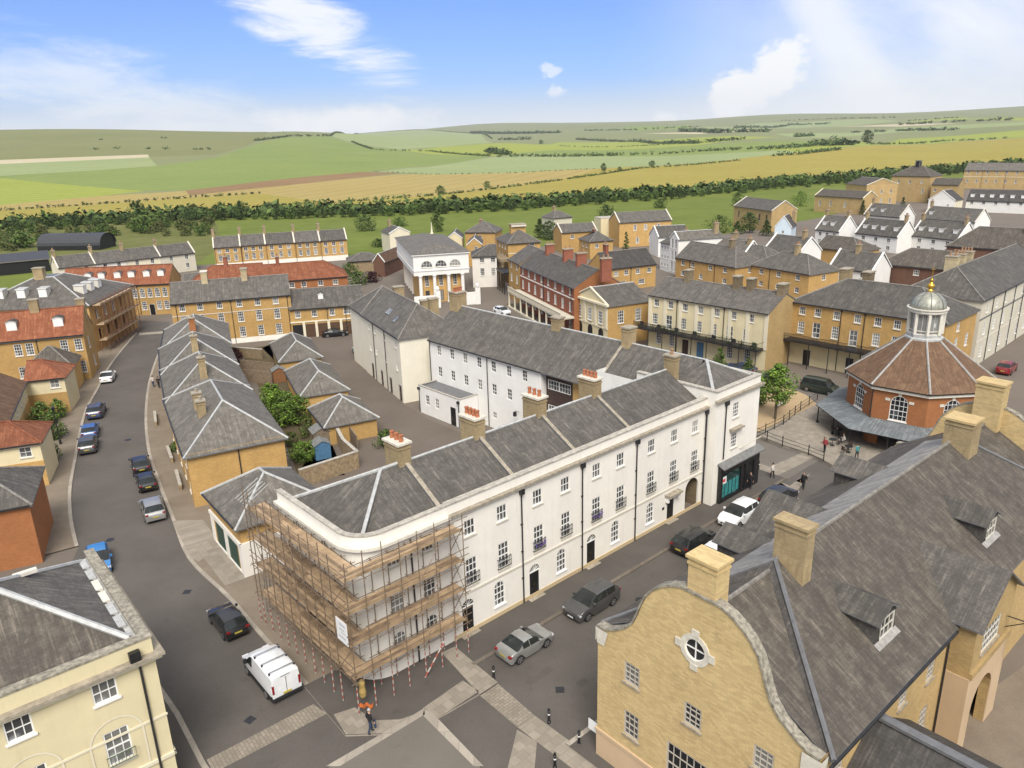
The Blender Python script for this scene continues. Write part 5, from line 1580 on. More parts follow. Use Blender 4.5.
def terrace_house(u0, u1, label, win_top, win_first, ground, door, pipe, party, pots=4, hood=False, passage=None, chim_u=None, fl={}):
 """one house of the terrace; all u along the street, measured from the terrace's own zero"""
 root = empty('terraced_house', (*tw(u0, 0), 0), R(TDEG)); tag(root, label, 'house', 'white terraced houses facing the street')
 w = u1 - u0
 ops = [(u - u0, 8.2, 's1') for u in win_top] + [(u - u0, 4.85, 's2b') for u in win_first] + [(u - u0, 1.97, 'a2') for u in ground]
 if door is not None: ops.append((door - u0, 1.4, (1.08, 2.8, 1)))
 if passage: ops.append((passage - u0, 1.6, (2.0, 3.2, 1)))
 m = MB(); wall_panel(m, fmap('f', w, DEP), 0, w, 0, PZ, ops, 'white', .14)
 m.poly([(w, DEP, 0), (0, DEP, 0), (0, DEP, 9.3), (w, DEP, 9.3)], 'white')
 for x in (0, w):
  m.poly([(x, 0, 0), (x, DEP, 0), (x, DEP, 9.3), (x, RV, RZ - .06), (x, .4, 9.8), (x, .4, PZ), (x, 0, PZ)], 'white')
 m.poly([(0, .4, 9.6), (w, .4, 9.6), (w, .4, PZ), (0, .4, PZ)][::-1], 'off_white')
 m.build('wall', root)
 c = MB(); c.box(-.0, -.06, PZ, w, .46, PZ + .1, 'coping'); c.build('coping', root)
 c = MB(); c.box(0, -.34, EZ + .06, w, -.002, EZ + .2, 'stone_dull'); c.box(0, -.24, EZ - .08, w, -.002, EZ + .06, 'off_white'); c.build('cornice', root)
 c = MB(); c.box(0, -.07, 3.28, w, -.002, 3.42, 'stone_trim'); c.build('string_course', root)
 c = MB(); c.box(0, -.06, 0, w, -.002, .42, 'beige'); c.build('plinth', root)
 r = MB()
 r.slab([(0, .42, 9.78), (w, .42, 9.78), (w, RV, RZ), (0, RV, RZ)], .12, 'slate', 'lead_dark')
 r.slab([(w, DEP + .3, 9.2), (0, DEP + .3, 9.2), (0, RV, RZ), (w, RV, RZ)], .12, 'slate', 'lead_dark')
 ro = r.build('roof', root)
 g = MB(); g.tube((0, RV, RZ + .02), (w, RV, RZ + .02), .1, 'lead', 6); g.build('ridge_capping', ro)
 if party:                                   # the raised party wall coping that runs down the slope
  c = MB(); x = w
  for a, b in (((.42, 9.78), (RV, RZ)), ((RV, RZ), (DEP + .3, 9.2))):
   q = [(x - .16, a[0], a[1] + .2), (x + .16, a[0], a[1] + .2), (x + .16, b[0], b[1] + .2), (x - .16, b[0], b[1] + .2)]
   c.poly(q, 'stone_dull')
   c.poly([(x - .16, a[0], a[1] - .05), (x - .16, a[0], a[1] + .2), (x - .16, b[0], b[1] + .2), (x - .16, b[0], b[1] - .05)], 'lead_dark')
   c.poly([(x + .16, a[0], a[1] - .05), (x + .16, b[0], b[1] - .05), (x + .16, b[0], b[1] + .2), (x + .16, a[0], a[1] + .2)], 'lead_dark')
   c.poly([(x - .16, a[0], a[1] - .05), (x + .16, a[0], a[1] - .05), (x + .16, a[0], a[1] + .2), (x - .16, a[0], a[1] + .2)], 'stone_dull')
  c.build('party_wall_coping', root)
 if chim_u is not None: chimney(root, chim_u - u0, RV + .55, RZ, 1.35, .95, 1.75, pots=pots, pot='terracotta', cap='stone_trim', poth=.5)
 if pipe is not None:
  p = MB(); x = pipe - u0
  p.tube((x, -.1, .05), (x, -.1, EZ - .5), .06, 'gutter_black', 6); p.box(x - .17, -.3, EZ - .5, x + .17, -.04, EZ - .12, 'gutter_black')
  for zq in (2.2, 4.4, 6.6): p.box(x - .09, -.12, zq, x + .09, -.003, zq + .06, 'gutter_black')
  p.build('drainpipe', root)
 for u in win_top: add_window(root, 'f', w, DEP, 's1', u - u0, 8.2, bw=.045)
 for u in win_first:
  add_window(root, 'f', w, DEP, 's2b', u - u0, 4.85, bw=.045); balconet(root, u - u0, 3.92, flowers=fl.get(u))
 for u in ground: add_window(root, 'f', w, DEP, 'a2', u - u0, 1.97, bw=.045, sill='white_paint')
 if door is not None:
  x = door - u0
  door_mesh(.98, 2.12, 'black_paint').build('door', root, loc=(x, .03, .06))
  f = MB();
  ap = arch_pts(1.0, .56)
  f.poly([(x + a, .1, 2.5 + b) for a, b in arch_pts(1.0, .58)], 'glass')
  for k in range(1, 6):
   t = math.pi * k / 6; f.tube((x, .08, 2.26), (x + .5 * math.cos(t), .08, 2.26 + .5 * math.sin(t)), .018, 'white_paint', 4)
  f.build('fanlight', root)
  s = MB(); s.box(x - .75, -.42, 0, x + .75, -.062, .14, 'stone_dull'); s.build('doorstep', root)
  if hood:
   h_ = MB(); h_.box(x - .95, -.62, 2.78, x + .95, -.003, 2.95, 'stone_dull'); h_.box(x - .8, -.5, 2.62, x + .8, -.003, 2.779, 'white_paint')
   for q in (-.75, .75): h_.box(x + q - .09, -.35, 2.2, x + q + .09, -.003, 2.619, 'white_paint')
   h_.build('door_hood', root)
   s = MB(); s.box(x - 1.25, -.02, 1.55, x - .95, -.003, 1.8, 'black_paint'); s.build('name_plate', root)
 if passage:
  x = passage - u0; q = MB()
  q.box(x - 1.05, 2.2, 0, x + 1.05, 2.25, 3.3, 'dark_inside')
  q.poly([(x - 1.0, .14, 0), (x - 1.0, 2.2, 0), (x - 1.0, 2.2, 3.2), (x - 1.0, .14, 3.2)][::-1], 'stone_dark'); q.poly([(x + 1.0, .14, 0), (x + 1.0, 2.2, 0), (x + 1.0, 2.2, 3.2), (x + 1.0, .14, 3.2)], 'stone_dark')  # sides given a dark colour to stand for shade in the passage
  q.poly([(x - 1.05, .14, 3.2), (x + 1.05, .14, 3.2), (x + 1.05, 2.2, 3.2), (x - 1.05, 2.2, 3.2)], 'white'); q.build('passage', root)
  gt = MB()
  for k in range(9): gt.box(x - .9 + k * .225 - .015, 1.2, .1, x - .9 + k * .225 + .015, 1.23, 2.3 + .35 * math.sin(math.pi * k / 8), 'iron')
  gt.box(x - .95, 1.19, .2, x + .95, 1.24, .26, 'iron'); gt.box(x - .95, 1.19, 2.1, x + .95, 1.24, 2.16, 'iron'); gt.build('gate', root)
 return root
WT['s2b'] = (1.0, 2.05, 3, 4, 0)
terrace_house(-6.66, -.1, 'white terraced house just right of the scaffolded corner, black door, four chimney pots', [-4.86, -1.96], [-4.86, -1.92], [-2.43], -5.34, -.16, True, 4, chim_u=-.1)
terrace_house(-.1, 6.28, 'white terraced house with purple flowers on its balcony, second from the scaffold', [1.5, 4.39], [1.56, 4.44], [3.91], 1.06, 6.2, True, 3, chim_u=6.28, fl={1.56: 'flower_purple'})
terrace_house(6.28, 12.8, 'white terraced house third from the scaffold, flowers hanging at one first floor window', [7.9, 10.78], [7.92, 10.86], [10.26], 7.35, 12.75, True, 4, chim_u=12.8, fl={7.92: 'flower_purple'})
terrace_house(12.8, 22.68, 'white terraced house with a stone door hood and an arched passage, beside the shop', [14.78, 17.95, 21.03], [14.84, 18.01, 21.15], [14.85], 17.82, 22.55, False, hood=True, passage=20.95)
# the corner house under the scaffold: rounded corner, hipped roof
def corner_house():
 u0, u1 = -13.5, -6.66
 root = empty('corner_house', (*tw(u0, 0), 0), R(TDEG)); tag(root, 'white corner house wrapped in wooden scaffolding with a rounded parapet', 'house')
 w = u1 - u0; d = 10.2; rc = 2.0
 m = MB()
 ops = [(u - u0, 8.4, 's1') for u in (-11.2 + .3, -8.35)] + [(u - u0, 4.95, 's2') for u in (-10.9, -8.4)] + [(u - u0, 2.1, 'a2') for u in (-10.95, -8.38)]
 mp = lambda u, zz, k: (u, k, zz)
 wall_panel(m, mp, rc, w, 0, PZ, ops, 'white', .14)
 arc = [(rc - rc * math.sin(t), rc - rc * math.cos(t)) for t in [math.pi / 2 * i / 12 for i in range(13)]]
 for i in range(12):
  a, b = arc[i], arc[i + 1]; m.poly([(a[0], a[1], 0), (a[0], a[1], PZ), (b[0], b[1], PZ), (b[0], b[1], 0)], 'white')
 lo = [(d - v, z_, t) for v, z_, t in ((4.0, 8.4, 's1'), (7.5, 8.4, 's1'), (4.0, 5., 's2'), (7.5, 5., 's2'))] + [(d - 6.2, 1.5, (3.0, 3.0, 1))]
 wall_panel(m, fmap('l', w, d), 0, d - rc, 0, PZ, lo, 'white', .14)
 m.poly([(w, d, 0), (0, d, 0), (0, d, 9.3), (w, d, 9.3)], 'white')
 # inner faces of the parapet
 inn = [(w, .3), (rc, .3)] + [(rc - (rc - .3) * math.sin(t), rc - (rc - .3) * math.cos(t)) for t in [math.pi / 2 * i / 12 for i in range(1, 13)]] + [(.3, d)]
 for a, b in zip(inn, inn[1:]): m.poly([(a[0], a[1], 9.4), (b[0], b[1], 9.4), (b[0], b[1], PZ), (a[0], a[1], PZ)], 'off_white')
 m.build('wall', root)
 out = [(w, -.06), (rc, -.06)] + [(rc - (rc + .06) * math.sin(t), rc - (rc + .06) * math.cos(t)) for t in [math.pi / 2 * i / 12 for i in range(1, 13)]] + [(-.06, d)]
 inn2 = [(x + (.04 if y > rc else 0), y + (.04 if y < rc else 0)) for x, y in inn]
 def band(o_, i_, z0, z1, mat, nm):
  c = MB()
  for k in range(len(o_) - 1):
   a, b, p, q = o_[k], o_[k + 1], i_[k + 1], i_[k]
   c.poly([(*a, z1), (*b, z1), (*p, z1), (*q, z1)][::-1], mat); c.poly([(*a, z0), (*b, z0), (*b, z1), (*a, z1)][::-1], mat); c.poly([(*q, z0), (*p, z0), (*p, z1), (*q, z1)], mat)
   c.poly([(*a, z0), (*b, z0), (*p, z0), (*q, z0)], mat)
  for k in (0, -1): c.poly([(*o_[k], z0), (*o_[k], z1), (*i_[k], z1), (*i_[k], z0)], mat)
  c.build(nm, root)
 band(out, inn2, PZ, PZ + .08, 'coping', 'coping')
 big = [(w, -.34), (rc, -.34)] + [(rc - (rc + .34) * math.sin(t), rc - (rc + .34) * math.cos(t)) for t in [math.pi / 2 * i / 12 for i in range(1, 13)]] + [(-.34, d)]
 wl_ = [(w, .0), (rc, .0)] + [(rc - rc * math.sin(t), rc - rc * math.cos(t)) for t in [math.pi / 2 * i / 12 for i in range(1, 13)]] + [(0, d)]
 band(big, wl_, EZ, EZ + .2, 'off_white', 'cornice')
 # hipped roof: apex at (5.0, 4.6)
 ax = 4.95; r = MB(); e0 = 9.72; b0 = .5
 r.slab([(w, b0, e0), (w, RV, RZ), (ax, RV, RZ), (b0 + 1.0, b0, e0)], .12, 'slate', 'lead_dark')
 r.slab([(b0 + 1.0, b0, e0), (ax, RV, RZ), (b0, d - .6, e0), (b0, b0 + 1.0, e0)], .12, 'slate', 'lead_dark')
 r.slab([(w, d, 9.3), (b0, d, 9.3), (b0, d - .6, e0), (ax, RV, RZ), (w, RV, RZ)], .12, 'slate', 'lead_dark')
 ro = r.build('roof', root)
 g = MB()
 for p in ((b0 + .5, b0 + .5, e0 + .1), (b0, d - .6, e0), (w, RV, RZ)): g.tube((ax, RV, RZ + .04), (p[0], p[1], p[2] + .06), .13, 'lead', 6)
 g.build('ridge_capping', ro)
 gt = MB(); gt.box(b0 - .04, b0, 9.45, w, b0 + .0, 9.5, 'lead'); gt.build('gutter', ro)
 c = MB(); x = w
 q = [(x - .16, .45, e0 + .2), (x + .16, .45, e0 + .2), (x + .16, RV, RZ + .2), (x - .16, RV, RZ + .2)]
 c.poly(q, 'stone_dull'); c.poly([(x - .16, .45, e0 - .05), (x - .16, .45, e0 + .2), (x - .16, RV, RZ + .2), (x - .16, RV, RZ - .05)], 'lead_dark'); c.poly([(x + .16, .45, e0 - .05), (x + .16, RV, RZ - .05), (x + .16, RV, RZ + .2), (x + .16, .45, e0 + .2)], 'lead_dark')
 c.build('party_wall_coping', root)
 chimney(root, w - .1, RV + .55, RZ, 1.35, .95, 1.75, pots=3, pot='terracotta', cap='stone_trim', poth=.5)
 for u in (-10.9, -8.35): add_window(root, 'f', w, d, 's1', u - u0, 8.4)
 for u in (-10.9, -8.4): add_window(root, 'f', w, d, 's2', u - u0, 4.95)
 for u in (-10.95, -8.38): add_window(root, 'f', w, d, 'a2', u - u0, 2.1)
 for v, z_, t in ((4.0, 8.4, 's1'), (7.5, 8.4, 's1'), (4.0, 5., 's2'), (7.5, 5., 's2')): add_window(root, 'l', w, d, t, v, z_)
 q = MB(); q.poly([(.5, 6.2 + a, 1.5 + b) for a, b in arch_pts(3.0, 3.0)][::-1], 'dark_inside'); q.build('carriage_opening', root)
 p = MB(); x = w * .56; p.tube((x, -.1, .05), (x, -.1, EZ - .3), .06, 'gutter_black', 6); p.build('drainpipe', root)
corner_house()
# ------------------------------------------------------------------ tall corner block with the shop, and the white range behind it
def shop_block():
 u0 = 22.68; w = 7.2; d = 9.0; root = empty('corner_shop', (*tw(u0, -1.0), 0), R(TDEG))
 tag(root, 'tall white corner building with a black and teal shop front', 'building')
 PZ2 = 11.2; m = MB()
 ops = [(3.22, 8.75, 's3'), (3.22, 5.75, 's3')]
 wall_panel(m, fmap('f', w, d), 0, w, 0, PZ2, ops, 'white', .14)
 for x in (0, w): m.poly([(x, 0, 0), (x, d, 0), (x, d, PZ2), (x, 0, PZ2)] if x else [(x, d, 0), (x, 0, 0), (x, 0, PZ2), (x, d, PZ2)], 'white')
 m.poly([(w, d, 0), (0, d, 0), (0, d, 10.2), (w, d, 10.2)], 'white')
 m.poly([(.4, .4, 10.4), (w - .4, .4, 10.4), (w - .4, .4, PZ2), (.4, .4, PZ2)][::-1], 'off_white')
 m.build('wall', root)
 c = MB(); c.box(-.08, -.08, PZ2, w + .08, .45, PZ2 + .1, 'coping'); c.box(-.08, .45, PZ2, .42, d, PZ2 + .1, 'coping'); c.box(w - .42, .45, PZ2, w + .08, d, PZ2 + .1, 'coping'); c.build('coping', root)
 c = MB(); c.box(-.3, -.34, 10.3, w + .3, -.003, 10.48, 'stone_dull'); c.box(-.2, -.22, 10.12, w + .2, -.003, 10.3, 'off_white'); c.box(w + .003, -.22, 10.12, w + .3, d, 10.48, 'off_white'); c.build('cornice', root)
 p = MB(); p.tube((1.45, -.1, 4.4), (1.45, -.1, 9.9), .06, 'gutter_black', 6); p.box(1.25, -.3, 9.7, 1.65, -.04, 10.1, 'gutter_black'); p.build('drainpipe', root)
 p = MB(); p.tube((-.12, .86, .05), (-.12, .86, 8.9), .06, 'gutter_black', 6); p.build('drainpipe', root)
 for z_ in (8.75, 5.75): add_window(root, 'f', w, d, 's3', 3.22, z_)
 h_ = MB(); h_.box(2.3, -.5, 6.95, 4.15, -.003, 7.1, 'stone_dull'); h_.box(2.4, -.35, 6.82, 4.05, -.003, 6.949, 'off_white'); h_.build('window_hood', root)
 # shop front
 f = MB(); f.box(.85, -.35, 0.0, 7.0, -.004, .45, 'black_paint'); f.box(.85, -.35, 2.9, 7.35, -.004, 3.7, 'black_paint')
 for x in (.85, 4.3, 5.1, 6.6): f.box(x, -.36, .45, x + .35, -.004, 2.9, 'black_paint')
 f.box(6.95, -.35, 0, 7.5, 3.2, 3.7, 'black_paint')
 f.build('shop_front', root)
 g = MB(); g.box(1.2, -.2, .45, 4.3, -.1, 2.9, 'shop_glass'); g.box(5.45, -.2, .45, 6.6, -.1, 2.9, 'dark_inside'); g.build('shop_window', root)
 g = MB()
 for k in range(5): g.box(1.3 + k * .6, -.215, .55, 1.3 + k * .6 + .46, -.203, 1.95, 'teal')
 g.build('window_display', root)
 g = MB(); g.box(1.2, -.235, 1.9, 2.0, -.21, 2.6, 'sign_white'); g.box(1.42, -.25, 2.1, 1.78, -.236, 2.4, 'sign_red'); g.build('hanging_sign', root)
 a = MB(); a.slab([(.7, -.75, 3.75), (7.7, -.75, 3.75), (7.7, -.002, 4.1), (.7, -.002, 4.1)], .12, 'felt', 'lead_dark'); a.slab([(7.75, -.75, 3.75), (7.75, 3.6, 3.75), (7.202, 3.6, 4.1), (7.202, -.002, 4.1)], .12, 'felt', 'lead_dark'); a.build('canopy', root)
 b = MB(); b.tube((5.2, -1.6, 6.0), (4.3, -.02, 4.6), .05, 'off_white', 6); b.build('flagpole', root)
shop_block()
def white_range():
 """long range at right angles to the terrace; its yard side faces the camera's left"""
 root = empty('white_range', (*tw(22.0, -.6), 0), R(TDEG)); tag(root, 'long white three storey range with small dark windows over the back yard', 'building')
 L = 41.6; w = 9.0; h = 9.0; rz = 12.6; m = MB()
 vs = [39.0, 36.35, 33.76, 31.13, 28.5, 25.83, 23.2]
 # the terrace end needs no yard wall where the terrace joins: start at v = 9.5 + .6
 ops = [(L - (v + .6), 7.75, 's4') for v in vs] + [(L - (v + .6), 4.95, 's4') for v in vs[:6]] + [(L - 29.2, 1.7, 'sm')]
 a = 21.2
 wall_panel(m, lambda u, zz, k: (k, L - u, zz), 0, L - a, 0, h, ops, 'white_clean', .12)
 m.poly([(0, a, 0), (.8, a, 0), (.8, a, h), (0, a, h)], 'white_clean')
 m.poly([(.8, a, 0), (.8, 17.2, 0), (.8, 17.2, h), (.8, a, h)], 'dark_clad')
 m.poly([(.8, 17.2, 0), (.8, 13.2, 0), (.8, 13.2, h), (.8, 17.2, h)], 'yellow')
 m.poly([(.0, 13.2, 0), (.0, 8., 0), (.0, 8., 10.6), (.0, 13.2, 10.6)], 'white_clean'); m.poly([(0, 13.2, 0), (0, 13.2, 10.6), (1.5, 13.2, 10.6), (1.5, 13.2, 0)], 'white_clean')
 m.poly([(w, L, 0), (0, L, 0), (0, L, h), (w / 2, L, rz), (w, L, h)], 'white_clean')
 m.poly([(w, 8.4, 0), (w, L, 0), (w, L, h), (w, 8.4, h)], 'cream')
 m.build('wall', root)
 r = MB(); mid = 4.5
 r.slab([(-.25, L + .1, h - .2), (-.25, 13.4, h - .2), (mid, 13.4, rz), (mid, L + .1, rz)], .13, 'slate', 'lead_dark')
 r.slab([(.3, 13.4, h + .25), (.3, 3.6, h + 1.3), (mid - .3, 3.6, rz), (mid, 13.4, rz)], .13, 'slate', 'lead_dark')
 r.slab([(w + .25, 1.0, h + .8), (w + .25, L + .1, h - .2), (mid, L + .1, rz), (mid, 3.4, rz)], .13, 'slate', 'lead_dark')
 r.slab([(1.1, .25, 11.0), (7.6, .25, 11.0), (mid, 3.4, rz)], .13, 'slate', 'lead_dark')
 r.slab([(1.1, .25, 11.0), (mid, 3.4, rz), (1.0, 4.4, 10.9)], .13, 'slate', 'lead_dark')
 ro = r.build('roof', root)
 g = MB(); g.tube((mid, 3.4, rz + .03), (mid, L, rz + .03), .11, 'lead', 6); g.tube((mid, 3.4, rz + .03), (1.1, .3, 11.03), .16, 'lead', 6); g.tube((mid, 3.4, rz + .03), (7.7, .3, 11.03), .09, 'lead', 6); g.build('ridge_capping', ro)
 for v in vs: add_window(root, 'l', w, L, 's4', v + .6, 7.75, sill=None, fw=.05)
 for v in vs[:6]: add_window(root, 'l', w, L, 's4', v + .6, 4.95, sill=None, fw=.05)
 add_window(root, 'l', w, L, 'sm', 29.2, 1.7, sill=None)
 for v, z_ in ((20.0, 7.3), (18.3, 7.3), (20., 4.4), (18.3, 4.4), (15., 6.0)):
  o = add_window(root, 'l', w, L, 'cw', v, z_, sill=None); o.location.x = .7
 gt = MB(); gt.box(-.36, 21., h - .3, -.24, L, h - .18, 'gutter_black'); gt.build('gutter', root)
 p = MB(); p.tube((-.08, 30.2, .1), (-.08, 30.2, h - .2), .055, 'gutter_black', 6); p.build('drainpipe', root)
 p = MB(); p.tube((-.08, L - .1, 3.), (-.08, L - .1, h - .2), .055, 'gutter_black', 6); p.build('drainpipe', root)
 for v, hh, k in ((41.0, 1.7, dict(pots=4, lu=1.6, lv=1.6, pot='terracotta')), (12.8, 1.6, dict(pots=0, lu=1.2, lv=1.0)), (23., 1.1, dict(pots=0, lu=.9, lv=1.2))):
  chimney(root, mid, v, rz, hh, **k)
 chimney(root, 1.5, 5.2, 11.6, 1.7, .75, 1.2, pots=1)
 c = MB(); q = [(-.1, 13.2, h + .1), (mid, 13.2, rz + .22)]
 c.poly([(-.1, 13.05, h + .1), (mid, 13.05, rz + .22), (mid, 13.4, rz + .22), (-.1, 13.4, h + .1)], 'stone_dull'); c.poly([(-.1, 13.05, h - .2), (mid, 13.05, rz - .1), (mid, 13.05, rz + .22), (-.1, 13.05, h + .1)], 'lead_dark'); c.build('party_wall_coping', root)
 l = MB(); l.tube((-.02, 24.9, 3.2), (-.9, 24.6, 3.6), .03, 'iron', 5); l.box(-1.05, 24.45, 3.0, -.75, 24.75, 3.5, 'iron'); l.build('wall_lamp', root)
 return root
WT['s4'] = (.8, 1.3, 2, 3, 0)
white_range()
def annex():
 root = empty('flat_roofed_annex', (*tw(19.2, 31.6), 0), R(TDEG)); tag(root, 'low white flat roofed annex in the yard with a dark doorway', 'building')
 w, d, h = 2.75, 8.4, 3.6; m = MB()
 wall_panel(m, fmap('l', w, d), 0, d, 0, h, [(d - 6.6, 2.0, 's4'), (d - 4.6, 2.0, 's4')], 'white_clean', .12)
 wall_panel(m, fmap('f', w, d), 0, w, 0, h, [], 'white_clean'); m.poly([(w, d, 0), (0, d, 0), (0, d, h), (w, d, h)], 'white_clean')
 m.build('wall', root)
 r = MB(); r.box(.2, .2, h - .25, w, d - .2, h - .1, 'lead_dark'); r.build('roof', root)
 c = MB(); c.box(-.05, -.05, h, .2, d + .05, h + .08, 'coping'); c.box(.2, -.05, h, w, .2, h + .08, 'coping'); c.box(.2, d - .2, h, w, d + .05, h + .08, 'coping'); c.build('coping', root)
 for v in (6.6, 4.6): add_window(root, 'l', w, d, 's4', v, 2.0, sill=None)
 q = MB(); q.box(-.012, .9, 0, -.002, 1.9, 2.3, 'dark_inside'); q.build('door', root)  # dark sheet on the wall standing for the shaded doorway
 p = MB(); p.tube((-.1, 8.2, .1), (-.1, 8.2, 3.3), .055, 'gutter_black', 6); p.box(-.28, 8.05, 3.1, -.02, 8.35, 3.4, 'gutter_black'); p.build('drainpipe', root)
 p = MB(); p.tube((-.1, .2, .1), (-.1, .2, 3.3), .055, 'gutter_black', 6); p.box(-.28, .05, 3.1, -.02, .35, 3.4, 'gutter_black'); p.build('drainpipe', root)
annex()
# ------------------------------------------------------------------ white temple-fronted hall
def temple():
 root = empty('temple_hall', (-19.0, 159.8, 0), R(14)); tag(root, 'white pillared hall with three half round windows and a shallow slate roof', 'hall')
 w, d = 9.5, 30.0; m = MB()
 ops = [(u, z_, t) for u in (1.63, 4.65, 7.65) for z_, t in ((4.65, 'tall'), (1.4, 'tall'))]
 wall_panel(m, fmap('f', w, d), 0, w, 0, 6.2, ops, 'yellow', .2)
 m.poly([(w, 0, 0), (w, d, 0), (w, d, 6.2), (w, 0, 6.2)], 'yellow'); wall_panel(m, fmap('l', w, d), 0, d, 0, 6.2, [(x, 3.4, 's2') for x in (3, 6.5, 10, 13.5, 17)], 'yellow'); m.poly([(w, d, 0), (0, d, 0), (0, d, 6.2), (w, d, 6.2)], 'yellow')
 m.build('wall', root)
 a = MB(); x0, x1, y0, y1 = -1.15, w + 1.1, -1.1, d + .5
 mp = lambda u, zz, k: (x0 + u, y0 + k, zz)
 wall_panel(a, mp, 0, x1 - x0, 6.0, 10.2, [(u - x0, 8.35, 'lun') for u in (1.63, 4.65, 7.65)], 'white_clean', .15)
 a.poly([(x1, y0, 6.0), (x1, y1, 6.0), (x1, y1, 10.2), (x1, y0, 10.2)], 'white_clean'); a.poly([(x1, y1, 6.0), (x0, y1, 6.0), (x0, y1, 10.2), (x1, y1, 10.2)], 'white_clean')
 wall_panel(a, lambda u, zz, k: (x0 + k, y1 - u, zz), 0, y1 - y0, 6.0, 10.2, [(u, 8.3, 's5') for u in (10., 13., 16., 19.)], 'white_clean', .15)
 a.poly([(x0, y0, 6.0), (x0, y1, 6.0), (x1, y1, 6.0), (x1, y0, 6.0)], 'white_clean'); a.build('upper_storey', root)
 c = MB(); c.box(x0 - .3, y0 - .3, 10.2, x1 + .3, y1 + .3, 10.5, 'white_clean'); c.box(x0 - .12, y0 - .12, 6.9, x1 + .12, y0 - .002, 7.15, 'white_clean'); c.box(x0 - .12, y0 - .12, 6.9, x0 - .002, y1, 7.15, 'white_clean'); c.build('cornice', root)
 r = MB(); zz, rz = 10.52, 12.0; mx = (x0 + x1) / 2; my = y0 + (x1 - x0) / 2 + .3; my2 = y1 - 7
 A, B, C_, D = (x0 - .35, y0 - .35, zz), (x1 + .35, y0 - .35, zz), (x1 + .35, y1 + .35, zz), (x0 - .35, y1 + .35, zz); E_, F_ = (mx, my, rz), (mx, my2, rz)
 for q in ([A, B, E_], [B, C_, F_, E_], [C_, D, F_], [D, A, E_, F_]): r.slab(q, .08, 'slate_light', 'lead_dark')
 r.build('roof', root)
 for u in (.2, 3.18, 6.2, 9.2):
  k = MB(); k.lathe([(.5, 0), (.5, .25), (.4, .3), (.36, 5.5), (.42, 5.6), (.5, 5.8), (.52, 6.0)], 'white_clean', 12, (u, -.75)); k.build('column', root, smooth=False)
 for u in (1.63, 4.65, 7.65):
  add_window(root, 'f', w, d, 'tall', u, 4.65, frame='off_white'); add_window(root, 'f', w, d, 'tall', u, 1.4, frame='dark_clad', sill=None)
  o = add_window(root, 'f', w, d, 'lun', u, 8.35); o.location.y = y0
 for v in (3, 6.5, 10, 13.5, 17):
  add_window(root, 'l', w, d, 's2', d - v, 3.4); q = MB(); q.box(-.35, d - v - 1.9, 0, -.004, d - v - 1.5, 6.0, 'white_clean'); q.build('pilaster', root)
 for u in (10., 13., 16., 19.): o = link('window', window_meshes('s5')[0], root, loc=(x0, y1 - u, 8.3), rz=R(-90)); link('pane', window_meshes('s5')[1], o)
 f = MB(); f.lathe([(.4, 0), (.25, .5), (.16, 1.2), (.04, 2.8)], 'cream_pale', 8, (mx + 2, my2)); f.build('spire', root, loc=(0, 0, rz - .3))
 # low white garden walls with ball finials before the steps
 for x, y in ((1.0, -6.), (9.5, -5.5)):
  g = MB(); g.box(x - 3, y, 0, x + 2.2, y + .35, 2.6, 'white_clean'); g.box(x + 1.4, y - .2, 0, x + 2.4, y + .6, 3.4, 'white_clean'); g.lathe([(.1, 3.4), (.3, 3.5), (.42, 3.9), (.3, 4.3), (.05, 4.45)], 'white_clean', 8, (x + 1.9, y + .2))
  g.build('forecourt_wall', root)
WT['s5'] = (.8, 1.5, 2, 3, 1)
temple()
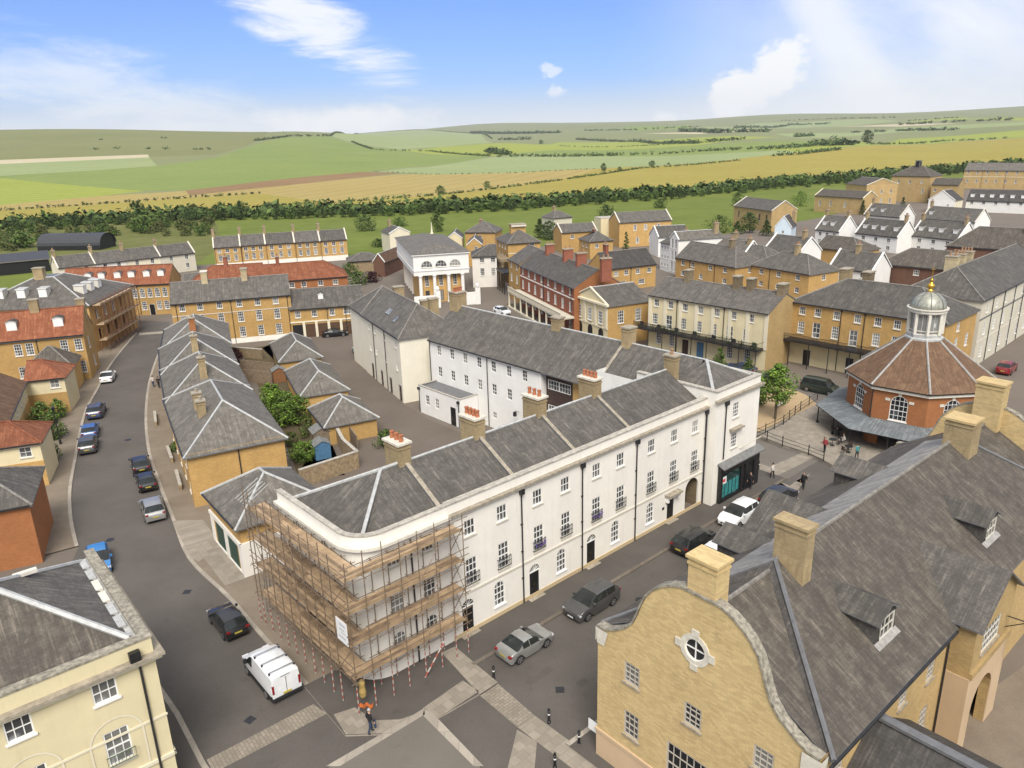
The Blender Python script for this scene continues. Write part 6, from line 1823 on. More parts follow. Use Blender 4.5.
# ------------------------------------------------------------------ octagonal market house
def market_house():
 root = empty('market_house', (45., 80., 0), 0); tag(root, 'octagonal brick market house with tiled roof, glazed lantern and gilt ball', 'building')
 A0 = 161.; N = 8; RW, RE = 7.0, 7.28; Z0, ZE = 3.0, 7.0
 def P(r, k, z): a = R(A0 + 45 * k); return (r * math.cos(a), r * math.sin(a), z)
 side = 2 * RW * math.sin(math.pi / 8); ap = RW * math.cos(math.pi / 8)
 m = MB()
 for k in range(N):
  a, b = Vector(P(RW, k, 0)), Vector(P(RW, k + 1, 0)); t = (b - a).normalized(); n = Vector((-t.y, t.x, 0))
  mp = lambda u, zz, q, a=a, t=t, n=n: tuple(a + t * u + n * q + Vector((0, 0, zz)))
  wall_panel(m, mp, 0, side, 2.4, ZE + .05, [(side / 2, 4.75, 'a4')], 'orange', .15)
 # arcade piers below
 for k in range(N):
  a, b = Vector(P(RW, k, 0)), Vector(P(RW, k + 1, 0)); t = (b - a).normalized()
  for f0, f1 in ((0, .17), (.83, 1.)):
   p, q = a + t * side * f0, a + t * side * f1; nn = Vector((-t.y, t.x, 0)) * .5
   m.prism([(p.x, p.y), (q.x, q.y), (q.x + nn.x, q.y + nn.y), (p.x + nn.x, p.y + nn.y)], 0, 2.7, 'orange')
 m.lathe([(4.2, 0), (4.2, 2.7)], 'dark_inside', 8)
 m.build('wall', root)
 WTa = window_meshes('a4', sill='white_paint', gl='glass_dark')
 for k in range(N):
  a, b = Vector(P(RW, k, 0)), Vector(P(RW, k + 1, 0)); mid = (a + b) / 2; t = b - a
  rz = math.atan2(t.y, t.x)
  o = link('window', WTa[0], root, loc=(mid.x, mid.y, 4.75), rz=rz); link('pane', WTa[1], o)
  for q, nm in (((-.16, -.08, .0, .16, -.004, .45), 'keystone'), ((-1.4, -.06, -.62, -.92, -.004, -.34), 'impost'), ((.92, -.06, -.62, 1.4, -.004, -.34), 'impost')):
   kz = MB(); kz.box(*q, 'stone_trim'); kz.build(nm, root, loc=(mid.x, mid.y, 6.06), rz=rz)
  if k % 2 == 1:
   d_ = MB(); d_.tube((a.x * 1.012, a.y * 1.012, 3.2), (a.x * 1.012, a.y * 1.012, ZE - .2), .06, 'gutter_black', 6); d_.build('drainpipe', root)
 r = MB(); RL = 1.85; ZL = 11.2
 for k in range(N):
  a, b, c, d = P(RE + .2, k, ZE - .05), P(RE + .2, k + 1, ZE - .05), P(RL, k + 1, ZL), P(RL, k, ZL)
  r.slab([a, b, c, d], .12, 'tile_brown', 'black_paint')
 ro = r.build('roof', root)
 g = MB()
 for k in range(N): g.tube(P(RE + .2, k, ZE), P(RL, k, ZL + .03), .12, 'lead_rib', 6)
 g.build('hip_capping', ro)
 c = MB()
 for k in range(N):
  a, b = P(RE + .05, k, 0), P(RE + .05, k + 1, 0); i, j = P(RW, k, 0), P(RW, k + 1, 0)
  c.poly([(a[0], a[1], ZE - .5), (b[0], b[1], ZE - .5), (b[0], b[1], ZE - .2), (a[0], a[1], ZE - .2)], 'off_white'); c.poly([(i[0], i[1], ZE - .55), (j[0], j[1], ZE - .55), (b[0], b[1], ZE - .5), (a[0], a[1], ZE - .5)], 'off_white')
  c.poly([(a[0], a[1], ZE - .19), (b[0], b[1], ZE - .19), (b[0] * 1.03, b[1] * 1.03, ZE - .1), (a[0] * 1.03, a[1] * 1.03, ZE - .1)], 'black_paint')
 c.build('cornice', root)
 # lantern
 l = empty('lantern', (0, 0, ZL)); l.parent = root; l.scale = (.84, .84, .95)
 b = MB(); b.lathe([(2.35, -.35), (2.35, .1), (2.1, .2), (2.1, .55)], 'lead', 8, a0=R(A0)); b.build('lantern_base', l)
 q = MB()
 for k in range(N):
  x = P(1.98, k, 0); q.box(x[0] - .17, x[1] - .17, .5, x[0] + .17, x[1] + .17, 3.0, 'off_white')
  a_, b_ = Vector(P(1.9, k, 0)), Vector(P(1.9, k + 1, 0))
  for zz in (.6, .95, 2.9): q.tube(a_ + Vector((0, 0, zz)), b_ + Vector((0, 0, zz)), .07, 'off_white', 4)
  for f in (.5,): pp = a_.lerp(b_, f); q.tube(pp + Vector((0, 0, .6)), pp + Vector((0, 0, 2.9)), .03, 'off_white', 4)
 q.build('lantern_frame', l)
 q = MB(); q.lathe([(1.85, .55), (1.85, 2.95)], 'glass_pale', 8, a0=R(A0)); q.build('lantern_glass', l)
 q = MB(); q.lathe([(2.05, 2.95), (2.3, 3.05), (2.3, 3.3), (2.45, 3.38), (2.45, 3.5)], 'off_white', 16); q.build('lantern_cornice', l)
 q = MB(); q.lathe([(2.15, 3.5)] + [(2.1 * math.cos(t), 3.52 + 1.75 * math.sin(t)) for t in [math.pi / 2 * i / 8 for i in range(1, 8)]] + [(.35, 5.3)], 'dome_metal', 24); q.build('dome', l, smooth=True)
 q = MB()
 for k in range(8):
  pts = [(2.13 * math.cos(t), 3.52 + 1.78 * math.sin(t)) for t in [math.pi / 2 * i / 8 for i in range(9)]]; a = R(A0 + 45 * k)
  for u_, v_ in zip(pts, pts[1:]): q.tube((u_[0] * math.cos(a), u_[0] * math.sin(a), u_[1]), (v_[0] * math.cos(a), v_[0] * math.sin(a), v_[1]), .04, 'lead_dark', 4, cap=False)
 q.build('dome_rib', l)
 q = MB(); q.lathe([(.35, 5.2), (.42, 5.4), (.25, 5.5), (.2, 5.6)] + [(.2 + .28 * math.sin(math.pi * i / 6), 5.6 + .62 * i / 6) for i in range(1, 6)] + [(.2, 6.25), (.14, 6.4), (.22, 6.5), (.1, 6.75)], 'gilt', 12); q.build('gilt_ball', l, smooth=True)
 q = MB(); q.tube((0, 0, 6.7), (0, 0, 8.1), .035, 'gilt', 5); q.tube((-.3, 0, 7.75), (.3, 0, 7.75), .03, 'gilt', 4); q.tube((0, -.3, 7.75), (0, .3, 7.75), .03, 'gilt', 4); q.build('finial', l)
 # lean-to verandah
 RO = 10.2; v = MB()
 for k in range(N):
  if k in (3, 4, 5): pass
  v.slab([P(RO, k, 2.5), P(RO, k + 1, 2.5), P(RW + .02, k + 1, 3.2), P(RW + .02, k, 3.2)], .1, 'zinc', 'black_paint')
 v.build('verandah_roof', root)
 s = MB()
 for k in range(N):
  for i in range(1, 12):
   f = i / 12; a = Vector(P(RO, k, 2.52)).lerp(Vector(P(RO, k + 1, 2.52)), f); b = Vector(P(RW + .02, k, 3.22)).lerp(Vector(P(RW + .02, k + 1, 3.22)), f); s.tube(a, b, .025, 'zinc', 4)
 s.build('standing_seam', root)
 for k in range(N):
  for f in (0., .5):
   a = Vector(P(RO - .35, k, 0)).lerp(Vector(P(RO - .35, k + 1, 0)), f)
   p = MB(); p.tube((0, 0, 0.3), (0, 0, 2.52), .07, 'black_paint', 8); p.box(-.12, -.12, .3, .12, .12, .55, 'black_paint'); p.build('verandah_post', root, loc=(a.x, a.y, 0))
WT['a4'] = (1.75, 2.75, 4, 5, 1)
market_house()
# ------------------------------------------------------------------ big stone house with the curved gable
GF = ((4.17, 34.09), -49.5)
def gable_house():
 root = empty('gabled_stone_house', (*GF[0], 0), R(GF[1])); tag(root, 'golden stone house with a curved Dutch gable, round window and long slate roof', 'house')
 W, E0, RZ_, L = 12.3, 8.4, 12.5, 36.
 mid = 6.15
 prof = [(-.04, 8.43), (.6, 8.5), (1.26, 8.85), (1.9, 9.3), (2.36, 9.85), (2.62, 10.45), (2.8, 11.0), (3.12, 11.75), (3.5, 12.25), (3.95, 12.65), (4.5, 12.98), (5.1, 13.2)]
 prof += [(W - x, z) for x, z in reversed(prof)]
 ops = [(2.35, 6.75, 'g1'), (2.4, 3.6, 'g2'), (6.1, 6.6, 'g1'), (5.9, 3.3, 'tri'), (9.85, 6.65, 'g1'), (9.85, 3.6, 'g2')]
 m = MB(); mp = fmap('f', W, L)
 wall_panel(m, mp, 0, W, 0, 8.3, ops, 'gable_stone', .16)
 ring = [(6.04 + .58 * math.cos(t), 10.32 + .58 * math.sin(t)) for t in [2 * math.pi * i / 24 for i in range(24)]]
 # gable above 8.3 with a round opening: strips between the outline and the ring, via a bmesh fill
 bm = bmesh.new()
 o_ = [bm.verts.new((x, 0, z)) for x, z in [(0, 8.3)] + [(max(0, min(W, x)), z) for x, z in prof] + [(W, 8.3)]]
 i_ = [bm.verts.new((x, 0, z)) for x, z in ring]
 es = [bm.edges.new((o_[i], o_[(i + 1) % len(o_)])) for i in range(len(o_))] + [bm.edges.new((i_[i], i_[(i + 1) % 24])) for i in range(24)]
 bmesh.ops.triangle_fill(bm, use_beauty=True, edges=es)
 for f in bm.faces:
  q = [tuple(v.co) for v in f.verts]
  if f.normal.y > 0: q = q[::-1]
  m.poly(q, 'gable_stone')
 bm.free()
 for i in range(24):
  a, b = ring[i], ring[(i + 1) % 24]; m.poly([(a[0], 0, a[1]), (b[0], 0, b[1]), (b[0], .18, b[1]), (a[0], .18, a[1])], 'gable_stone')
 pr = [(0, 8.3)] + [(max(0, min(W, x)), z) for x, z in prof] + [(W, 8.3)]
 for a, b in zip(pr, pr[1:]): m.poly([(a[0], .45, a[1]), (b[0], .45, b[1]), (b[0], .45, 8.2), (a[0], .45, 8.2)], 'gable_stone')
 # long walls and far end
 sops = [(v, z_, t) for v, z_, t in ((1.8, 7.2, 'g3'), (5.9, 6.9, 'g3'), (8.3, 6.9, 'g3'), (11.6, 6.6, 'g3'), (8.3, 3.5, 'g2'), (11.6, 3.5, 'g2'))]
 wall_panel(m, fmap('r', W, L), 0, L, 0, E0, sops, 'yellow_pale', .16)
 m.poly([(0, L, 0), (0, 0, 0), (0, 0, E0), (0, L, E0)], 'gable_stone')
 back = [(0, 0)] + [(0, 8.3)] + [(max(0, min(W, x)), z) for x, z in prof] + [(W, 8.3), (W, 0)]
 m.poly([(x, L, z) for x, z in back], 'gable_stone'); m.poly([(x, L - .45, z) for x, z in reversed(back)], 'gable_stone')
 m.build('wall', root)
 def cop(pp, y0, y1, nm):
  c = MB(); n = len(pp)
  nor = []
  for i in range(n):
   a = Vector(pp[max(0, i - 1)]); b = Vector(pp[min(n - 1, i + 1)]); t = (b - a).normalized(); nor.append(Vector((-t.y, t.x)))
  for i in range(n - 1):
   a, b = Vector(pp[i]), Vector(pp[i + 1]); A, B = a + nor[i] * .11, b + nor[i + 1] * .11
   c.poly([(A.x, y0, A.y), (B.x, y0, B.y), (B.x, y1, B.y), (A.x, y1, A.y)], 'coping_lichen')
   c.poly([(a.x, y0, a.y), (b.x, y0, b.y), (B.x, y0, B.y), (A.x, y0, A.y)], 'coping_lichen'); c.poly([(A.x, y1, A.y), (B.x, y1, B.y), (b.x, y1, b.y), (a.x, y1, a.y)], 'coping_lichen')
  c.build(nm, root)
 cop(prof, -.07, .46, 'gable_coping'); cop(prof, L - .46, L + .07, 'gable_coping')
 k = MB()
 for x0, x1, s in ((-.12, .75, 1), (W - .75, W + .12, -1)):
  zz = [(x0, 8.42), (x1, 8.42), (x1 if s < 0 else x1 - .25, 7.5), (x0 if s < 0 else x0 + .12, 7.5)]
  k.poly([(a, -.07, b) for a, b in (zz[3], zz[2], zz[1], zz[0])], 'stone_trim')
  k.poly([(x0, -.07, 7.5 + .1), (x0, .5, 7.5 + .1), (x0, .5, 8.42), (x0, -.07, 8.42)] if s > 0 else [(x1, .5, 7.6), (x1, -.07, 7.6), (x1, -.07, 8.42), (x1, .5, 8.42)], 'stone_trim')
 k.build('kneeler', root)
 chimney(root, 6.15, .56, 13.2, 1.7, 1.5, 1.0, mat='gable_stone', pots=0, cap='gable_stone')
 chimney(root, 6.75, 6.9, 12.9, 1.65, 1.7, .8, mat='chimney_brick', pots=0, cap='chimney_brick')
 # round window with its stone surround
 s = MB();
 for i in range(24):
  t0, t1 = 2 * math.pi * i / 24, 2 * math.pi * (i + 1) / 24
  p = [(6.04 + r * math.cos(t), 10.32 + r * math.sin(t)) for r, t in ((.56, t0), (.82, t0), (.82, t1), (.56, t1))]
  s.poly([(x, -.05, z) for x, z in p], 'stone_trim'); s.poly([(p[1][0], -.05, p[1][1]), (p[1][0], 0, p[1][1]), (p[2][0], 0, p[2][1]), (p[2][0], -.05, p[2][1])], 'stone_trim'); s.poly([(p[3][0], -.05, p[3][1]), (p[3][0], .1, p[3][1]), (p[0][0], .1, p[0][1]), (p[0][0], -.05, p[0][1])], 'stone_trim')
 for t in (0, 90, 180, 270):
  c, n = math.cos(R(t)), math.sin(R(t)); cx, cz = 6.04 + .92 * c, 10.32 + .92 * n; a, b = (.16, .2) if t % 180 == 0 else (.2, .16)
  s.box(cx - a, -.075, cz - b, cx + a, -.004, cz + b, 'stone_trim')
 s.build('round_surround', root)
 f = MB()
 for i in range(24):
  t0, t1 = 2 * math.pi * i / 24, 2 * math.pi * (i + 1) / 24
  p = [(6.04 + r * math.cos(t), 10.32 + r * math.sin(t)) for r, t in ((.5, t0), (.58, t0), (.58, t1), (.5, t1))]; f.poly([(x, .04, z) for x, z in p], 'white_paint')
 f.box(5.46, .05, 10.29, 6.62, .08, 10.35, 'white_paint'); f.box(6.01, .045, 9.74, 6.07, .085, 10.9, 'white_paint')
 o = f.build('round_window', root); g = MB(); g.poly([(6.04 + .6 * math.cos(t), .1, 10.32 + .6 * math.sin(t)) for t in [2 * math.pi * i / 24 for i in range(24)]], 'glass'); g.build('pane', o)
 for u, z_, t in ops: add_window(root, 'f', W, L, t, u, z_, frame='frame_grey', sill='stone_dull', fw=.09, bw=.04, gl='glass')
 for v, z_, t in sops: add_window(root, 'r', W, L, t, v, z_, frame='frame_grey', sill='stone_dull', fw=.09, bw=.04)
 sc_ = MB(); sc_.box(-.08, -.1, 1.75, W + .1, -.004, 1.95, 'pink_stone'); sc_.build('string_course', root)
 pl = MB(); pl.box(-.03, -.04, 0, W + .03, -.003, 1.75, 'pink_stone'); pl.build('plinth', root)
 # roof: a long ridge, hipped behind the gable, and a short stub from the gable
 r = MB(); e = .3; ez = E0 - .2; vh = 6.3; sl = (RZ_ - E0) / mid
 r.slab([(W + e, .62, ez), (W + e, L - .62, ez), (mid, L - vh, RZ_), (mid, vh, RZ_)], .14, 'slate_brown', 'lead_dark')
 zl = RZ_ - 2.95 * sl
 r.slab([(3.2, L - 3.55, zl), (3.2, 3.55, zl), (mid, vh, RZ_), (mid, L - vh, RZ_)], .14, 'lead_grey', 'lead_dark')
 r.slab([(-e, L - .62, ez), (-e, .62, ez), (3.2, 3.55, zl), (3.2, L - 3.55, zl)], .14, 'slate_brown', 'lead_dark')
 r.slab([(-e, .62, ez), (W + e, .62, ez), (mid, vh, RZ_)], .14, 'slate_dark', 'lead_dark'); r.slab([(W + e, L - .62, ez), (-e, L - .62, ez), (mid, L - vh, RZ_)], .14, 'slate_dark', 'lead_dark')
 zs = 12.05
 for a, b, c in ((.46, .62, 5.75), (L - .46, L - .62, L - 5.75)):
  q1 = [(W, a, E0 + .02), (W - .5, b, E0 + .3), (mid, c, zs), (mid, a, zs)]; q2 = [(0, a, E0 + .02), (mid, a, zs), (mid, c, zs), (.5, b, E0 + .3)]
  for q in (q1, q2): r.slab(q if a < 1 else q[::-1], .1, 'slate_brown', 'lead_dark')
 ro = r.build('roof', root)
 g = MB(); g.tube((mid, vh, RZ_ + .03), (mid, L - vh, RZ_ + .03), .12, 'ridge_tile', 6); g.tube((mid, L - vh, RZ_ + .03), (W + e, L - .62, ez + .05), .12, 'lead_dark', 6); g.tube((mid, L - .5, zs + .03), (mid, L - 5.8, zs + .03), .12, 'ridge_tile', 6); g.tube((mid, vh, RZ_ + .03), (W + e, .62, ez + .05), .12, 'lead_dark', 6); g.tube((mid, vh, RZ_ + .03), (-e, .62, ez + .05), .12, 'lead_dark', 6)
 g.tube((mid, .5, zs + .03), (mid, 5.8, zs + .03), .12, 'ridge_tile', 6)
 g.build('ridge_capping', ro)
 gt = MB(); gt.box(W + e - .02, .3, ez - .2, W + e + .1, 13.6, ez - .06, 'gutter_black'); gt.build('gutter', root)
 p = MB(); p.tube((W + .08, 13.5, .1), (W + .08, 13.5, ez - .3), .06, 'gutter_black', 6); p.build('drainpipe', root)
 # slate dormers on the right slope
 def sd(v, uf, wd, hgt, nm='dormer'):
  """dormer with its face at u = uf, looking along +u"""
  zf = RZ_ - (uf - mid) * sl; rzz = zf + hgt + wd * .28; ub = mid + (RZ_ - rzz) / sl; ue = mid + (RZ_ - zf - hgt) / sl
  q = MB(); y0, y1 = v - wd / 2, v + wd / 2
  q.poly([(uf, y0, zf), (uf, y1, zf), (uf, y1, zf + hgt), (uf, v, rzz - .06), (uf, y0, zf + hgt)], 'slate_dark')
  q.poly([(uf, y0, zf), (uf, y0, zf + hgt), (ue, y0, zf + hgt)], 'slate_dark'); q.poly([(uf, y1, zf), (ue, y1, zf + hgt), (uf, y1, zf + hgt)], 'slate_dark')
  d_ = q.build(nm, root)
  t = MB(); t.slab([(uf + .2, y0 - .2, zf + hgt - .08), (uf + .2, v, rzz), (ub, v, rzz), (ue - .1, y0 - .2, zf + hgt - .08)][::-1], .08, 'slate', 'lead_dark'); t.slab([(uf + .2, y1 + .2, zf + hgt - .08), (ue - .1, y1 + .2, zf + hgt - .08), (ub, v, rzz), (uf + .2, v, rzz)][::-1], .08, 'slate', 'lead_dark')
  t.build('dormer_roof', d_)
  WT[('sdw', hgt)] = (wd * .7, hgt * .86, 3, 2, 0); fm, gm = window_meshes(('sdw', hgt), 'off_white', 'glass', None)
  wo = link('window', fm, d_, loc=(uf + .1, v, zf + hgt / 2), rz=R(90)); link('pane', gm, wo)
  l = MB(); l.slab([(uf + .02, y0 - .1, zf + .05), (uf + .32, y0 - .1, zf - .13), (uf + .32, y1 + .1, zf - .13), (uf + .02, y1 + .1, zf + .05)], .04, 'lead_rib', 'lead_rib'); l.build('lead_apron', d_)
 sd(8.7, 10.9, 2.1, 1.3); sd(22.6, 10.9, 2.1, 1.3)
 def sl_(v, uf, wd, hgt, rr=.75, wall='white_paint'):
  """gabled dormer on the street side"""
  zf = RZ_ - (mid - uf) * sl; q = MB(); y0, y1 = v - wd / 2, v + wd / 2; zt = zf + hgt; ue = mid - (RZ_ - zt) / sl
  q.poly([(uf, y1, zf), (uf, y0, zf), (uf, y0, zt), (uf, v, zt + rr - .05), (uf, y1, zt)], wall); q.poly([(uf, y0, zf), (ue, y0, zt), (uf, y0, zt)], 'slate_dark'); q.poly([(uf, y1, zf), (uf, y1, zt), (ue, y1, zt)], 'slate_dark')
  d_ = q.build('dormer', root); rzz = zt + rr; ub = mid - (RZ_ - rzz) / sl; m0 = uf - .25
  t = MB(); t.slab([(uf - .25, y0 - .25, zt - .1), (m0, v, rzz), (ub + .05, v, rzz), (ue + .1, y0 - .25, zt - .1)][::-1], .08, 'slate', 'lead_dark'); t.slab([(uf - .25, y1 + .25, zt - .1), (ue + .1, y1 + .25, zt - .1), (ub + .05, v, rzz), (m0, v, rzz)][::-1], .08, 'slate', 'lead_dark')
  t.build('dormer_roof', d_)
 sl_(10.8, .6, 2.2, 1.25, .7); sl_(15.7, .45, 5.6, .6, 1.9, 'gable_stone'); sl_(25., .6, 2.4, 1.35)
 # projecting gabled bay with the carriage arch
 b0, b1, bu = 14.0, 19.8, 13.4; bm_ = (b0 + b1) / 2; q = MB()
 mpb = lambda u, zz, k: (bu - k, b0 + u, zz)
 wall_panel(q, mpb, 0, b1 - b0, 0, 8.6, [(2.7, 2.05, (3.1, 4.1, 1)), (2.6, 6.9, 'tri2')], 'yellow_pale', .5)
 q.poly([(bu, b0, 8.6), (bu, b1, 8.6), (bu, bm_, 10.6)], 'yellow_pale')
 q.poly([(W, b0, 0), (bu, b0, 0), (bu, b0, 8.6), (W, b0, 8.6)], 'yellow_pale'); q.poly([(bu, b1, 0), (W, b1, 0), (W, b1, 8.6), (bu, b1, 8.6)], 'yellow_pale')
 q.poly([(12.6, b0 + 1, 0), (12.6, b1 - 1, 0), (12.6, b1 - 1, 4.3), (12.6, b0 + 1, 4.3)], 'beige')
 bo = q.build('carriage_bay', root)
 q = MB(); q.box(bu - .002 - 1.1, b0 - .06, 0, bu + .06, b0 - .004, 5.3, 'pink_stone'); q.box(bu + .004, b0, 5.3, bu + .16, b1, 5.65, 'yellow_pale'); q.build('bay_string', bo)
 q = MB(); wall_panel(q, lambda u, zz, k: (bu + .05 - k, b0 + u, zz), 0, b1 - b0, 0, 5.3, [(2.7, 2.05, (3.1, 4.1, 1))], 'pink_stone', .06); q.build('arch_facing', bo)
 t = MB(); zt, zr = 8.55, 10.7; ub = mid + (RZ_ - zr) / sl; ue = mid + (RZ_ - zt) / sl
 t.slab([(bu + .35, b0 - .3, zt - .1), (bu + .35, bm_, zr), (ub, bm_, zr), (ue, b0 - .3, zt - .1)][::-1], .1, 'slate', 'lead_dark'); t.slab([(bu + .35, b1 + .3, zt - .1), (ue, b1 + .3, zt - .1), (ub, bm_, zr), (bu + .35, bm_, zr)][::-1], .1, 'slate', 'lead_dark'); t.build('bay_roof', bo)
 fm, gm = window_meshes('tri2', 'off_white', 'glass', 'stone_dull'); wo = link('window', fm, bo, loc=(bu, b0 + 2.6, 6.9), rz=R(90)); link('pane', gm, wo)
 chimney(root, 6.6, L - 7., 12.5, 1.6, 1.75, 1.6, mat='chimney_brick', pots=0, cap='gable_stone')
 chimney(root, 6.15, L - .56, 13.2, 1.9, 1.8, 1.3, mat='gable_stone', pots=0, cap='gable_stone')
 # lower wing toward the viewer on the right
 lw = MB(); yv, zr, ze, ya, yb = 5.0, 7.75, 4.7, .4, 9.6
 lw.slab([(W + .02, ya, ze), (W + 11, ya, ze), (W + 11, yv, zr), (W + .02, yv, zr)], .12, 'slate_dark', 'lead_dark'); lw.slab([(W + 11, yb, ze), (W + .02, yb, ze), (W + .02, yv, zr), (W + 11, yv, zr)], .12, 'slate_dark', 'lead_dark')
 lw.poly([(W + .05, ya + .2, 0), (W + 10.8, ya + .2, 0), (W + 10.8, ya + .2, ze), (W + .05, ya + .2, ze)], 'gable_stone'); lw.poly([(W + 10.8, ya + .2, 0), (W + 10.8, yb - .2, 0), (W + 10.8, yb - .2, ze), (W + 10.8, yv, zr - .1), (W + 10.8, ya + .2, ze)], 'gable_stone'); lw.poly([(W + 10.8, yb - .2, 0), (W + .05, yb - .2, 0), (W + .05, yb - .2, ze), (W + 10.8, yb - .2, ze)], 'gable_stone')
 g = lw.build('low_wing', root); rr = MB(); rr.box(W, yv - .22, zr, W + 11, yv + .22, zr + .16, 'lead_dark'); rr.build('ridge_capping', g)
 # bracket lantern on the bay
 b = MB(); x = bu + .05; b.tube((x, 18.9, 6.9), (x + 1.5, 18.9, 7.0), .035, 'iron', 5); b.tube((x, 18.9, 6.2), (x + 1.0, 18.9, 6.95), .03, 'iron', 5); b.tube((x + 1.5, 18.9, 7.0), (x + 1.5, 18.9, 6.6), .03, 'iron', 5)
 b.lathe([(.1, 5.6), (.24, 5.7), (.32, 6.3), (.4, 6.32), (.12, 6.6)], 'iron', 6, (x + 1.5, 18.9)); b.build('bracket_lantern', root)
 s_ = MB(); s_.box(-.75, .1, 1.3, -.05, .14, 2.0, 'sign_white'); s_.tube((-.8, .12, 2.05), (0, .12, 2.05), .025, 'iron', 5); s_.build('hanging_sign', root)
WT['g1'] = (1.0, 1.25, 3, 4, 0); WT['g2'] = (1.0, 1.55, 3, 4, 0); WT['g3'] = (.95, 1.3, 3, 4, 0); WT['tri2'] = (2.6, 1.5, 6, 3, 0)
gable_house()
# ------------------------------------------------------------------ cream house at the lower left corner
def cream_corner():
 root = empty('cream_house', (-18.23 , 32.1, 0), R(40.15)); tag(root, 'cream rendered house with a flat stone parapet and tall arched recesses at the lower left', 'house')
 W, L, PZ3, CZ = 16.0, 11.5, 10.0, 9.0           # front runs towards -u from the corner at u = 0
 m = MB(); mp = lambda u, zz, k: (u - W, k, zz)
 ops = [(W + u, 8.1, 'sq2') for u in (-2.42, -6.02, -9.6)] + [(W + u, 4.8, 'b9') for u in (-2.36, -5.96, -9.5)]
 wall_panel(m, mp, 0, W, 0, PZ3, ops, 'cream', .14)
 m.poly([(0, 0, 0), (0, L, 0), (0, L, PZ3), (0, 0, PZ3)], 'cream'); m.poly([(0, L, 0), (-W, L, 0), (-W, L, 9.2), (0, L, 9.2)], 'cream')
 i0 = .5; m.poly([(-W, i0, 9.2), (-i0, i0, 9.2), (-i0, i0, PZ3), (-W, i0, PZ3)][::-1], 'coping'); m.poly([(-i0, i0, 9.2), (-i0, L - i0, 9.2), (-i0, L - i0, PZ3), (-i0, i0, PZ3)][::-1], 'coping')
 m.build('wall', root)
 c = MB(); c.box(-W, -.05, PZ3, 0.05, i0, PZ3 + .1, 'coping_lichen'); c.box(-i0, i0, PZ3, .05, L, PZ3 + .1, 'coping_lichen'); c.build('coping', root)
 c = MB(); c.box(-W, -.42, CZ, .42, -.003, CZ + .16, 'stone_dull'); c.box(-W, -.28, CZ - .18, .28, -.003, CZ, 'cream_pale'); c.box(.003, -.003, CZ, .42, L, CZ + .16, 'stone_dull'); c.box(.003, -.003, CZ - .18, .28, L, CZ, 'cream_pale'); c.build('cornice', root)
 c = MB(); c.box(-W, -.1, 2.8, .1, -.003, 3.0, 'cream_pale'); c.box(.003, -.1, 2.8, .1, L, 3.0, 'cream_pale'); c.box(-W, -.05, 5.3, .05, -.003, 5.42, 'cream_pale'); c.build('string_course', root)
 for u in (-2.36, -5.96, -9.5):          # blind arches round the tall windows
  a = MB(); o_, i_ = arch_pts(2.5, 3.5, 0), arch_pts(2.5, 3.5, .1)
  for k in range(1, len(o_)):
   p, q, r_, s_ = o_[k], o_[(k + 1) % len(o_)], i_[(k + 1) % len(o_)], i_[k]
   a.poly([(u + x, -.035, 4.75 + y) for x, y in (p, q, r_, s_)], 'cream_pale')
  a.build('arch_moulding', root)
 p = MB(); p.tube((-.75, -.1, .1), (-.75, -.1, CZ - .1), .06, 'gutter_black', 6); p.build('drainpipe', root)
 p = MB(); p.box(-1.15, -.36, CZ + .17, -.65, -.055, CZ + .68, 'black_paint'); p.box(-1.1, -.38, CZ + .4, -.7, -.362, CZ + .62, 'iron'); p.build('hopper', root)
 for u in (-2.42, -6.02, -9.6): add_window(root, 'f', W, L, 'sq2', u, 8.1, sill='white_paint', bw=.045)
 for u in (-2.36, -5.96, -9.5):
  add_window(root, 'f', W, L, 'b9', u, 4.8, bw=.045)
  b = MB()
  for k in range(9): x = -.65 + 1.3 * k / 8; b.box(x - .012, -.25, 0, x + .012, -.23, .6, 'green_rail')
  b.box(-.67, -.26, .56, .67, -.22, .6, 'green_rail'); b.box(-.67, -.26, 0, .67, -.22, .04, 'green_rail'); b.build('balcony_railing', root, loc=(u, 0, 3.95))
 r = MB(); z0, zr = 9.85, 12.75; i1 = .8; mid = L / 2; ax = -i1 - (mid - i1)
 r.slab([(-W, i1, z0), (-i1, i1, z0), (ax, mid, zr), (-W, mid, zr)], .12, 'slate_brown', 'lead_dark'); r.slab([(-i1, i1, z0), (-i1, L - i1, z0), (ax, mid, zr)], .12, 'slate', 'lead_dark'); r.slab([(-i1, L + .3, z0 - .5), (-W, L + .3, z0 - .5), (-W, mid, zr), (ax, mid, zr), (-i1, L - i1, z0)], .12, 'slate', 'lead_dark')
 ro = r.build('roof', root)
 g = MB(); g.tube((-i1, i1, z0 + .03), (ax, mid, zr + .03), .17, 'lead', 6); g.tube((-i1, L - i1, z0 + .03), (ax, mid, zr + .03), .12, 'lead', 6); g.tube((ax, mid, zr + .03), (-W, mid, zr + .03), .12, 'lead', 6); g.build('ridge_capping', ro)
 v = MB(); v.box(-.85, i0, 9.7, -i0, L - i0, 9.82, 'lead'); v.box(-W, i0, 9.7, -.85, i1, 9.82, 'lead_dark')
 for k in range(6): v.box(-.98, 2.0 + k * 1.5, 9.83, -.62, 2.0 + k * 1.5 + 1.2, 9.96, 'off_white' if k in (2, 3) else 'lead')
 v.build('lead_gutter', ro)
 s = MB(); s.box(-4.4, 7.3, 11.75, -3.3, 7.6, 11.95, 'off_white'); s.build('roof_vent', ro)
WT['sq2'] = (1.1, 1.15, 3, 2, 0); WT['b9'] = (1.15, 1.95, 3, 4, 0)
plain('green_rail', (.12, .15, .1), .5, var=.3)
cream_corner()
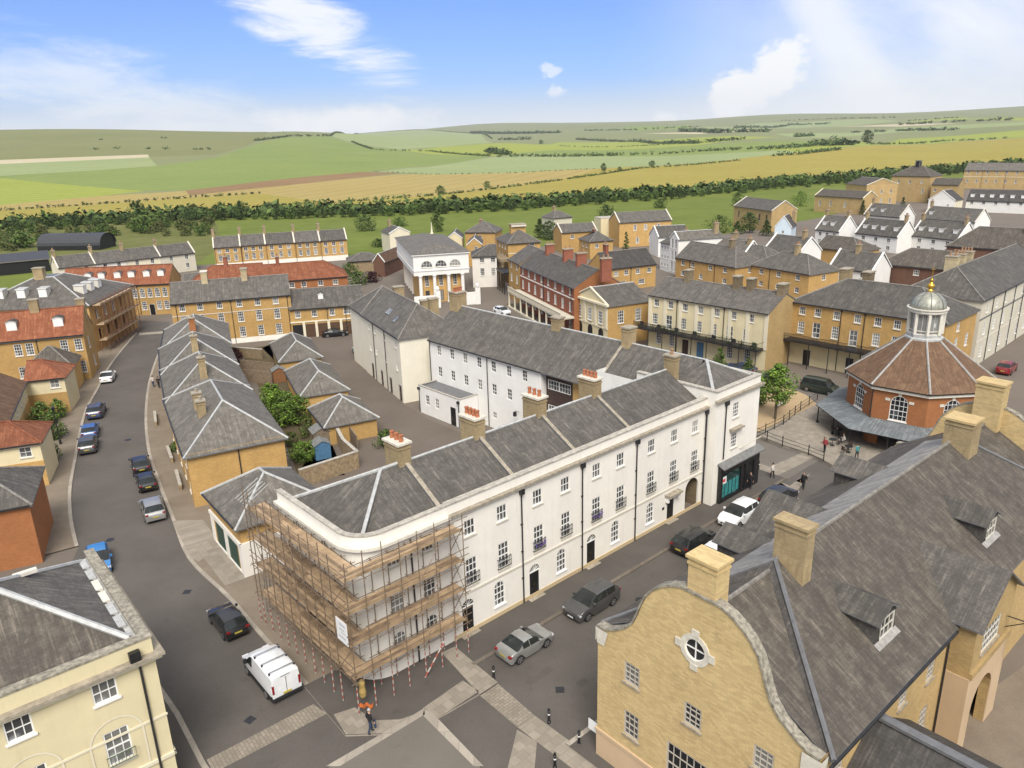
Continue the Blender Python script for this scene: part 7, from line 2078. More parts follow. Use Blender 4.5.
# ------------------------------------------------------------------ verandahs, balconies and colonnades of particular houses
def balcony(root, w, y, zf, dep, posts, roofed=None, x0=-1.0, x1=None, mat='iron', plants=0):
 x1 = w + .2 if x1 is None else x1
 m = MB(); m.box(x0, -dep, zf - .22, x1, -.004, zf, mat); m.build('balcony_floor', root)
 r = MB()
 n = int((x1 - x0) / .16)
 for k in range(n + 1):
  x = x0 + (x1 - x0) * k / n; r.box(x - .02, -dep, zf, x + .02, -dep + .035, zf + .95, mat)
 for zq in (.12, .55, .93): r.box(x0, -dep - .01, zf + zq, x1, -dep + .04, zf + zq + .05, mat)
 for xx in (x0, x1 - .04): r.box(xx, -dep, zf + .9, xx + .04, 0, zf + .95, mat); r.box(xx, -dep, zf + .1, xx + .04, 0, zf + .14, mat)
 r.build('balcony_railing', root)
 for k in range(posts):
  p = MB(); x = x0 + .2 + (x1 - x0 - .4) * k / (posts - 1); p.tube((x, -dep + .15, 0), (x, -dep + .15, zf - .22), .07, mat, 6); p.build('balcony_post', root)
 if plants:
  rn = random.Random(3)
  for k in range(plants):
   f = MB()
   cx = rn.uniform(x0 + .4, x1 - .4); hgt = rn.uniform(.5, 1.1)
   for j in range(40):
    p = Vector((cx + rn.gauss(0, .25), -dep + .5 + rn.gauss(0, .15), zf + abs(rn.gauss(hgt * .5, .3)))); a = rn.uniform(0, 6); s = rn.uniform(.08, .16)
    d1 = Vector((math.cos(a), math.sin(a), rn.uniform(-.5, .5))) * s; d2 = Vector((-math.sin(a), math.cos(a), rn.uniform(.2, .9))) * s
    f.poly([p, p + d1, p + d1 + d2, p + d2], rn.choice(['leaf_mid', 'leaf_dark', 'leaf_olive']))
   f.build('balcony_plant', root, uv=False)
  f = MB()
  for k in range(7):
   cx = x0 + 1 + (x1 - x0 - 2) * k / 6; f.box(cx - .4, -dep + .5, zf + .35, cx + .4, -dep + 1.0, zf + .42, 'iron'); f.box(cx - .35, -dep + .95, zf + .42, cx + .35, -dep + 1.0, zf + .85, 'iron')
   for q in (-.35, .35): f.box(cx + q - .03, -dep + .55, zf, cx + q + .03, -dep + .61, zf + .35, 'iron')
  f.build('balcony_furniture', root)
balcony(ROOTS['longcream'], 21.0, 0, 3.35, 1.9, 9, x0=-1.6, x1=20.6, plants=22)
balcony(ROOTS['portico'], ROOTS['portico'].get('w', 20.5), 0, 3.9, 2.2, 8, x0=-1.8, x1=19.5)
q = MB(); q.box(-.4, -.03, 0, 20.0, -.003, 3.6, 'cream'); q.build('ground_storey', ROOTS['portico'])
for u in (3.2, 9.6, 15.):
 door_mesh(1.1, 2.3, 'black_paint', frame='cream_pale').build('door', ROOTS['portico'], loc=(u, -.12, 0))
# white colonnade of the red terrace
m = MB(); LR = 27.; m.box(-.6, -2.6, 3.1, LR + .2, -.004, 3.4, 'cream_grey'); m.box(-.6, -2.7, -.0, LR + .2, -2.3, .3, 'cream_grey'); m.build('balcony_floor', ROOTS['red26'])
m = MB()
for k in range(90): x = -.5 + (LR + .5) * k / 89; m.box(x - .04, -2.6, 3.4, x + .04, -2.52, 4.15, 'cream_grey')
m.box(-.6, -2.64, 4.15, LR + .2, -2.48, 4.28, 'cream_grey'); m.build('balustrade', ROOTS['red26'])
for k in range(9):
 m = MB(); m.lathe([(.24, .3), (.2, .5), (.17, 2.9), (.24, 3.1)], 'cream_pale', 8, (-.2 + (LR + .2) * k / 8, -2.4)); m.build('column', ROOTS['red26'])
# stone colonnade and dark canopy of the tower house's street side
def colonnade():
 root = empty('stone_colonnade', (1.2, 176.5, 0), R(-76)); tag(root, 'row of stone columns with dark iron canopy beside the tall yellow house', 'colonnade')
 for k in range(5):
  m = MB(); m.lathe([(.55, 0), (.5, .4), (.42, .5), (.36, 5.2), (.5, 5.6), (.6, 6.0)], 'stone_dark', 10, (-6.5 + 1.9 * k, -3.0)); m.build('column', root)
 m = MB(); m.box(-7.2, -3.6, 6.0, 1.6, -1.0, 6.6, 'stone_dark'); m.build('entablature', root)
 m = MB(); m.box(2.2, -4.8, 4.6, 9.5, -.6, 4.9, 'black_paint'); m.build('canopy', root)
 for k in range(4):
  for y in (-4.6,): p = MB(); p.tube((2.5 + 2.2 * k, y, 0), (2.5 + 2.2 * k, y, 4.6), .1, 'iron', 6); p.build('canopy_post', root)
colonnade()
r = ROOTS['greendoor']
m = MB()
m.box(-.08, -.1, 0, 7.78, -.003, .25, 'white'); m.box(-.14, -.16, 2.75, 7.84, -.003, 3.05, 'white')
for x in (.0, 3.55, 7.1): m.box(x, -.12, .25, x + .6, -.003, 2.75, 'white')
m.box(.6, -.06, 2.45, 7.1, -.003, 2.75, 'white'); m.box(7.702, -.16, 0, 7.9, 7.2, 3.05, 'white'); m.build('pilaster', r)
for x in (2.15, 5.3):
 m = MB(); m.box(x - 1.15, -.02, .05, x + 1.15, -.002, 2.45, 'green_door')
 for k in range(1, 9): m.box(x - 1.15 + k * .255 - .01, -.032, .1, x - 1.15 + k * .255 + .01, -.021, 2.4, 'black_paint')
 m.build('garage_door', r)
m = MB(); m.box(-.2, -1.8, 0, 8.0, -.1, .14, 'slabs'); m.build('apron', r)
m = MB(); m.tube((19.3 + .09, 4.6, .1), (19.3 + .09, 4.6, 5.3), .06, 'gutter_black', 6); m.build('drainpipe', ROOTS['hip1'])
r = ROOTS['gatehut']
# ------------------------------------------------------------------ scaffolding
def scaffold_main():
 root = empty('scaffolding', (*tw(0, 0), 0), R(TDEG)); tag(root, 'tube and plank scaffolding wrapped round the white corner house with striped feet', 'scaffolding')
 lv = [2.55, 4.85, 7.0, 9.2]; rn = random.Random(5)
 def deck(p0, p1, z_, n=4, wd=.23, side=1, name='platform', board=None):
  """boards laid from p0 to p1, the first along the inner edge"""
  p0, p1 = Vector(p0), Vector(p1); t = (p1 - p0).normalized(); nn = Vector((-t.y, t.x)) * side; m = MB(); L = (p1 - p0).length
  for k in range(n):
   x = 0
   while x < L:
    l = min(L - x, rn.choice([2.4, 3.9, 3.0])); a = p0 + t * x + nn * (k * (wd + .012)); b = p0 + t * (x + l - .02) + nn * (k * (wd + .012)); z1 = z_ + rn.uniform(0, .012); mt = rn.choice(['plank', 'plank', 'plank_old'])
    m.prism([tuple(v) for v in ([a, b, b + nn * wd, a + nn * wd] if side > 0 else [a + nn * wd, b + nn * wd, b, a])], z1 - .04, z1, mt, bottom=True); x += l
  m.build(name, root)
  t_ = MB(); e = nn * (n * (wd + .012) + .02)
  for z0, hgt in ((z_, .2), (z_ + .95, .05)):
   a, b = p0 + e, p1 + e
   if hgt > .1: t_.prism([tuple(v) for v in ([a, b, b + nn * .035, a + nn * .035] if side > 0 else [a + nn * .035, b + nn * .035, b, a])], z0, z0 + hgt, 'plank', bottom=True)
  t_.build('toe_board', root)
 for i, z_ in enumerate(lv):
  deck((-15.2, -.45), (-6.6, -.45), z_, 4, side=-1)
  deck((-13.9, -.6), (-13.9, 11.6), z_, 5, side=1)
 def std(u, v, top, hz=2.1):
  m = MB(); m.tube((0, 0, hz), (0, 0, top), .032, 'tube_steel', 6); o = m.build('standard', root, loc=(u, v, 0))
  h_ = MB(); h_.tube((0, 0, .05), (0, 0, hz), .036, 'hazard', 6); h_.box(-.12, -.12, 0, .12, .12, .05, 'plank'); h_.build('striped_foot', o)
 fr_ = [-15.2, -14.0, -12.7, -11.5, -10.2, -8.9, -7.7, -6.7]
 for u in fr_:
  std(u, -1.62, 10.4 + rn.uniform(-.1, .6));
  if u > -13: std(u, -.22, 9.3)
 for v in (.2, 1.3, 2.5, 3.7, 5., 6.2, 7.4, 8.6, 9.8, 11., 11.7):
  std(-15.25, v, 10.4 + rn.uniform(-.1, .6)); std(-13.78, v, 9.3)
 m = MB()
 for z_ in lv:
  for dz in (-.1, .5, .97):
   m.tube((-15.5, -1.65, z_ + dz), (-6.3, -1.65, z_ + dz), .028, 'tube_steel', 5); m.tube((-15.28, -1.9, z_ + dz + .03), (-15.28, 12., z_ + dz + .03), .028, 'tube_steel', 5)
  m.tube((-13.4, -.2, z_ - .1), (-6.3, -.2, z_ - .1), .028, 'tube_steel', 5); m.tube((-13.75, -.3, z_ - .1), (-13.75, 12., z_ - .1), .028, 'tube_steel', 5)
 m.build('ledger', root)
 for z_ in lv:
  m = MB()
  for u in fr_: m.tube((u, -1.9, z_ - .06), (u, .0, z_ - .06), .026, 'tube_steel', 5)
  for v in (.2, 1.3, 2.5, 3.7, 5., 6.2, 7.4, 8.6, 9.8, 11., 11.7): m.tube((-15.5, v, z_ - .06), (-13.5, v, z_ - .06), .026, 'tube_steel', 5)
  m.build('transom', root)
 def br(a, b): m = MB(); m.tube(a, b, .026, 'tube_steel', 5); m.build('brace', root)
 z5 = [2.5, 4.8, 7., 9.2, 10.3]
 for i in range(3):
  br((-10.4, -1.7, z5[i]), (-8.5, -1.7, z5[i + 1])); br((-6.7, -1.62, z5[i]), (-6.7, -.25, z5[i + 1])); br((-6.7, -.25, z5[i] + .3), (-6.7, -1.62, z5[i + 1] + .3))
  br((-15.3, 3.6, z5[i]), (-15.3, 5.4, z5[i + 1])); br((-15.3, 9.0, z5[i]), (-15.3, 10.6, z5[i + 1])); br((-15.3, .2, z5[i]), (-15.2, -1.6, z5[i + 1]))
 h_ = MB(); h_.tube((-10.4, -1.72, .2), (-8.7, -1.72, 2.1), .05, 'hazard', 6); h_.build('brace', root)
 # top platform beyond the far corner
 m = MB();
 for k in range(5): m.tube((-15.2, 11.8 + .4 * k, 9.3), (-13.4, 11.8 + .4 * k, 10.3), .026, 'lead', 5)
 m.build('guard_tube', root)
 l = MB()
 for x in (-14.5, -14.1): l.tube((x, 12.4, 0), (x, 11.9, 5.2), .035, 'alloy', 5)
 for k in range(16): l.tube((-14.5, 12.4 - .033 * k, .3 * k + .3), (-14.1, 12.4 - .033 * k, .3 * k + .3), .02, 'alloy', 4)
 l.build('ladder', root)
scaffold_main()
b = MB(); b.box(-.02, -.6, 0, .02, .6, 1.5, 'sign_white')
for k, (y, z_, w_, h_) in enumerate(((-.1, 1.15, .7, .14), (-.05, .85, .6, .09), (-.15, .65, .5, .09), (0, .3, .8, .12))): b.box(-.028, y - w_ / 2, z_, -.021, y + w_ / 2, z_ + h_, 'sign_grey' if k else 'sign_grey')
plain('sign_grey', (.45, .45, .48), .5)
sg = b.build('scaffold_sign', loc=(*tw(-15.42, -1.0), 5.1), rz=R(TDEG)); tag(sg, 'white notice board hung on the scaffold corner', 'sign')
b = MB()
for k in range(10):
 a0, a1 = k / 10, (k + 1) / 10
 f = lambda a: (-15.2 + .9 * a, -1.72 - .05 * math.sin(a * 9), .75 - .5 * a + .08 * math.sin(a * 14))
 p, q = f(a0), f(a1); b.poly([(p[0], p[1], p[2]), (q[0], q[1], q[2]), (q[0], q[1] - .02, q[2] + .28), (p[0], p[1] - .02, p[2] + .28)], 'orange_net')
 b.poly([(p[0], p[1] - .03, p[2] + .28), (q[0], q[1] - .03, q[2] + .28), (q[0], q[1] - .03, q[2]), (p[0], p[1] - .03, p[2])], 'orange_net')
tag(b.build('barrier_net', loc=(*tw(0, 0), 0), rz=R(TDEG)), 'orange safety netting hung at the foot of the scaffold corner', 'netting')
b = MB(); b.lathe([(.05, 0), (.2, .2), (.22, .5), (.17, .8), (.2, 1.15), (.08, 1.35)], 'yellow_sheet', 9);
plain('yellow_sheet', (.36, .25, .08), .7, var=.3)
tag(b.build('rolled_sheet', loc=(*tw(-14.7, -1.35), .9), rz=0), 'yellow wrapped bundle tied at the scaffold corner', 'bundle')
def scaffold_far():
 """scaffold on the grey roofed house by the far junction: three lifts, rusty tubes"""
 root = empty('scaffolding', (-69.3, 126.2, 0), R(95.4)); tag(root, 'rusty tube scaffolding with pale lifts against the far left house at the junction', 'scaffolding')
 L = 15.;
 for k in range(9):
  for y in (-.7, .6):
   m = MB(); m.tube((0, 0, 0), (0, 0, 8.9), .05, 'tube_rust', 5); m.build('standard', root, loc=(L * k / 8, y, 0))
 for z_ in (2.2, 4.9, 8.2):
  m = MB()
  for k in range(5): m.box(-.6, -.7 + k * .26, z_ - .05, L + .6, -.7 + k * .26 + .24, z_, 'plank')
  m.build('platform', root)
  t = MB(); t.box(-.6, -.76, z_ + .001, L + .6, -.71, z_ + .3, 'plank'); t.build('toe_board', root)
  g = MB(); g.tube((-.6, -.74, z_ + 1.0), (L + .6, -.74, z_ + 1.0), .04, 'tube_rust', 5); g.tube((-.6, -.74, z_ + .55), (L + .6, -.74, z_ + .55), .04, 'tube_rust', 5); g.build('ledger', root)
 for k in range(4):
  m = MB(); m.tube((L * k / 4, -.75, 2.2), (L * (k + 1) / 4, -.75, 4.9), .04, 'tube_rust', 5); m.build('brace', root)
scaffold_far()
def grey_hip():
 root = empty('house', (-90., 124., 0), R(5)); tag(root, 'big house with grey hipped roof and white dormers behind the red roofed house', 'house')
 w, d, h, rise = 19.5, 19., 8.2, 3.9; m = MB()
 for sd, L in (('f', w), ('r', d), ('b', w), ('l', d)): wall_panel(m, fmap(sd, w, d), 0, L, 0, h, [(u, z_, 's2') for u in ((2.5, 6, 9.5, 13) if sd == 'r' else ()) for z_ in (6.3, 2.8)], 'yellow')
 m.build('wall', root)
 e = .3; r = MB(); q = [(-e, -e, h), (w + e, -e, h), (w + e, d + e, h), (-e, d + e, h)]; rl = 7.5
 A, B = (w / 2 - 1.6, rl, h + rise), (w / 2 + 1.6, rl, h + rise); C_, D = (w / 2 + 1.6, d - rl, h + rise), (w / 2 - 1.6, d - rl, h + rise)
 r.slab([q[0], q[1], B, A], .13, 'slate', 'lead_dark'); r.slab([q[1], q[2], C_, B], .13, 'slate', 'lead_dark'); r.slab([q[2], q[3], D, C_], .13, 'slate', 'lead_dark'); r.slab([q[3], q[0], A, D], .13, 'slate', 'lead_dark'); r.poly([A, B, C_, D], 'lead_dark')
 ro = r.build('roof', root); g = MB()
 for a, b in ((q[0], A), (q[1], B), (q[2], C_), (A, B), (B, C_)): g.tube(a, b, .13, 'lead', 6)
 g.build('ridge_capping', ro)
 for v in (3., 6.2, 9.4): add_window(root, 'r', w, d, 's2', v, 6.3)
 for u in (4.6, 8.1, 11.6): dormer(root, u, 2.2, h + rise * 2.2 / rl + .2, w=1.3, h=1.5, kind='shed', rm='lead', cheeks='off_white')
 for v in (5., 8., 11.):
  dm = dormer(root, w - 2.2, v, h + 1.2, w=1.3, h=1.5, kind='shed', rm='lead', cheeks='off_white'); dm.rotation_euler.z = R(90)
 chimney(root, w / 2 - .6, rl, h + rise, 1.6, 1.6, 1.2, pots=0, mat='chimney_brick')
grey_hip()
def barns():
 for nm, o, a, L, W_, hh, lab in (('barn', (-163.56, 267.24, 0), -5.2, 23.1, 10., 5.4, 'black round roofed barn with a dark open end beyond the pale row'),):
  root = empty(nm, o, R(a)); tag(root, lab, 'barn'); m = MB(); n = 12
  ar = [(W_ / 2 - W_ / 2 * math.cos(math.pi * i / n), 1.6 + (hh - 1.6) * math.sin(math.pi * i / n)) for i in range(n + 1)]
  for p, q in zip(ar, ar[1:]): m.poly([(0, p[0], p[1]), (0, q[0], q[1]), (L, q[0], q[1]), (L, p[0], p[1])][::-1], 'tin_black')
  m.build('roof', root)
  w_ = MB(); w_.poly([(0, 0, 0), (L, 0, 0), (L, 0, 1.6), (0, 0, 1.6)], 'black_paint'); w_.poly([(L - .5, 0, 0), (L - .5, W_, 0)] + [(L - .5, y, z_) for y, z_ in reversed(ar)], 'black_paint'); w_.build('wall', root)
 root = empty('barn', (-153.77, 206.29, 0), 0.558); tag(root, 'long low dark shed with a shallow roof at the left edge behind the pale row', 'barn'); m = MB()
 m.slab([(-40, 0, 3.6), (26, 0, 3.6), (26, 8, 5.2), (-40, 8, 5.2)], .12, 'tin_black', 'stone_dull'); m.slab([(26, 16, 3.6), (-40, 16, 3.6), (-40, 8, 5.2), (26, 8, 5.2)], .12, 'tin_black', 'black_paint'); m.build('roof', root)
 m = MB(); m.box(-39.6, .4, 0, 25.6, 15.6, 3.3, 'black_paint'); m.build('wall', root)
barns()
# ------------------------------------------------------------------ vehicles
CAR = {  # length, width, height, bonnet height, boot style, ground clearance
'hatch': dict(L=4.1, W=1.76, H=1.5, bon=.97, belt=1.02, hood=.95, ws=.95, roof1=3.45, tail=3.97, wb=(.8, 3.3)),
'suv': dict(L=4.55, W=1.88, H=1.64, bon=1.06, belt=1.12, hood=1.05, ws=.95, roof1=3.9, tail=4.42, wb=(.88, 3.6)),
'saloon': dict(L=4.6, W=1.8, H=1.44, bon=.92, belt=.95, hood=1.15, ws=1.0, roof1=3.0, tail=3.95, wb=(.85, 3.6), boot=.98),
'coupe': dict(L=4.04, W=1.76, H=1.39, bon=.9, belt=.93, hood=1.05, ws=.85, roof1=2.7, tail=3.45, wb=(.78, 3.25), boot=.98),
'mpv': dict(L=4.9, W=1.92, H=1.9, bon=1.1, belt=1.1, hood=.85, ws=.75, roof1=4.55, tail=4.8, wb=(.9, 3.9)),
}
def car(kind, paintm, loc, head, label, grp='parked cars', back_plate=True, roofm=None):
 """x runs from the nose backwards; head: direction the nose points, degrees"""
 c = CAR[kind]; L, W_, H, bon, belt = c['L'], c['W'], c['H'], c['bon'], c['belt']; hd, wsl, r1, tl = c['hood'], c['ws'], c['roof1'], c['tail']; boot = c.get('boot')
 root = empty('parked_car', (*loc, 0), R(head)); tag(root, label, 'car', grp)
 xs = sorted({0, .06, .25, .55, hd - .05, hd + wsl * .5, hd + wsl, (hd + wsl + r1) / 2, r1, (r1 + tl) / 2, tl, L - .22, L - .05, L} | {c['wb'][0] + d for d in (-.36, -.2, 0, .2, .36)} | {c['wb'][1] + d for d in (-.36, -.2, 0, .2, .36)})
 def lerp(x, P):
  for (a, va), (b, vb) in zip(P, P[1:]):
   if x <= b: return va + (vb - va) * max(0, (x - a)) / max(1e-6, b - a)
  return P[-1][1]
 bb = boot or belt + .02
 beltP = [(0, .6), (.06, .74), (.2, .84), (.5, bon - .06), (hd, bon), (r1, belt + .04), (tl, bb + .02), (L - .22, bb - .02), (L, bb - .2)]
 topP = [(0, .6), (.06, .74), (.2, .84), (.5, bon - .06), (hd, bon), (hd + wsl * .5, (bon + H) / 2 + .02), (hd + wsl, H - .04), ((hd + wsl + r1) / 2, H), (r1, H - .05), (tl, bb + .03), (L - .22, bb - .01), (L, bb - .2)]
 halfP = [(0, W_ * .36), (.06, W_ * .42), (.25, W_ * .47), (.55, W_ * .49), (1.2, W_ * .5), (L - 1, W_ * .5), (L - .22, W_ * .475), (L - .05, W_ * .44), (L, W_ * .4)]
 lowP = [(0, .32), (.06, .24), (.5, .2), (L - .5, .22), (L - .05, .28), (L, .36)]
 rows = []
 for x in xs:
  hw = lerp(x, halfP); zb = lerp(x, beltP); zt = max(zb, lerp(x, topP)); zl = lerp(x, lowP)
  for wx in c['wb']:
   if abs(x - wx) < .37: zl = max(zl, .33 + math.sqrt(max(0, .37 ** 2 - (x - wx) ** 2)))
  cab = zt - zb; hwt = hw - (.22 * min(1, cab / .4) if cab > .03 else .06)
  zl = min(zl, zb - .12)
  rows.append([(hw * .97, zl), (hw, (zl + zb) / 2 + .02), (hw * .985, zb - .05), (hw * .955, zb), (hwt, zt - .045 if cab > .05 else zt - .008), (hwt - .12, zt), (0, zt + .012)])
 pm = MB(); gl = {'windscreen': MB(), 'side_window': MB(), 'rear_window': MB()}
 n = len(xs)
 V = {}
 def v(i, j, s): x = xs[i]; y, z_ = rows[i][j]; return (-x, s * y, z_)
 for i in range(n - 1):
  xm = (xs[i] + xs[i + 1]) / 2
  for j in range(6):
   for s in (1, -1):
    q = [v(i, j, s), v(i + 1, j, s), v(i + 1, j + 1, s), v(i, j + 1, s)]
    if s > 0: q = q[::-1]
    if j == 3 and hd + wsl * .45 < xm < (r1 + .1 if not boot else r1 + .25): gl['side_window'].poly(q, 'glass_car')
    elif j >= 4 and hd - .02 < xm < hd + wsl: gl['windscreen'].poly(q, 'glass_car')
    elif j >= 4 and r1 < xm < tl: gl['rear_window'].poly(q, 'glass_car')
    else: pm.poly(q, (roofm if (roofm and j >= 4 and hd + wsl < xm < r1) else paintm))
 for i, fl in ((0, 1), (n - 1, 0)):
  pts = [v(i, j, 1) for j in range(7)] + [v(i, j, -1) for j in reversed(range(6))]
  pm.poly(pts if not fl else pts[::-1], paintm)
 me = pm.mesh('body', False); bm = bmesh.new(); bm.from_mesh(me); bmesh.ops.remove_doubles(bm, verts=bm.verts, dist=.002); bmesh.ops.recalc_face_normals(bm, faces=bm.faces); bm.to_mesh(me); bm.free()
 me.polygons.foreach_set('use_smooth', [True] * len(me.polygons))
 b = link('body', me, root)
 u = MB(); u.box(-L + .3, -W_ * .42, .2, -.3, W_ * .42, .55, 'trim_black'); u.build('underbody', root)
 for k, mb in gl.items():
  if mb.v:
   m2 = mb.mesh(k, False); bm = bmesh.new(); bm.from_mesh(m2); bmesh.ops.remove_doubles(bm, verts=bm.verts, dist=.002); bmesh.ops.recalc_face_normals(bm, faces=bm.faces); bm.to_mesh(m2); bm.free(); link(k, m2, root)
 p = MB()                                        # window pillars
 for s in (1, -1):
  for x in ((hd + wsl + r1) / 2 + .05, r1 + .02)[:1 if boot else 2]:
   i = min(range(n), key=lambda q: abs(xs[q] - x)); a, d_ = v(i, 3, s), v(i, 4, s); p.tube((a[0], a[1] * 1.004, a[2]), (d_[0], d_[1] * 1.01, d_[2]), .035, paintm, 4)
 p.build('window_pillar', root)
 wr = .33
 for wx in c['wb']:
  for s in (1, -1):
   m = MB(); y0 = s * (W_ / 2 - .2); y1 = s * (W_ / 2 + .005)
   m.tube((0, y0, 0), (0, y1, 0), wr, 'rubber', 16); o = m.build('wheel', root, loc=(-wx, 0, wr))
   rm = MB(); rm.tube((0, y1, 0), (0, y1 + s * .012, 0), wr * .68, 'alloy', 12)
   for k in range(5):
    t = 2 * math.pi * k / 5; rm.tube((.08 * math.cos(t), y1 + s * .014, .08 * math.sin(t)), (wr * .6 * math.cos(t + .3), y1 + s * .014, wr * .6 * math.sin(t + .3)), .035, 'trim_black', 4)
   rm.build('rim', o)
 for s in (1, -1):
  m = MB(); m.box(-.36, s * W_ * .37 - .17, .62, -.02 - .06, s * W_ * .37 + .17, .76, 'lamp_clear'); m.build('headlight', root)
  m = MB(); z0 = bb - .26; m.box(-L - .012, s * W_ * .38 - .14, z0 + .03, -L + .2, s * W_ * .38 + .12, z0 + .16, 'lamp_red'); m.build('tail_light', root)
  m = MB(); x = hd + .35; m.box(-x - .12, s * W_ * .5 - (0 if s > 0 else .16), belt - .02, -x + .05, s * W_ * .5 + (.16 if s > 0 else 0), belt + .13, paintm); m.build('wing_mirror', root)
 m = MB(); m.box(.004, -.45, .4, .03, .45, .55, 'trim_black'); m.build('grille', root)
 m = MB(); m.box(.02, -.26, .36, .045, .26, .46, 'plate_white'); m.build('number_plate', root)
 m = MB(); m.box(-L - .03, -.26, .62, -L - .004, .26, .74, 'plate_yellow'); m.build('number_plate', root)
 return root
for nm, c in (('paint_black', (.01, .01, .011)), ('paint_grey', (.045, .048, .052)), ('paint_white', (.72, .73, .74)), ('paint_blue', (.02, .09, .3)), ('paint_navy', (.035, .05, .1)), ('paint_red', (.2, .008, .012)), ('paint_green', (.012, .025, .02)), ('paint_mint', (.4, .55, .5)), ('paint_sky', (.03, .17, .42))):
 paint(nm, c)
paint('paint_silver', (.36, .36, .35), .32, .5, .55)
paint('paint_gunmetal', (.1, .1, .1), .32, .5, .5)
for kind, pm_, nose, head, lab, *rest in [('hatch','paint_black',(-22.2,48.52),129.5,'black hatchback parked at the kerb ahead of the white van'),
('suv','paint_silver',(-35.44,67.01),120.7,'silver car parked at the back of the three at the bend of the road'),
('hatch','paint_black',(-38.82,73.14),120.7,'black car in the middle of the three parked cars at the road bend'),
('hatch','paint_black',(-41.4,77.55),119.6,'black car at the front of the three parked cars at the road bend'),
('hatch','paint_sky',(-33.71,54.1),300.,'bright blue hatchback on the outer side of the bend below the orange brick house'),
('suv','paint_gunmetal',(-50.2,84.04),114.5,'dark grey car parked at the back of the three on the left kerb'),
('hatch','paint_blue',(-52.22,88.37),114.5,'blue hatchback in the middle of the three cars on the left kerb'),
('suv','paint_navy',(-55.12,95.91),109.6,'dark blue car at the front of the three on the left kerb'),
('saloon','paint_white',(-61.39,111.64),108.9,'white saloon parked on the left kerb before the junction'),
('coupe','paint_silver',(1.88,44.76),41.8,'silver coupe parked on the street in front of the white terrace'),
('suv','paint_gunmetal',(3.72,46.5),221.8,'dark grey car with glass roof facing the silver coupe'),
('suv','paint_black',(16.56,57.77),41.8,'black car parked in front of the white door hood'),
('suv','paint_white',(18.24,59.17),221.8,'white car parked outside the shop'),
('hatch','paint_white',(14.1,52.33),221.8,'pale car mostly hidden behind the stone gable chimney'),
('suv','paint_black',(26.16,65.26),41.8,'black car half hidden behind the slate dormer by the shop'),
('mpv','paint_green',(42.38,93.13),315.,'dark green people carrier beyond the market terrace'),
('suv','paint_black',(33.34,100.87),135.,'black car under the balcony by the cream terrace'),
('saloon','paint_navy',(31.32,106.25),135.,'dark blue car parked along the cream terrace'),
('suv','paint_red',(70.79,102.77),45.,'dark red car at the kerb near the right edge'),
('hatch','paint_mint',(-25.63,122.08),115.,'pale mint small car in the yard beside the cream terrace'),
('saloon','paint_black',(-29.34,133.49),15.,'black saloon before the garage doors'),
('hatch','paint_white',(-0.41,145.37),305.,'white car in the street before the red terrace'),
('hatch','paint_blue',(7.03,128.54),310.,'blue car beside the red colonnade')]:
 car(kind, pm_, nose, head, lab, *rest)
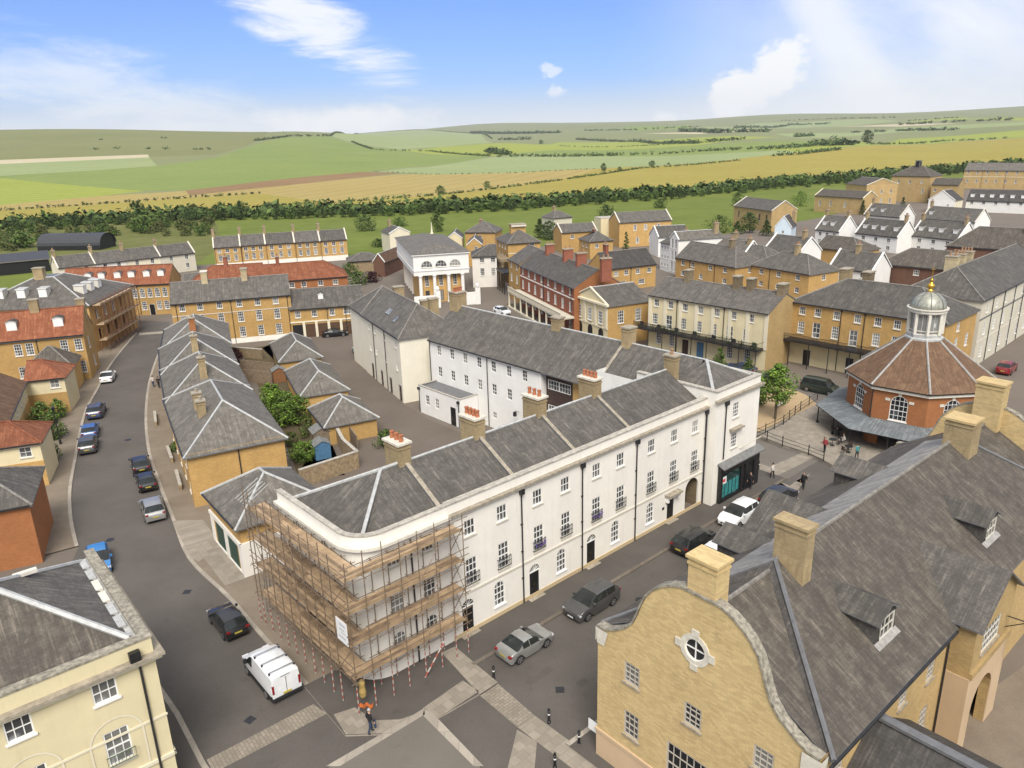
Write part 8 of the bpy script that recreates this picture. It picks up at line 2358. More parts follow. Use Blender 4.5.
def van(nose, head):
 root = empty('van', (*nose, 0), R(head)); tag(root, 'white panel van with roof bars parked beside the scaffolding', 'van')
 L, W_, H = 4.97, 2.0, 2.0; pm = MB()
 prof = [(0, .45, .75), (.05, .3, .9), (.55, .22, 1.08), (.95, .22, 1.18), (1.65, .22, 1.9), (2.0, .22, 2.02), (L - .12, .25, 2.02), (L - .03, .3, 1.95), (L, .36, 1.1)]
 rows = []
 for x, zl, zt in prof:
  hw = W_ / 2 * (.86 if x < .06 else .95 if x < .6 else 1.0 if x < L - .1 else .96); zb = min(zt, 1.16)
  k = max(0, (zt - zb) / .8)
  rows.append([(hw * .98, zl), (hw, (zl + zb) / 2), (hw * .99, zb), (hw - .08 * k - .02, zt - .1 * min(1, k * 2) - .01), (hw - .2 * k - .06, zt - .01), (0, zt + .02)])
 g = {'windscreen': MB(), 'side_window': MB()}
 for i in range(len(prof) - 1):
  x0, x1 = prof[i][0], prof[i + 1][0]
  for j in range(5):
   for s in (1, -1):
    q = [(-x0, s * rows[i][j][0], rows[i][j][1]), (-x1, s * rows[i + 1][j][0], rows[i + 1][j][1]), (-x1, s * rows[i + 1][j + 1][0], rows[i + 1][j + 1][1]), (-x0, s * rows[i][j + 1][0], rows[i][j + 1][1])]
    if s > 0: q = q[::-1]
    if i == 3 and j >= 3: g['windscreen'].poly(q, 'glass_car')
    elif i in (3, 4) and j == 2: g['side_window'].poly(q, 'glass_car')
    else: pm.poly(q, 'paint_white' if j else 'trim_black')
 for i in (0, len(prof) - 1):
  pts = [(-prof[i][0], rows[i][j][0], rows[i][j][1]) for j in range(6)] + [(-prof[i][0], -rows[i][j][0], rows[i][j][1]) for j in reversed(range(5))]; pm.poly(pts if i else pts[::-1], 'paint_white')
 me = pm.mesh('body'); bm = bmesh.new(); bm.from_mesh(me); bmesh.ops.remove_doubles(bm, verts=bm.verts, dist=.002); bmesh.ops.recalc_face_normals(bm, faces=bm.faces); bm.to_mesh(me); bm.free(); me.polygons.foreach_set('use_smooth', [True] * len(me.polygons));
 o = link('body', me, root); md = o.modifiers.new('edge', 'EDGE_SPLIT'); md.split_angle = R(40)
 for k, mb in g.items(): mb.build(k, root)
 u = MB(); u.box(-L + .2, -.85, .22, -.25, .85, .6, 'trim_black'); u.build('underbody', root)
 for x in (2.3, 3.4, 4.5):
  m = MB(); m.box(-x - .035, -.84, 2.12, -x + .035, .84, 2.16, 'alloy')
  for s in (-.8, .8): m.box(-x - .05, s - .05, 1.9, -x + .05, s + .05, 2.12, 'trim_black')
  m.build('roof_bar', root)
 for wx in (.95, 3.95):
  for s in (1, -1):
   m = MB(); m.tube((0, s * .78, 0), (0, s * 1.0, 0), .34, 'rubber', 16); w_ = m.build('wheel', root, loc=(-wx, 0, .34)); r = MB(); r.tube((0, s * 1.0, 0), (0, s * 1.012, 0), .22, 'alloy', 12); r.build('rim', w_)
 for s in (1, -1):
  m = MB(); m.box(-L - .012, s * .86 - .07, .85, -L + .1, s * .86 + .07, 1.45, 'lamp_red'); m.build('tail_light', root)
  m = MB(); m.box(-.4, s * .7 - .2, .78, -.06, s * .7 + .2, .95, 'lamp_clear'); m.build('headlight', root)
  m = MB(); m.box(-1.3, s * 1.0 - (0 if s > 0 else .2), 1.15, -1.15, s * 1.0 + (.2 if s > 0 else 0), 1.45, 'trim_black'); m.build('wing_mirror', root)
 m = MB(); m.box(-L - .02, -.012, .45, -L - .002, .012, 1.8, 'trim_black'); m.box(-L - .05, -.95, .35, -L + .1, .95, .55, 'trim_black'); m.build('rear_door_trim', root)
 m = MB(); m.box(-L - .06, -.26, .62, -L - .004, .26, .74, 'plate_yellow'); m.build('number_plate', root)
 m = MB(); m.box(-L + .02, -.3, 1.84, -L + .12, .3, 1.88, 'trim_black'); m.build('brake_lamp', root)
van((-17.7, 43.01), 130.1)
# ------------------------------------------------------------------ people
def person(loc, head, label, top='cloth_black', legs='cloth_navy', hair='hair_dark', stride=.22, height=1.74, arm=(.05, -.1), skirt=False, bag=False, z0=.12, sit=False, grp=None):
 """a figure grown from a jointed skeleton with a skin; faces +x before turning"""
 k = height / 1.74
 pts = {'pel': (0, 0, .95), 'wai': (0, 0, 1.1), 'che': (.01, 0, 1.32), 'nek': (.01, 0, 1.47), 'hea': (.03, 0, 1.56),
  'hl': (0, .09, .92), 'hr': (0, -.09, .92), 'kl': (stride * .55, .1, .5), 'kr': (-stride * .25, -.1, .5), 'al': (stride * .6, .1, .09), 'ar': (-stride * .9, -.1, .13), 'tl': (stride * .6 + .16, .11, .04), 'tr': (-stride * .9 + .15, -.11, .04),
  'sl': (0, .18, 1.4), 'sr': (0, -.18, 1.4), 'el': (-.06 + arm[1], .24, 1.13), 'er': (.02 + arm[0], -.24, 1.13), 'wl': (.03 + arm[1], .25, .9), 'wr': (.12 + arm[0], -.25, .9)}
 if sit:
  for q in ('pel', 'wai', 'che', 'nek', 'hea', 'sl', 'sr', 'el', 'er', 'hl', 'hr'): pts[q] = (pts[q][0], pts[q][1], pts[q][2] - .45)
  pts.update(kl=(.45, .12, .5), kr=(.45, -.12, .5), al=(.45, .12, .09), ar=(.42, -.12, .09), tl=(.6, .12, .04), tr=(.57, -.12, .04), wl=(.3, .2, .72), wr=(.3, -.2, .72))
 rad = {'pel': .145, 'wai': .135, 'che': .155, 'nek': .058, 'hea': .06, 'hl': .1, 'hr': .1, 'kl': .068, 'kr': .068, 'al': .045, 'ar': .045, 'tl': .036, 'tr': .036, 'sl': .075, 'sr': .075, 'el': .05, 'er': .05, 'wl': .034, 'wr': .034}
 ed = [('pel', 'wai'), ('wai', 'che'), ('che', 'nek'), ('nek', 'hea'), ('pel', 'hl'), ('pel', 'hr'), ('hl', 'kl'), ('hr', 'kr'), ('kl', 'al'), ('kr', 'ar'), ('al', 'tl'), ('ar', 'tr'), ('che', 'sl'), ('che', 'sr'), ('sl', 'el'), ('sr', 'er'), ('el', 'wl'), ('er', 'wr')]
 names = list(pts); me = bpy.data.meshes.new('body'); me.from_pydata([tuple(Vector(pts[n]) * k) for n in names], [(names.index(a), names.index(b)) for a, b in ed], [])
 o = bpy.data.objects.new('tmp', me); col.objects.link(o); o.modifiers.new('skin', 'SKIN'); sub = o.modifiers.new('sub', 'SUBSURF'); sub.levels = 2
 for i, n in enumerate(names): sv = me.skin_vertices[0].data[i]; sv.radius = (rad[n] * k, rad[n] * k); sv.use_root = (n == 'pel')
 dg = bpy.context.evaluated_depsgraph_get(); m2 = bpy.data.meshes.new_from_object(o.evaluated_get(dg)); bpy.data.objects.remove(o)
 for mt in (top, legs, 'skin', 'cloth_black'): m2.materials.append(MATS[mt])
 cut = (.92 if not sit else .5) * k
 for p in m2.polygons:
  c = p.center; p.use_smooth = True
  p.material_index = 2 if c.z > 1.47 * k - (.45 * k if sit else 0) else 3 if c.z < .12 * k else 1 if c.z < cut and abs(c.y) < .2 * k and (not sit or c.z < .55) else 0
 root = link('person', m2, None, None, (*loc, z0), R(head)); tag(root, label, 'person', grp)
 hz = (1.64 - (.45 if sit else 0)) * k
 h_ = MB(); h_.lathe([(.02, -.125), (.055, -.11), (.075, -.05), (.083, .0), (.08, .06), (.055, .105), (.01, .125)], 'skin', 12); h_.box(.07, -.014, -.035, .1, .014, .012, 'skin'); h_.box(-.01, .075, -.03, .02, .092, .025, 'skin'); h_.box(-.01, -.092, -.03, .02, -.075, .025, 'skin')
 for s in (-.03, .03): h_.box(.068, s - .01, .015, .08, s + .01, .03, 'black_paint')
 h_.box(.068, -.022, -.066, .078, .022, -.056, 'lamp_red')
 ho = h_.build('head', root, smooth=False, loc=(.035 * k, 0, hz))
 r_ = MB(); r_.lathe([(.088, -.03), (.092, .04), (.07, .11), (.02, .138)], hair, 12); r_.build('hair', ho, smooth=True, loc=(-.018, 0, .003))
 for s, w in ((1, 'wl'), (-1, 'wr')):                 # hands: palm, four fingers and a thumb
  hm = MB(); x, y, z_ = Vector(pts[w]) * k; hm.box(x - .03, y - .013, z_ - .1, x + .04, y + .013, z_ + .0, 'skin')
  for f, ln in zip((-.022, -.004, .014, .031), (.055, .07, .075, .065)): hm.tube((x + f, y, z_ - .098), (x + f + .004, y - s * .012, z_ - .098 - ln), .008, 'skin', 5)
  hm.tube((x + .036, y, z_ - .03), (x + .062, y - s * .014, z_ - .075), .009, 'skin', 5); hm.build('hand', root)
 return root
for a in [(((-8.82, 36.06), 35, 'man in a black jacket and dark jeans crossing at the street corner'), {'top': 'cloth_black', 'legs': 'cloth_navy', 'hair': 'hair_grey', 'arm': (0.05, -0.05)}), (((-51.76, 104.82), 100, 'person in a pale top walking on the footway beside the hipped houses'), {'top': 'cloth_pale', 'legs': 'cloth_navy'}), (((-50.72, 104.27), 100, 'person in dark clothes walking on the footway beside the hipped houses'), {'top': 'cloth_black', 'legs': 'cloth_black'}), (((33.01, 74.41), 200, 'person in a red top standing at the verandah railing'), {'top': 'cloth_red', 'legs': 'cloth_black', 'z0': 0.3, 'stride': 0.05}), (((35.88, 76.41), 160, 'person in pink sitting under the market house verandah'), {'top': 'cloth_pale', 'legs': 'cloth_navy', 'z0': 0.3, 'sit': True}), (((35.95, 78.42), 60, 'person in black sitting under the verandah'), {'top': 'cloth_black', 'legs': 'cloth_black', 'z0': 0.3, 'sit': True}), (((35.54, 72.4), 100, 'person in a dark green top at the market house steps'), {'top': 'cloth_teal', 'legs': 'cloth_black', 'z0': 0.3, 'stride': 0.1}), (((27.82, 66.5), 230, 'person in black walking across the square'), {'top': 'cloth_black', 'legs': 'cloth_black', 'z0': 0.02}), (((25.63, 68.9), 120, 'person in grey beside the car outside the shop'), {'top': 'cloth_pale', 'legs': 'cloth_black', 'z0': 0.02, 'hair': 'hair_dark'}), (((22.73, 66.6), 220, 'person in black leaning by the shop corner'), {'top': 'cloth_black', 'legs': 'cloth_black', 'z0': 0.12, 'stride': 0.06})]: person(*a[0], **a[1])
bg_ = MB(); bg_.box(-.06, -.16, .42, .06, .16, .78, 'cloth_navy'); bg_.tube((0, -.1, .78), (0, .1, .9), .012, 'cloth_navy', 4); bg_.tube((0, .1, .78), (0, -.1, .9), .012, 'cloth_navy', 4)
tag(bg_.build('shopping_bag', loc=((-8.82, 36.06)[0] + .27, (-8.82, 36.06)[1] + .1, .12), rz=R(20)), 'dark bag carried by the man crossing at the corner', 'bag')
# ------------------------------------------------------------------ street furniture
bm_ = MB(); bm_.lathe([(.11, 0), (.11, .12), (.075, .16), (.07, .78), (.095, .8), (.095, .86), (.06, .9), (.085, .95), (.07, 1.02), (.0, 1.05)], 'black_paint', 10); bme = bm_.mesh('bollard', False); bb2 = MB(); bb2.lathe([(.077, .6), (.077, .68)], 'white_paint', 10); bbm = bb2.mesh('band')
for x, y, lab in [(-1.7, 40.6, 'black bollard behind the silver coupe'), (1.63, 36.62, 'black bollard on the pale setts band'), (3.24, 34.84, 'black bollard nearest the stone gabled house'), (1.77, 33.23, 'black bollard at the bottom edge on the slab crossing'), (24.98, 71.11, 'black bollard by the shop canopy')]:
 o = link('bollard', bme, None, None, (x, y, .0)); tag(o, lab, 'bollard', 'black bollards'); link('reflective_band', bbm, o)
def railing(pts, z0, label, every=2.3, hgt=1.05):
 root = empty('railing', (*pts[0], z0)); tag(root, label, 'railing', 'black railings round the market terrace'); o = Vector(pts[0]); m = MB()
 for a, b in zip(pts, pts[1:]):
  a, b = Vector(a) - o, Vector(b) - o; n = max(1, round((b - a).length / every))
  for zq in (.18, .6, 1.0): m.tube((a.x, a.y, zq), (b.x, b.y, zq), .028, 'black_paint', 5)
  for i in range(n + 1):
   p = a.lerp(b, i / n); q = MB(); q.tube((0, 0, 0), (0, 0, hgt + .08), .05, 'black_paint', 6); q.lathe([(.03, hgt + .06), (.075, hgt + .12), (.03, hgt + .19)], 'black_paint', 6); q.build('post', root, loc=(p.x, p.y, 0))
 m.build('rail', root)
railing([(27.06, 79.98), (29.2, 76.33), (31.05, 73.75), (32.0, 72.13)], .3, 'black railing along the near edge of the raised market terrace')
railing([(27.03, 78.79), (28.6, 80.17), (31.55, 82.77), (35.19, 87.24), (38.75, 91.02)], .3, 'black railing between the gravel patch and the market terrace')
def bench(loc, rz, lab):
 root = empty('stone_bench', (*loc, .03), R(rz)); tag(root, lab, 'bench'); m = MB(); m.box(-.9, -.25, .38, .9, .25, .5, 'stone_trim'); m.build('seat', root)
 for x in (-.6, .6): m = MB(); m.box(x - .12, -.2, 0, x + .12, .2, .38, 'stone_dull'); m.build('leg', root)
bench((33.54, 89.56), 40, 'pale stone bench on the gravel under the young tree')
def lamp_post(loc, lab, h=5.0, z0=.12):
 root = empty('street_lamp', (*loc, z0)); tag(root, lab, 'street lamp'); m = MB(); m.lathe([(.14, 0), (.14, .5), (.08, .7), (.055, h - .7), (.05, h - .5)], 'iron', 8); m.build('post', root)
 q = MB(); q.lathe([(.12, h - .5), (.2, h - .1), (.24, h - .05), (.05, h + .2)], 'iron', 6); q.build('lantern', root)
lamp_post((-53.34, 83.48), 'thin dark street lamp by the leafy front garden', 4.6)
def table_set(loc, lab):
 root = empty('cafe_table', (*loc, .3)); tag(root, lab, 'table', 'cafe tables under the verandah'); m = MB(); m.lathe([(.42, .7), (.42, .74)], 'iron', 12); m.build('tabletop', root); m = MB(); m.tube((0, 0, 0), (0, 0, .7), .03, 'iron', 6); m.lathe([(.25, 0), (.25, .03)], 'iron', 10); m.build('pedestal', root)
def chair_(loc, rz, lab):
 root = empty('cafe_chair', (*loc, .3), R(rz)); tag(root, lab, 'chair', 'cafe chairs under the verandah'); m = MB(); m.box(-.2, -.2, .43, .2, .2, .46, 'dark_clad'); m.build('seat', root); m = MB(); m.box(-.2, .17, .5, .2, .2, .88, 'dark_clad'); m.build('backrest', root)
 for x in (-.18, .18):
  for y in (-.18, .18): m = MB(); m.tube((x, y, 0), (x, y, .43 if y < 0 else .88), .016, 'iron', 5); m.build('leg', root)
for i, (x, y) in enumerate([(34.6, 76.22), (35.49, 74.24), (36.53, 79.27)]):
 table_set((x, y), ['round cafe table nearest the verandah corner', 'round cafe table in the middle of the verandah', 'round cafe table by the market house pier'][i])
 for j in range(2): chair_((x + .7 * math.cos(j * 2.6 + i), y + .7 * math.sin(j * 2.6 + i)), math.degrees(j * 2.6 + i) - 90, 'dark cafe chair at a round table under the verandah')
for i, (x, y, lab) in enumerate([(-25.79, 51.62, 'square iron cover in the curved road beside the black hatchback'), (-36.07, 60.26, 'round iron cover near the blue car at the bend'), (-16.38, 37.55, 'square iron cover in front of the white van'), (9.08, 48.85, 'round iron cover on the street by the grey car'), (-5.32, 35.54, 'square iron cover in the junction'), (-45.92, 84.49, 'round iron cover between the parked cars'), (2.47, 39.41, 'square iron cover on the street near the stone gable')]):
 m = MB(); m.lathe([(.36, .0), (.36, .006)], 'iron', 14) if i % 2 else m.box(-.28, -.28, 0, .28, .28, .006, 'iron')
 tag(m.build('manhole_cover', None, loc=(x, y, .016), rz=R(30 * i)), lab, 'manhole cover', 'manhole covers')
# ------------------------------------------------------------------ gardens and the yard
def wall_run(pts, h, t, mat, label, name='garden_wall', cap='coping'):
 o = Vector(pts[0]); m = MB(); c = MB()
 for a, b in zip(pts, pts[1:]):
  a, b = Vector(a) - o, Vector(b) - o; d = (b - a).normalized(); n = Vector((-d.y, d.x)) * t / 2
  m.prism([(a - n)[:], (b - n)[:], (b + n)[:], (a + n)[:]], 0, h, mat); n2 = n * 1.25; c.prism([(a - n2)[:], (b - n2)[:], (b + n2)[:], (a + n2)[:]], h, h + .08, cap, bottom=True)
 r = m.build(name, None, loc=(*pts[0], 0)); tag(r, label, 'wall'); c.build('coping', r)
wall_run([(-21.6, 70.0), (-16.6, 74.4), (-18.8, 78.0), (-20.4, 82.)], 1.9, .3, 'garden_stone', 'brown stained garden wall between the corner house and the yard')
wall_run([(-33.2, 76.5), (-31., 72.)], 1.7, .12, 'fence_wood', 'grey wooden fence beside the blank yellow end wall', 'fence', 'fence_wood')
wall_run([(-41.5, 112.), (-35.5, 109.6)], 1.8, .12, 'fence_wood', 'wooden fence across the middle garden of the hipped houses', 'fence', 'fence_wood')
wall_run([(-40., 107.), (-34.6, 104.8)], 1.8, .12, 'fence_wood', 'wooden fence below the middle garage', 'fence', 'fence_wood')
wall_run([(-46.0, 121.), (-40.2, 118.8)], 1.6, .3, 'stone_dark', 'dark wall with red brick shed behind the far garage', 'garden_wall')
wall_run([(-20.0, 84.5), (-17.5, 79.)], 1.8, .1, 'fence_wood', 'dark wooden fence beside the near garage', 'fence', 'fence_wood')
for a, b, lab in (((-35.6, 73.6), (-33.6, 69.8), 'low garden wall before the nearest hipped house, near its end wall'), ((-39.4, 80.4), (-37.4, 76.8), 'low garden wall at the middle of the nearest hipped house front'), ((-46.2, 92.6), (-44.3, 88.6), 'low garden wall before the second hipped house')):
 wall_run([a, b], .7, .25, 'garden_stone', lab)
def shed(loc, rz, w, d, h, mat, rm, lab):
 root = empty('garden_shed', (*loc, 0), R(rz)); tag(root, lab, 'shed'); m = MB(); m.box(0, 0, 0, w, d, h, mat); m.poly([(0, 0, h), (w, 0, h), (w / 2, 0, h + w * .25)], mat); m.poly([(w, d, h), (0, d, h), (w / 2, d, h + w * .25)], mat); m.build('wall', root)
 r = MB(); r.slab([(-.12, d + .1, h - .06), (-.12, -.1, h - .06), (w / 2, -.1, h + w * .25 + .03), (w / 2, d + .1, h + w * .25 + .03)], .05, rm, rm); r.slab([(w + .12, -.1, h - .06), (w + .12, d + .1, h - .06), (w / 2, d + .1, h + w * .25 + .03), (w / 2, -.1, h + w * .25 + .03)], .05, rm, rm); r.build('roof', root)
 q = MB(); q.box(w * .3, -.03, .05, w * .7, -.002, h - .1, mat); q.build('door', root)
shed((-21.6, 76.6), 28, 1.7, 1.6, 1.75, 'blue_paint', 'felt', 'blue painted garden shed behind the brown garden wall')
shed((-22.6, 80.2), 28, 1.8, 2.0, 1.8, 'fence_wood', 'felt', 'grey garden shed beside the near garage')
shed((-34.6, 105.4), 22, 1.8, 1.7, 1.8, 'shed_wood', 'felt', 'orange brown garden shed below the middle garage')
# ------------------------------------------------------------------ trees and plants
def leaves(mb, centre, rad, n, size, mats, rn, hollow=.35, flat=1.0):
 for _ in range(n):
  d = Vector((rn.gauss(0, 1), rn.gauss(0, 1), rn.gauss(0, 1))).normalized(); r = rn.uniform(hollow, 1) ** .6
  p = Vector(centre) + Vector((d.x * rad[0], d.y * rad[1], d.z * rad[2])) * r
  a = Vector((rn.uniform(-1, 1), rn.uniform(-1, 1), rn.uniform(-.6, .6))).normalized(); b = a.cross(d + Vector((0, 0, .4))).normalized(); s = size * rn.uniform(.55, 1.35)
  a, b = a * s, b * s * .65
  mb.poly([p - a * .5, p + b * .5 - a * .05, p + a * .6, p - b * .5 + a * .1], rn.choice(mats))
def tree_meshes(h, w, seed, mats, n=900, size=.35, trunk=.25, clumps=14, low=.22, shape='round'):
 rn = random.Random(seed); c = MB(); t = MB()
 t.tube((0, 0, -.1), (rn.uniform(-.1, .1), rn.uniform(-.1, .1), h * low * 1.3), trunk, 'bark', 8, trunk * .75); top = (0, 0, h * .75); t.tube((0, 0, h * low * 1.2), top, trunk * .72, 'bark', 7, trunk * .2)
 for k in range(clumps):
  f = (k + .5) / clumps
  zz = low + (1 - low) * (f if shape != 'cone' else f * .97)
  prof = {'round': math.sin(math.pi * min(.98, .16 + .84 * f)) ** .7, 'cone': (1 - f) * .95 + .08, 'column': .8 * math.sin(math.pi * min(.95, .12 + .86 * f)) ** .5}[shape]
  a = k * 2.4 + rn.uniform(-.5, .5); rr = w / 2 * prof * rn.uniform(.35, .75)
  p = (math.cos(a) * rr, math.sin(a) * rr, h * (zz * .86 + .04)); cr_ = w * .5 * max(.3, prof) * rn.uniform(.42, .62)
  t.tube((0, 0, h * max(low, zz * .65)), p, trunk * .28, 'bark', 5, trunk * .06)
  leaves(c, p, (cr_, cr_, cr_ * .85), n // clumps, size, mats if k % 3 else mats[:1], rn)
 return c.mesh('crown', False, uv=False), t.mesh('trunk')
def tree(loc, lab, meshes, rz=0.0, s=1.0, cat='tree', grp=None, name='tree', z=0.0):
 root = empty(name, (*loc, z), rz); root.scale = (s, s, s); tag(root, lab, cat, grp); link('crown', meshes[0], root); link('trunk', meshes[1], root); return root
DK, MD, LT, OL = ['leaf_dark', 'leaf_dark', 'leaf_mid'], ['leaf_mid', 'leaf_dark', 'leaf_mid', 'leaf_light'], ['leaf_light', 'leaf_mid', 'leaf_light'], ['leaf_olive', 'leaf_mid', 'leaf_olive']
for a in [((31.52,85.44),7.7,4.6,'L','round',2600,0.3,0.3,'young leafy green tree standing in the gravel patch','tree'),
((30.95,90.53),3.2,3.,'L','round',1200,0.26,0.08,'light green bushy tree at the gravel edge beside the white corner block','shrub'),
((29.99,104.91),4.2,3.,'M','cone',1200,0.25,0.05,'small conical green tree before the cream terrace','tree'),
((33.64,103.1),2.7,1.8,'M','round',700,0.22,0.05,'small green shrub at the end of the cream terrace','shrub'),
((-28.55,88.46),4.9,4.6,'L','round',2400,0.3,0.06,'largest bright green shrub behind the hipped house','shrub'),
((-26.39,88.29),4.1,3.6,'L','round',1800,0.28,0.06,'broad bright green shrub against the middle garage','shrub'),
((-31.71,94.6),3.8,3.4,'L','round',1500,0.28,0.06,'light green shrub by the orange brown shed','shrub'),
((-24.26,84.14),2.5,2.6,'O','round',1000,0.22,0.04,'olive rounded shrub below the bright green shrubs','shrub'),
((-23.05,76.98),2.3,3.2,'L','round',1200,0.26,0.05,'spreading pale green plant behind the brown garden wall','shrub'),
((-25.48,81.15),1.9,2.2,'O','round',700,0.22,0.04,'dull green bush beside the blank yellow end wall','shrub'),
((-14.28,80.04),2.3,3.,'M','round',1300,0.22,0.03,'green shrub on the yard edge behind the terrace chimney','shrub'),
((-43.05,115.12),3.2,2.6,'P','round',900,0.25,0.1,'small dark red leaved tree behind the hipped houses','tree'),
((-34.85,111.11),1.9,2.4,'L','round',600,0.25,0.05,'light green bush beside the far garage','shrub'),
((-58.78,89.42),3.8,3.4,'M','round',1500,0.25,0.05,'leafy shrub against the cream cottage in the front garden','shrub'),
((-55.,85.16),3.7,3.2,'M','round',1500,0.25,0.05,'mid green shrub in the middle of the front garden','shrub'),
((-58.76,93.),2.9,2.4,'M','round',900,0.25,0.05,'tall green shrub at the garden pier','shrub'),
((-51.53,78.41),2.5,2.2,'M','round',800,0.22,0.05,'green bush at the foot of the cream cottage by the footway','shrub'),
((-38.48,80.32),1.4,1.4,'M','round',400,0.2,0.05,'small dark shrub at a house front on the curved road','shrub'),
((11.04,264.33),7.4,6.,'D','cone',1100,0.5,0.05,'dark tall conifer beside the tower topped yellow house','tree'),
((13.81,258.32),6.9,7.,'D','round',1100,0.5,0.05,'dark dense tree beside the conifer','tree'),
((33.37,216.15),8.1,3.4,'M','cone',900,0.35,0.05,'slim green conical tree before the yellow house on the bank','tree'),
((82.32,262.03),7.4,7.,'D','round',1200,0.5,0.12,'dark round tree before the yellow stone hall','tree'),
((85.18,253.01),5.8,5.5,'D','cone',900,0.45,0.05,'dark pointed tree at the corner of the yellow stone hall','tree'),
((77.71,260.26),4.7,5,'D','cone',800,0.45,0.05,'small dark tree left of the yellow stone hall','tree'),
((73.42,267.05),6.1,10.,'M','round',1000,0.5,0.03,'wide low green tree before the green field','tree'),
((-26.31,290.82),8.8,6.5,'M','column',1300,0.5,0.08,'tall rounded green tree on the grass bank','tree'),
((-55.28,301.05),6.9,9,'D','round',1200,0.55,0.08,'dark broad tree alone on the grass bank','tree'),
((-43.97,315.92),3.6,8,'M','round',900,0.5,0.05,'low green tree behind the pediment house','tree'),
((39.37,305.5),7.7,9,'D','round',1100,0.55,0.06,'dark tree behind the cream flat roofed wing','tree'),
((71.54,363.14),4.6,8,'M','round',900,0.5,0.05,'round green tree at the top of the bank','tree'),
((107.79,362.22),6.8,9,'M','round',900,0.55,0.05,'broad green tree at the corner of the green field','tree'),
((133.6,353.71),7.1,9,'L','round',900,0.5,0.05,'pale green tree at the hedge by the wheat field','tree'),
((-42.9,252.67),2.9,5,'M','round',600,0.45,0.05,'green bush by the low brown roof','shrub'),
((-36.76,183.57),3.6,6,'M','round',900,0.4,0.05,'green shrub beside the coach house','shrub'),
((-33.96,187.18),2.7,5,'P','round',800,0.4,0.05,'dark red leaved shrub beside the cream terrace','shrub'),
((-41.31,196.99),3.6,6,'M','round',800,0.4,0.05,'green tree behind the coach house roof','tree'),
((11.36,130.18),2.3,3,'M','round',600,0.25,0.04,'low hedge like shrub before the pedimented house','shrub'),
((1.62,128.44),1.8,4,'M','round',600,0.25,0.04,'green shrub in front of the colonnade','shrub'),
((120.79,255.77),4.9,4,'M','round',700,0.4,0.05,'green tree among the white cottages','tree'),
((161.26,315.71),6.8,4,'D','cone',600,0.4,0.05,'dark pointed tree before the pedimented hall','tree'),
((141.75,308.64),6.6,3.5,'D','cone',600,0.4,0.05,'dark conifer left of the pedimented hall','tree')]:
 loc, h, w, kind, shape, n, size, low, lab, cat = a
 tree(loc, lab, tree_meshes(h, w, hash(lab) % 999 if False else int(loc[0] * 7 + loc[1] * 3) % 997, {'D': DK, 'M': MD, 'L': LT, 'O': OL, 'P': ['leaf_purple']}[kind], n, size, max(.06, h * .022), 16, low, shape), 0, 1, cat, name='shrub' if cat == 'shrub' else 'tree', z=terr(*loc))
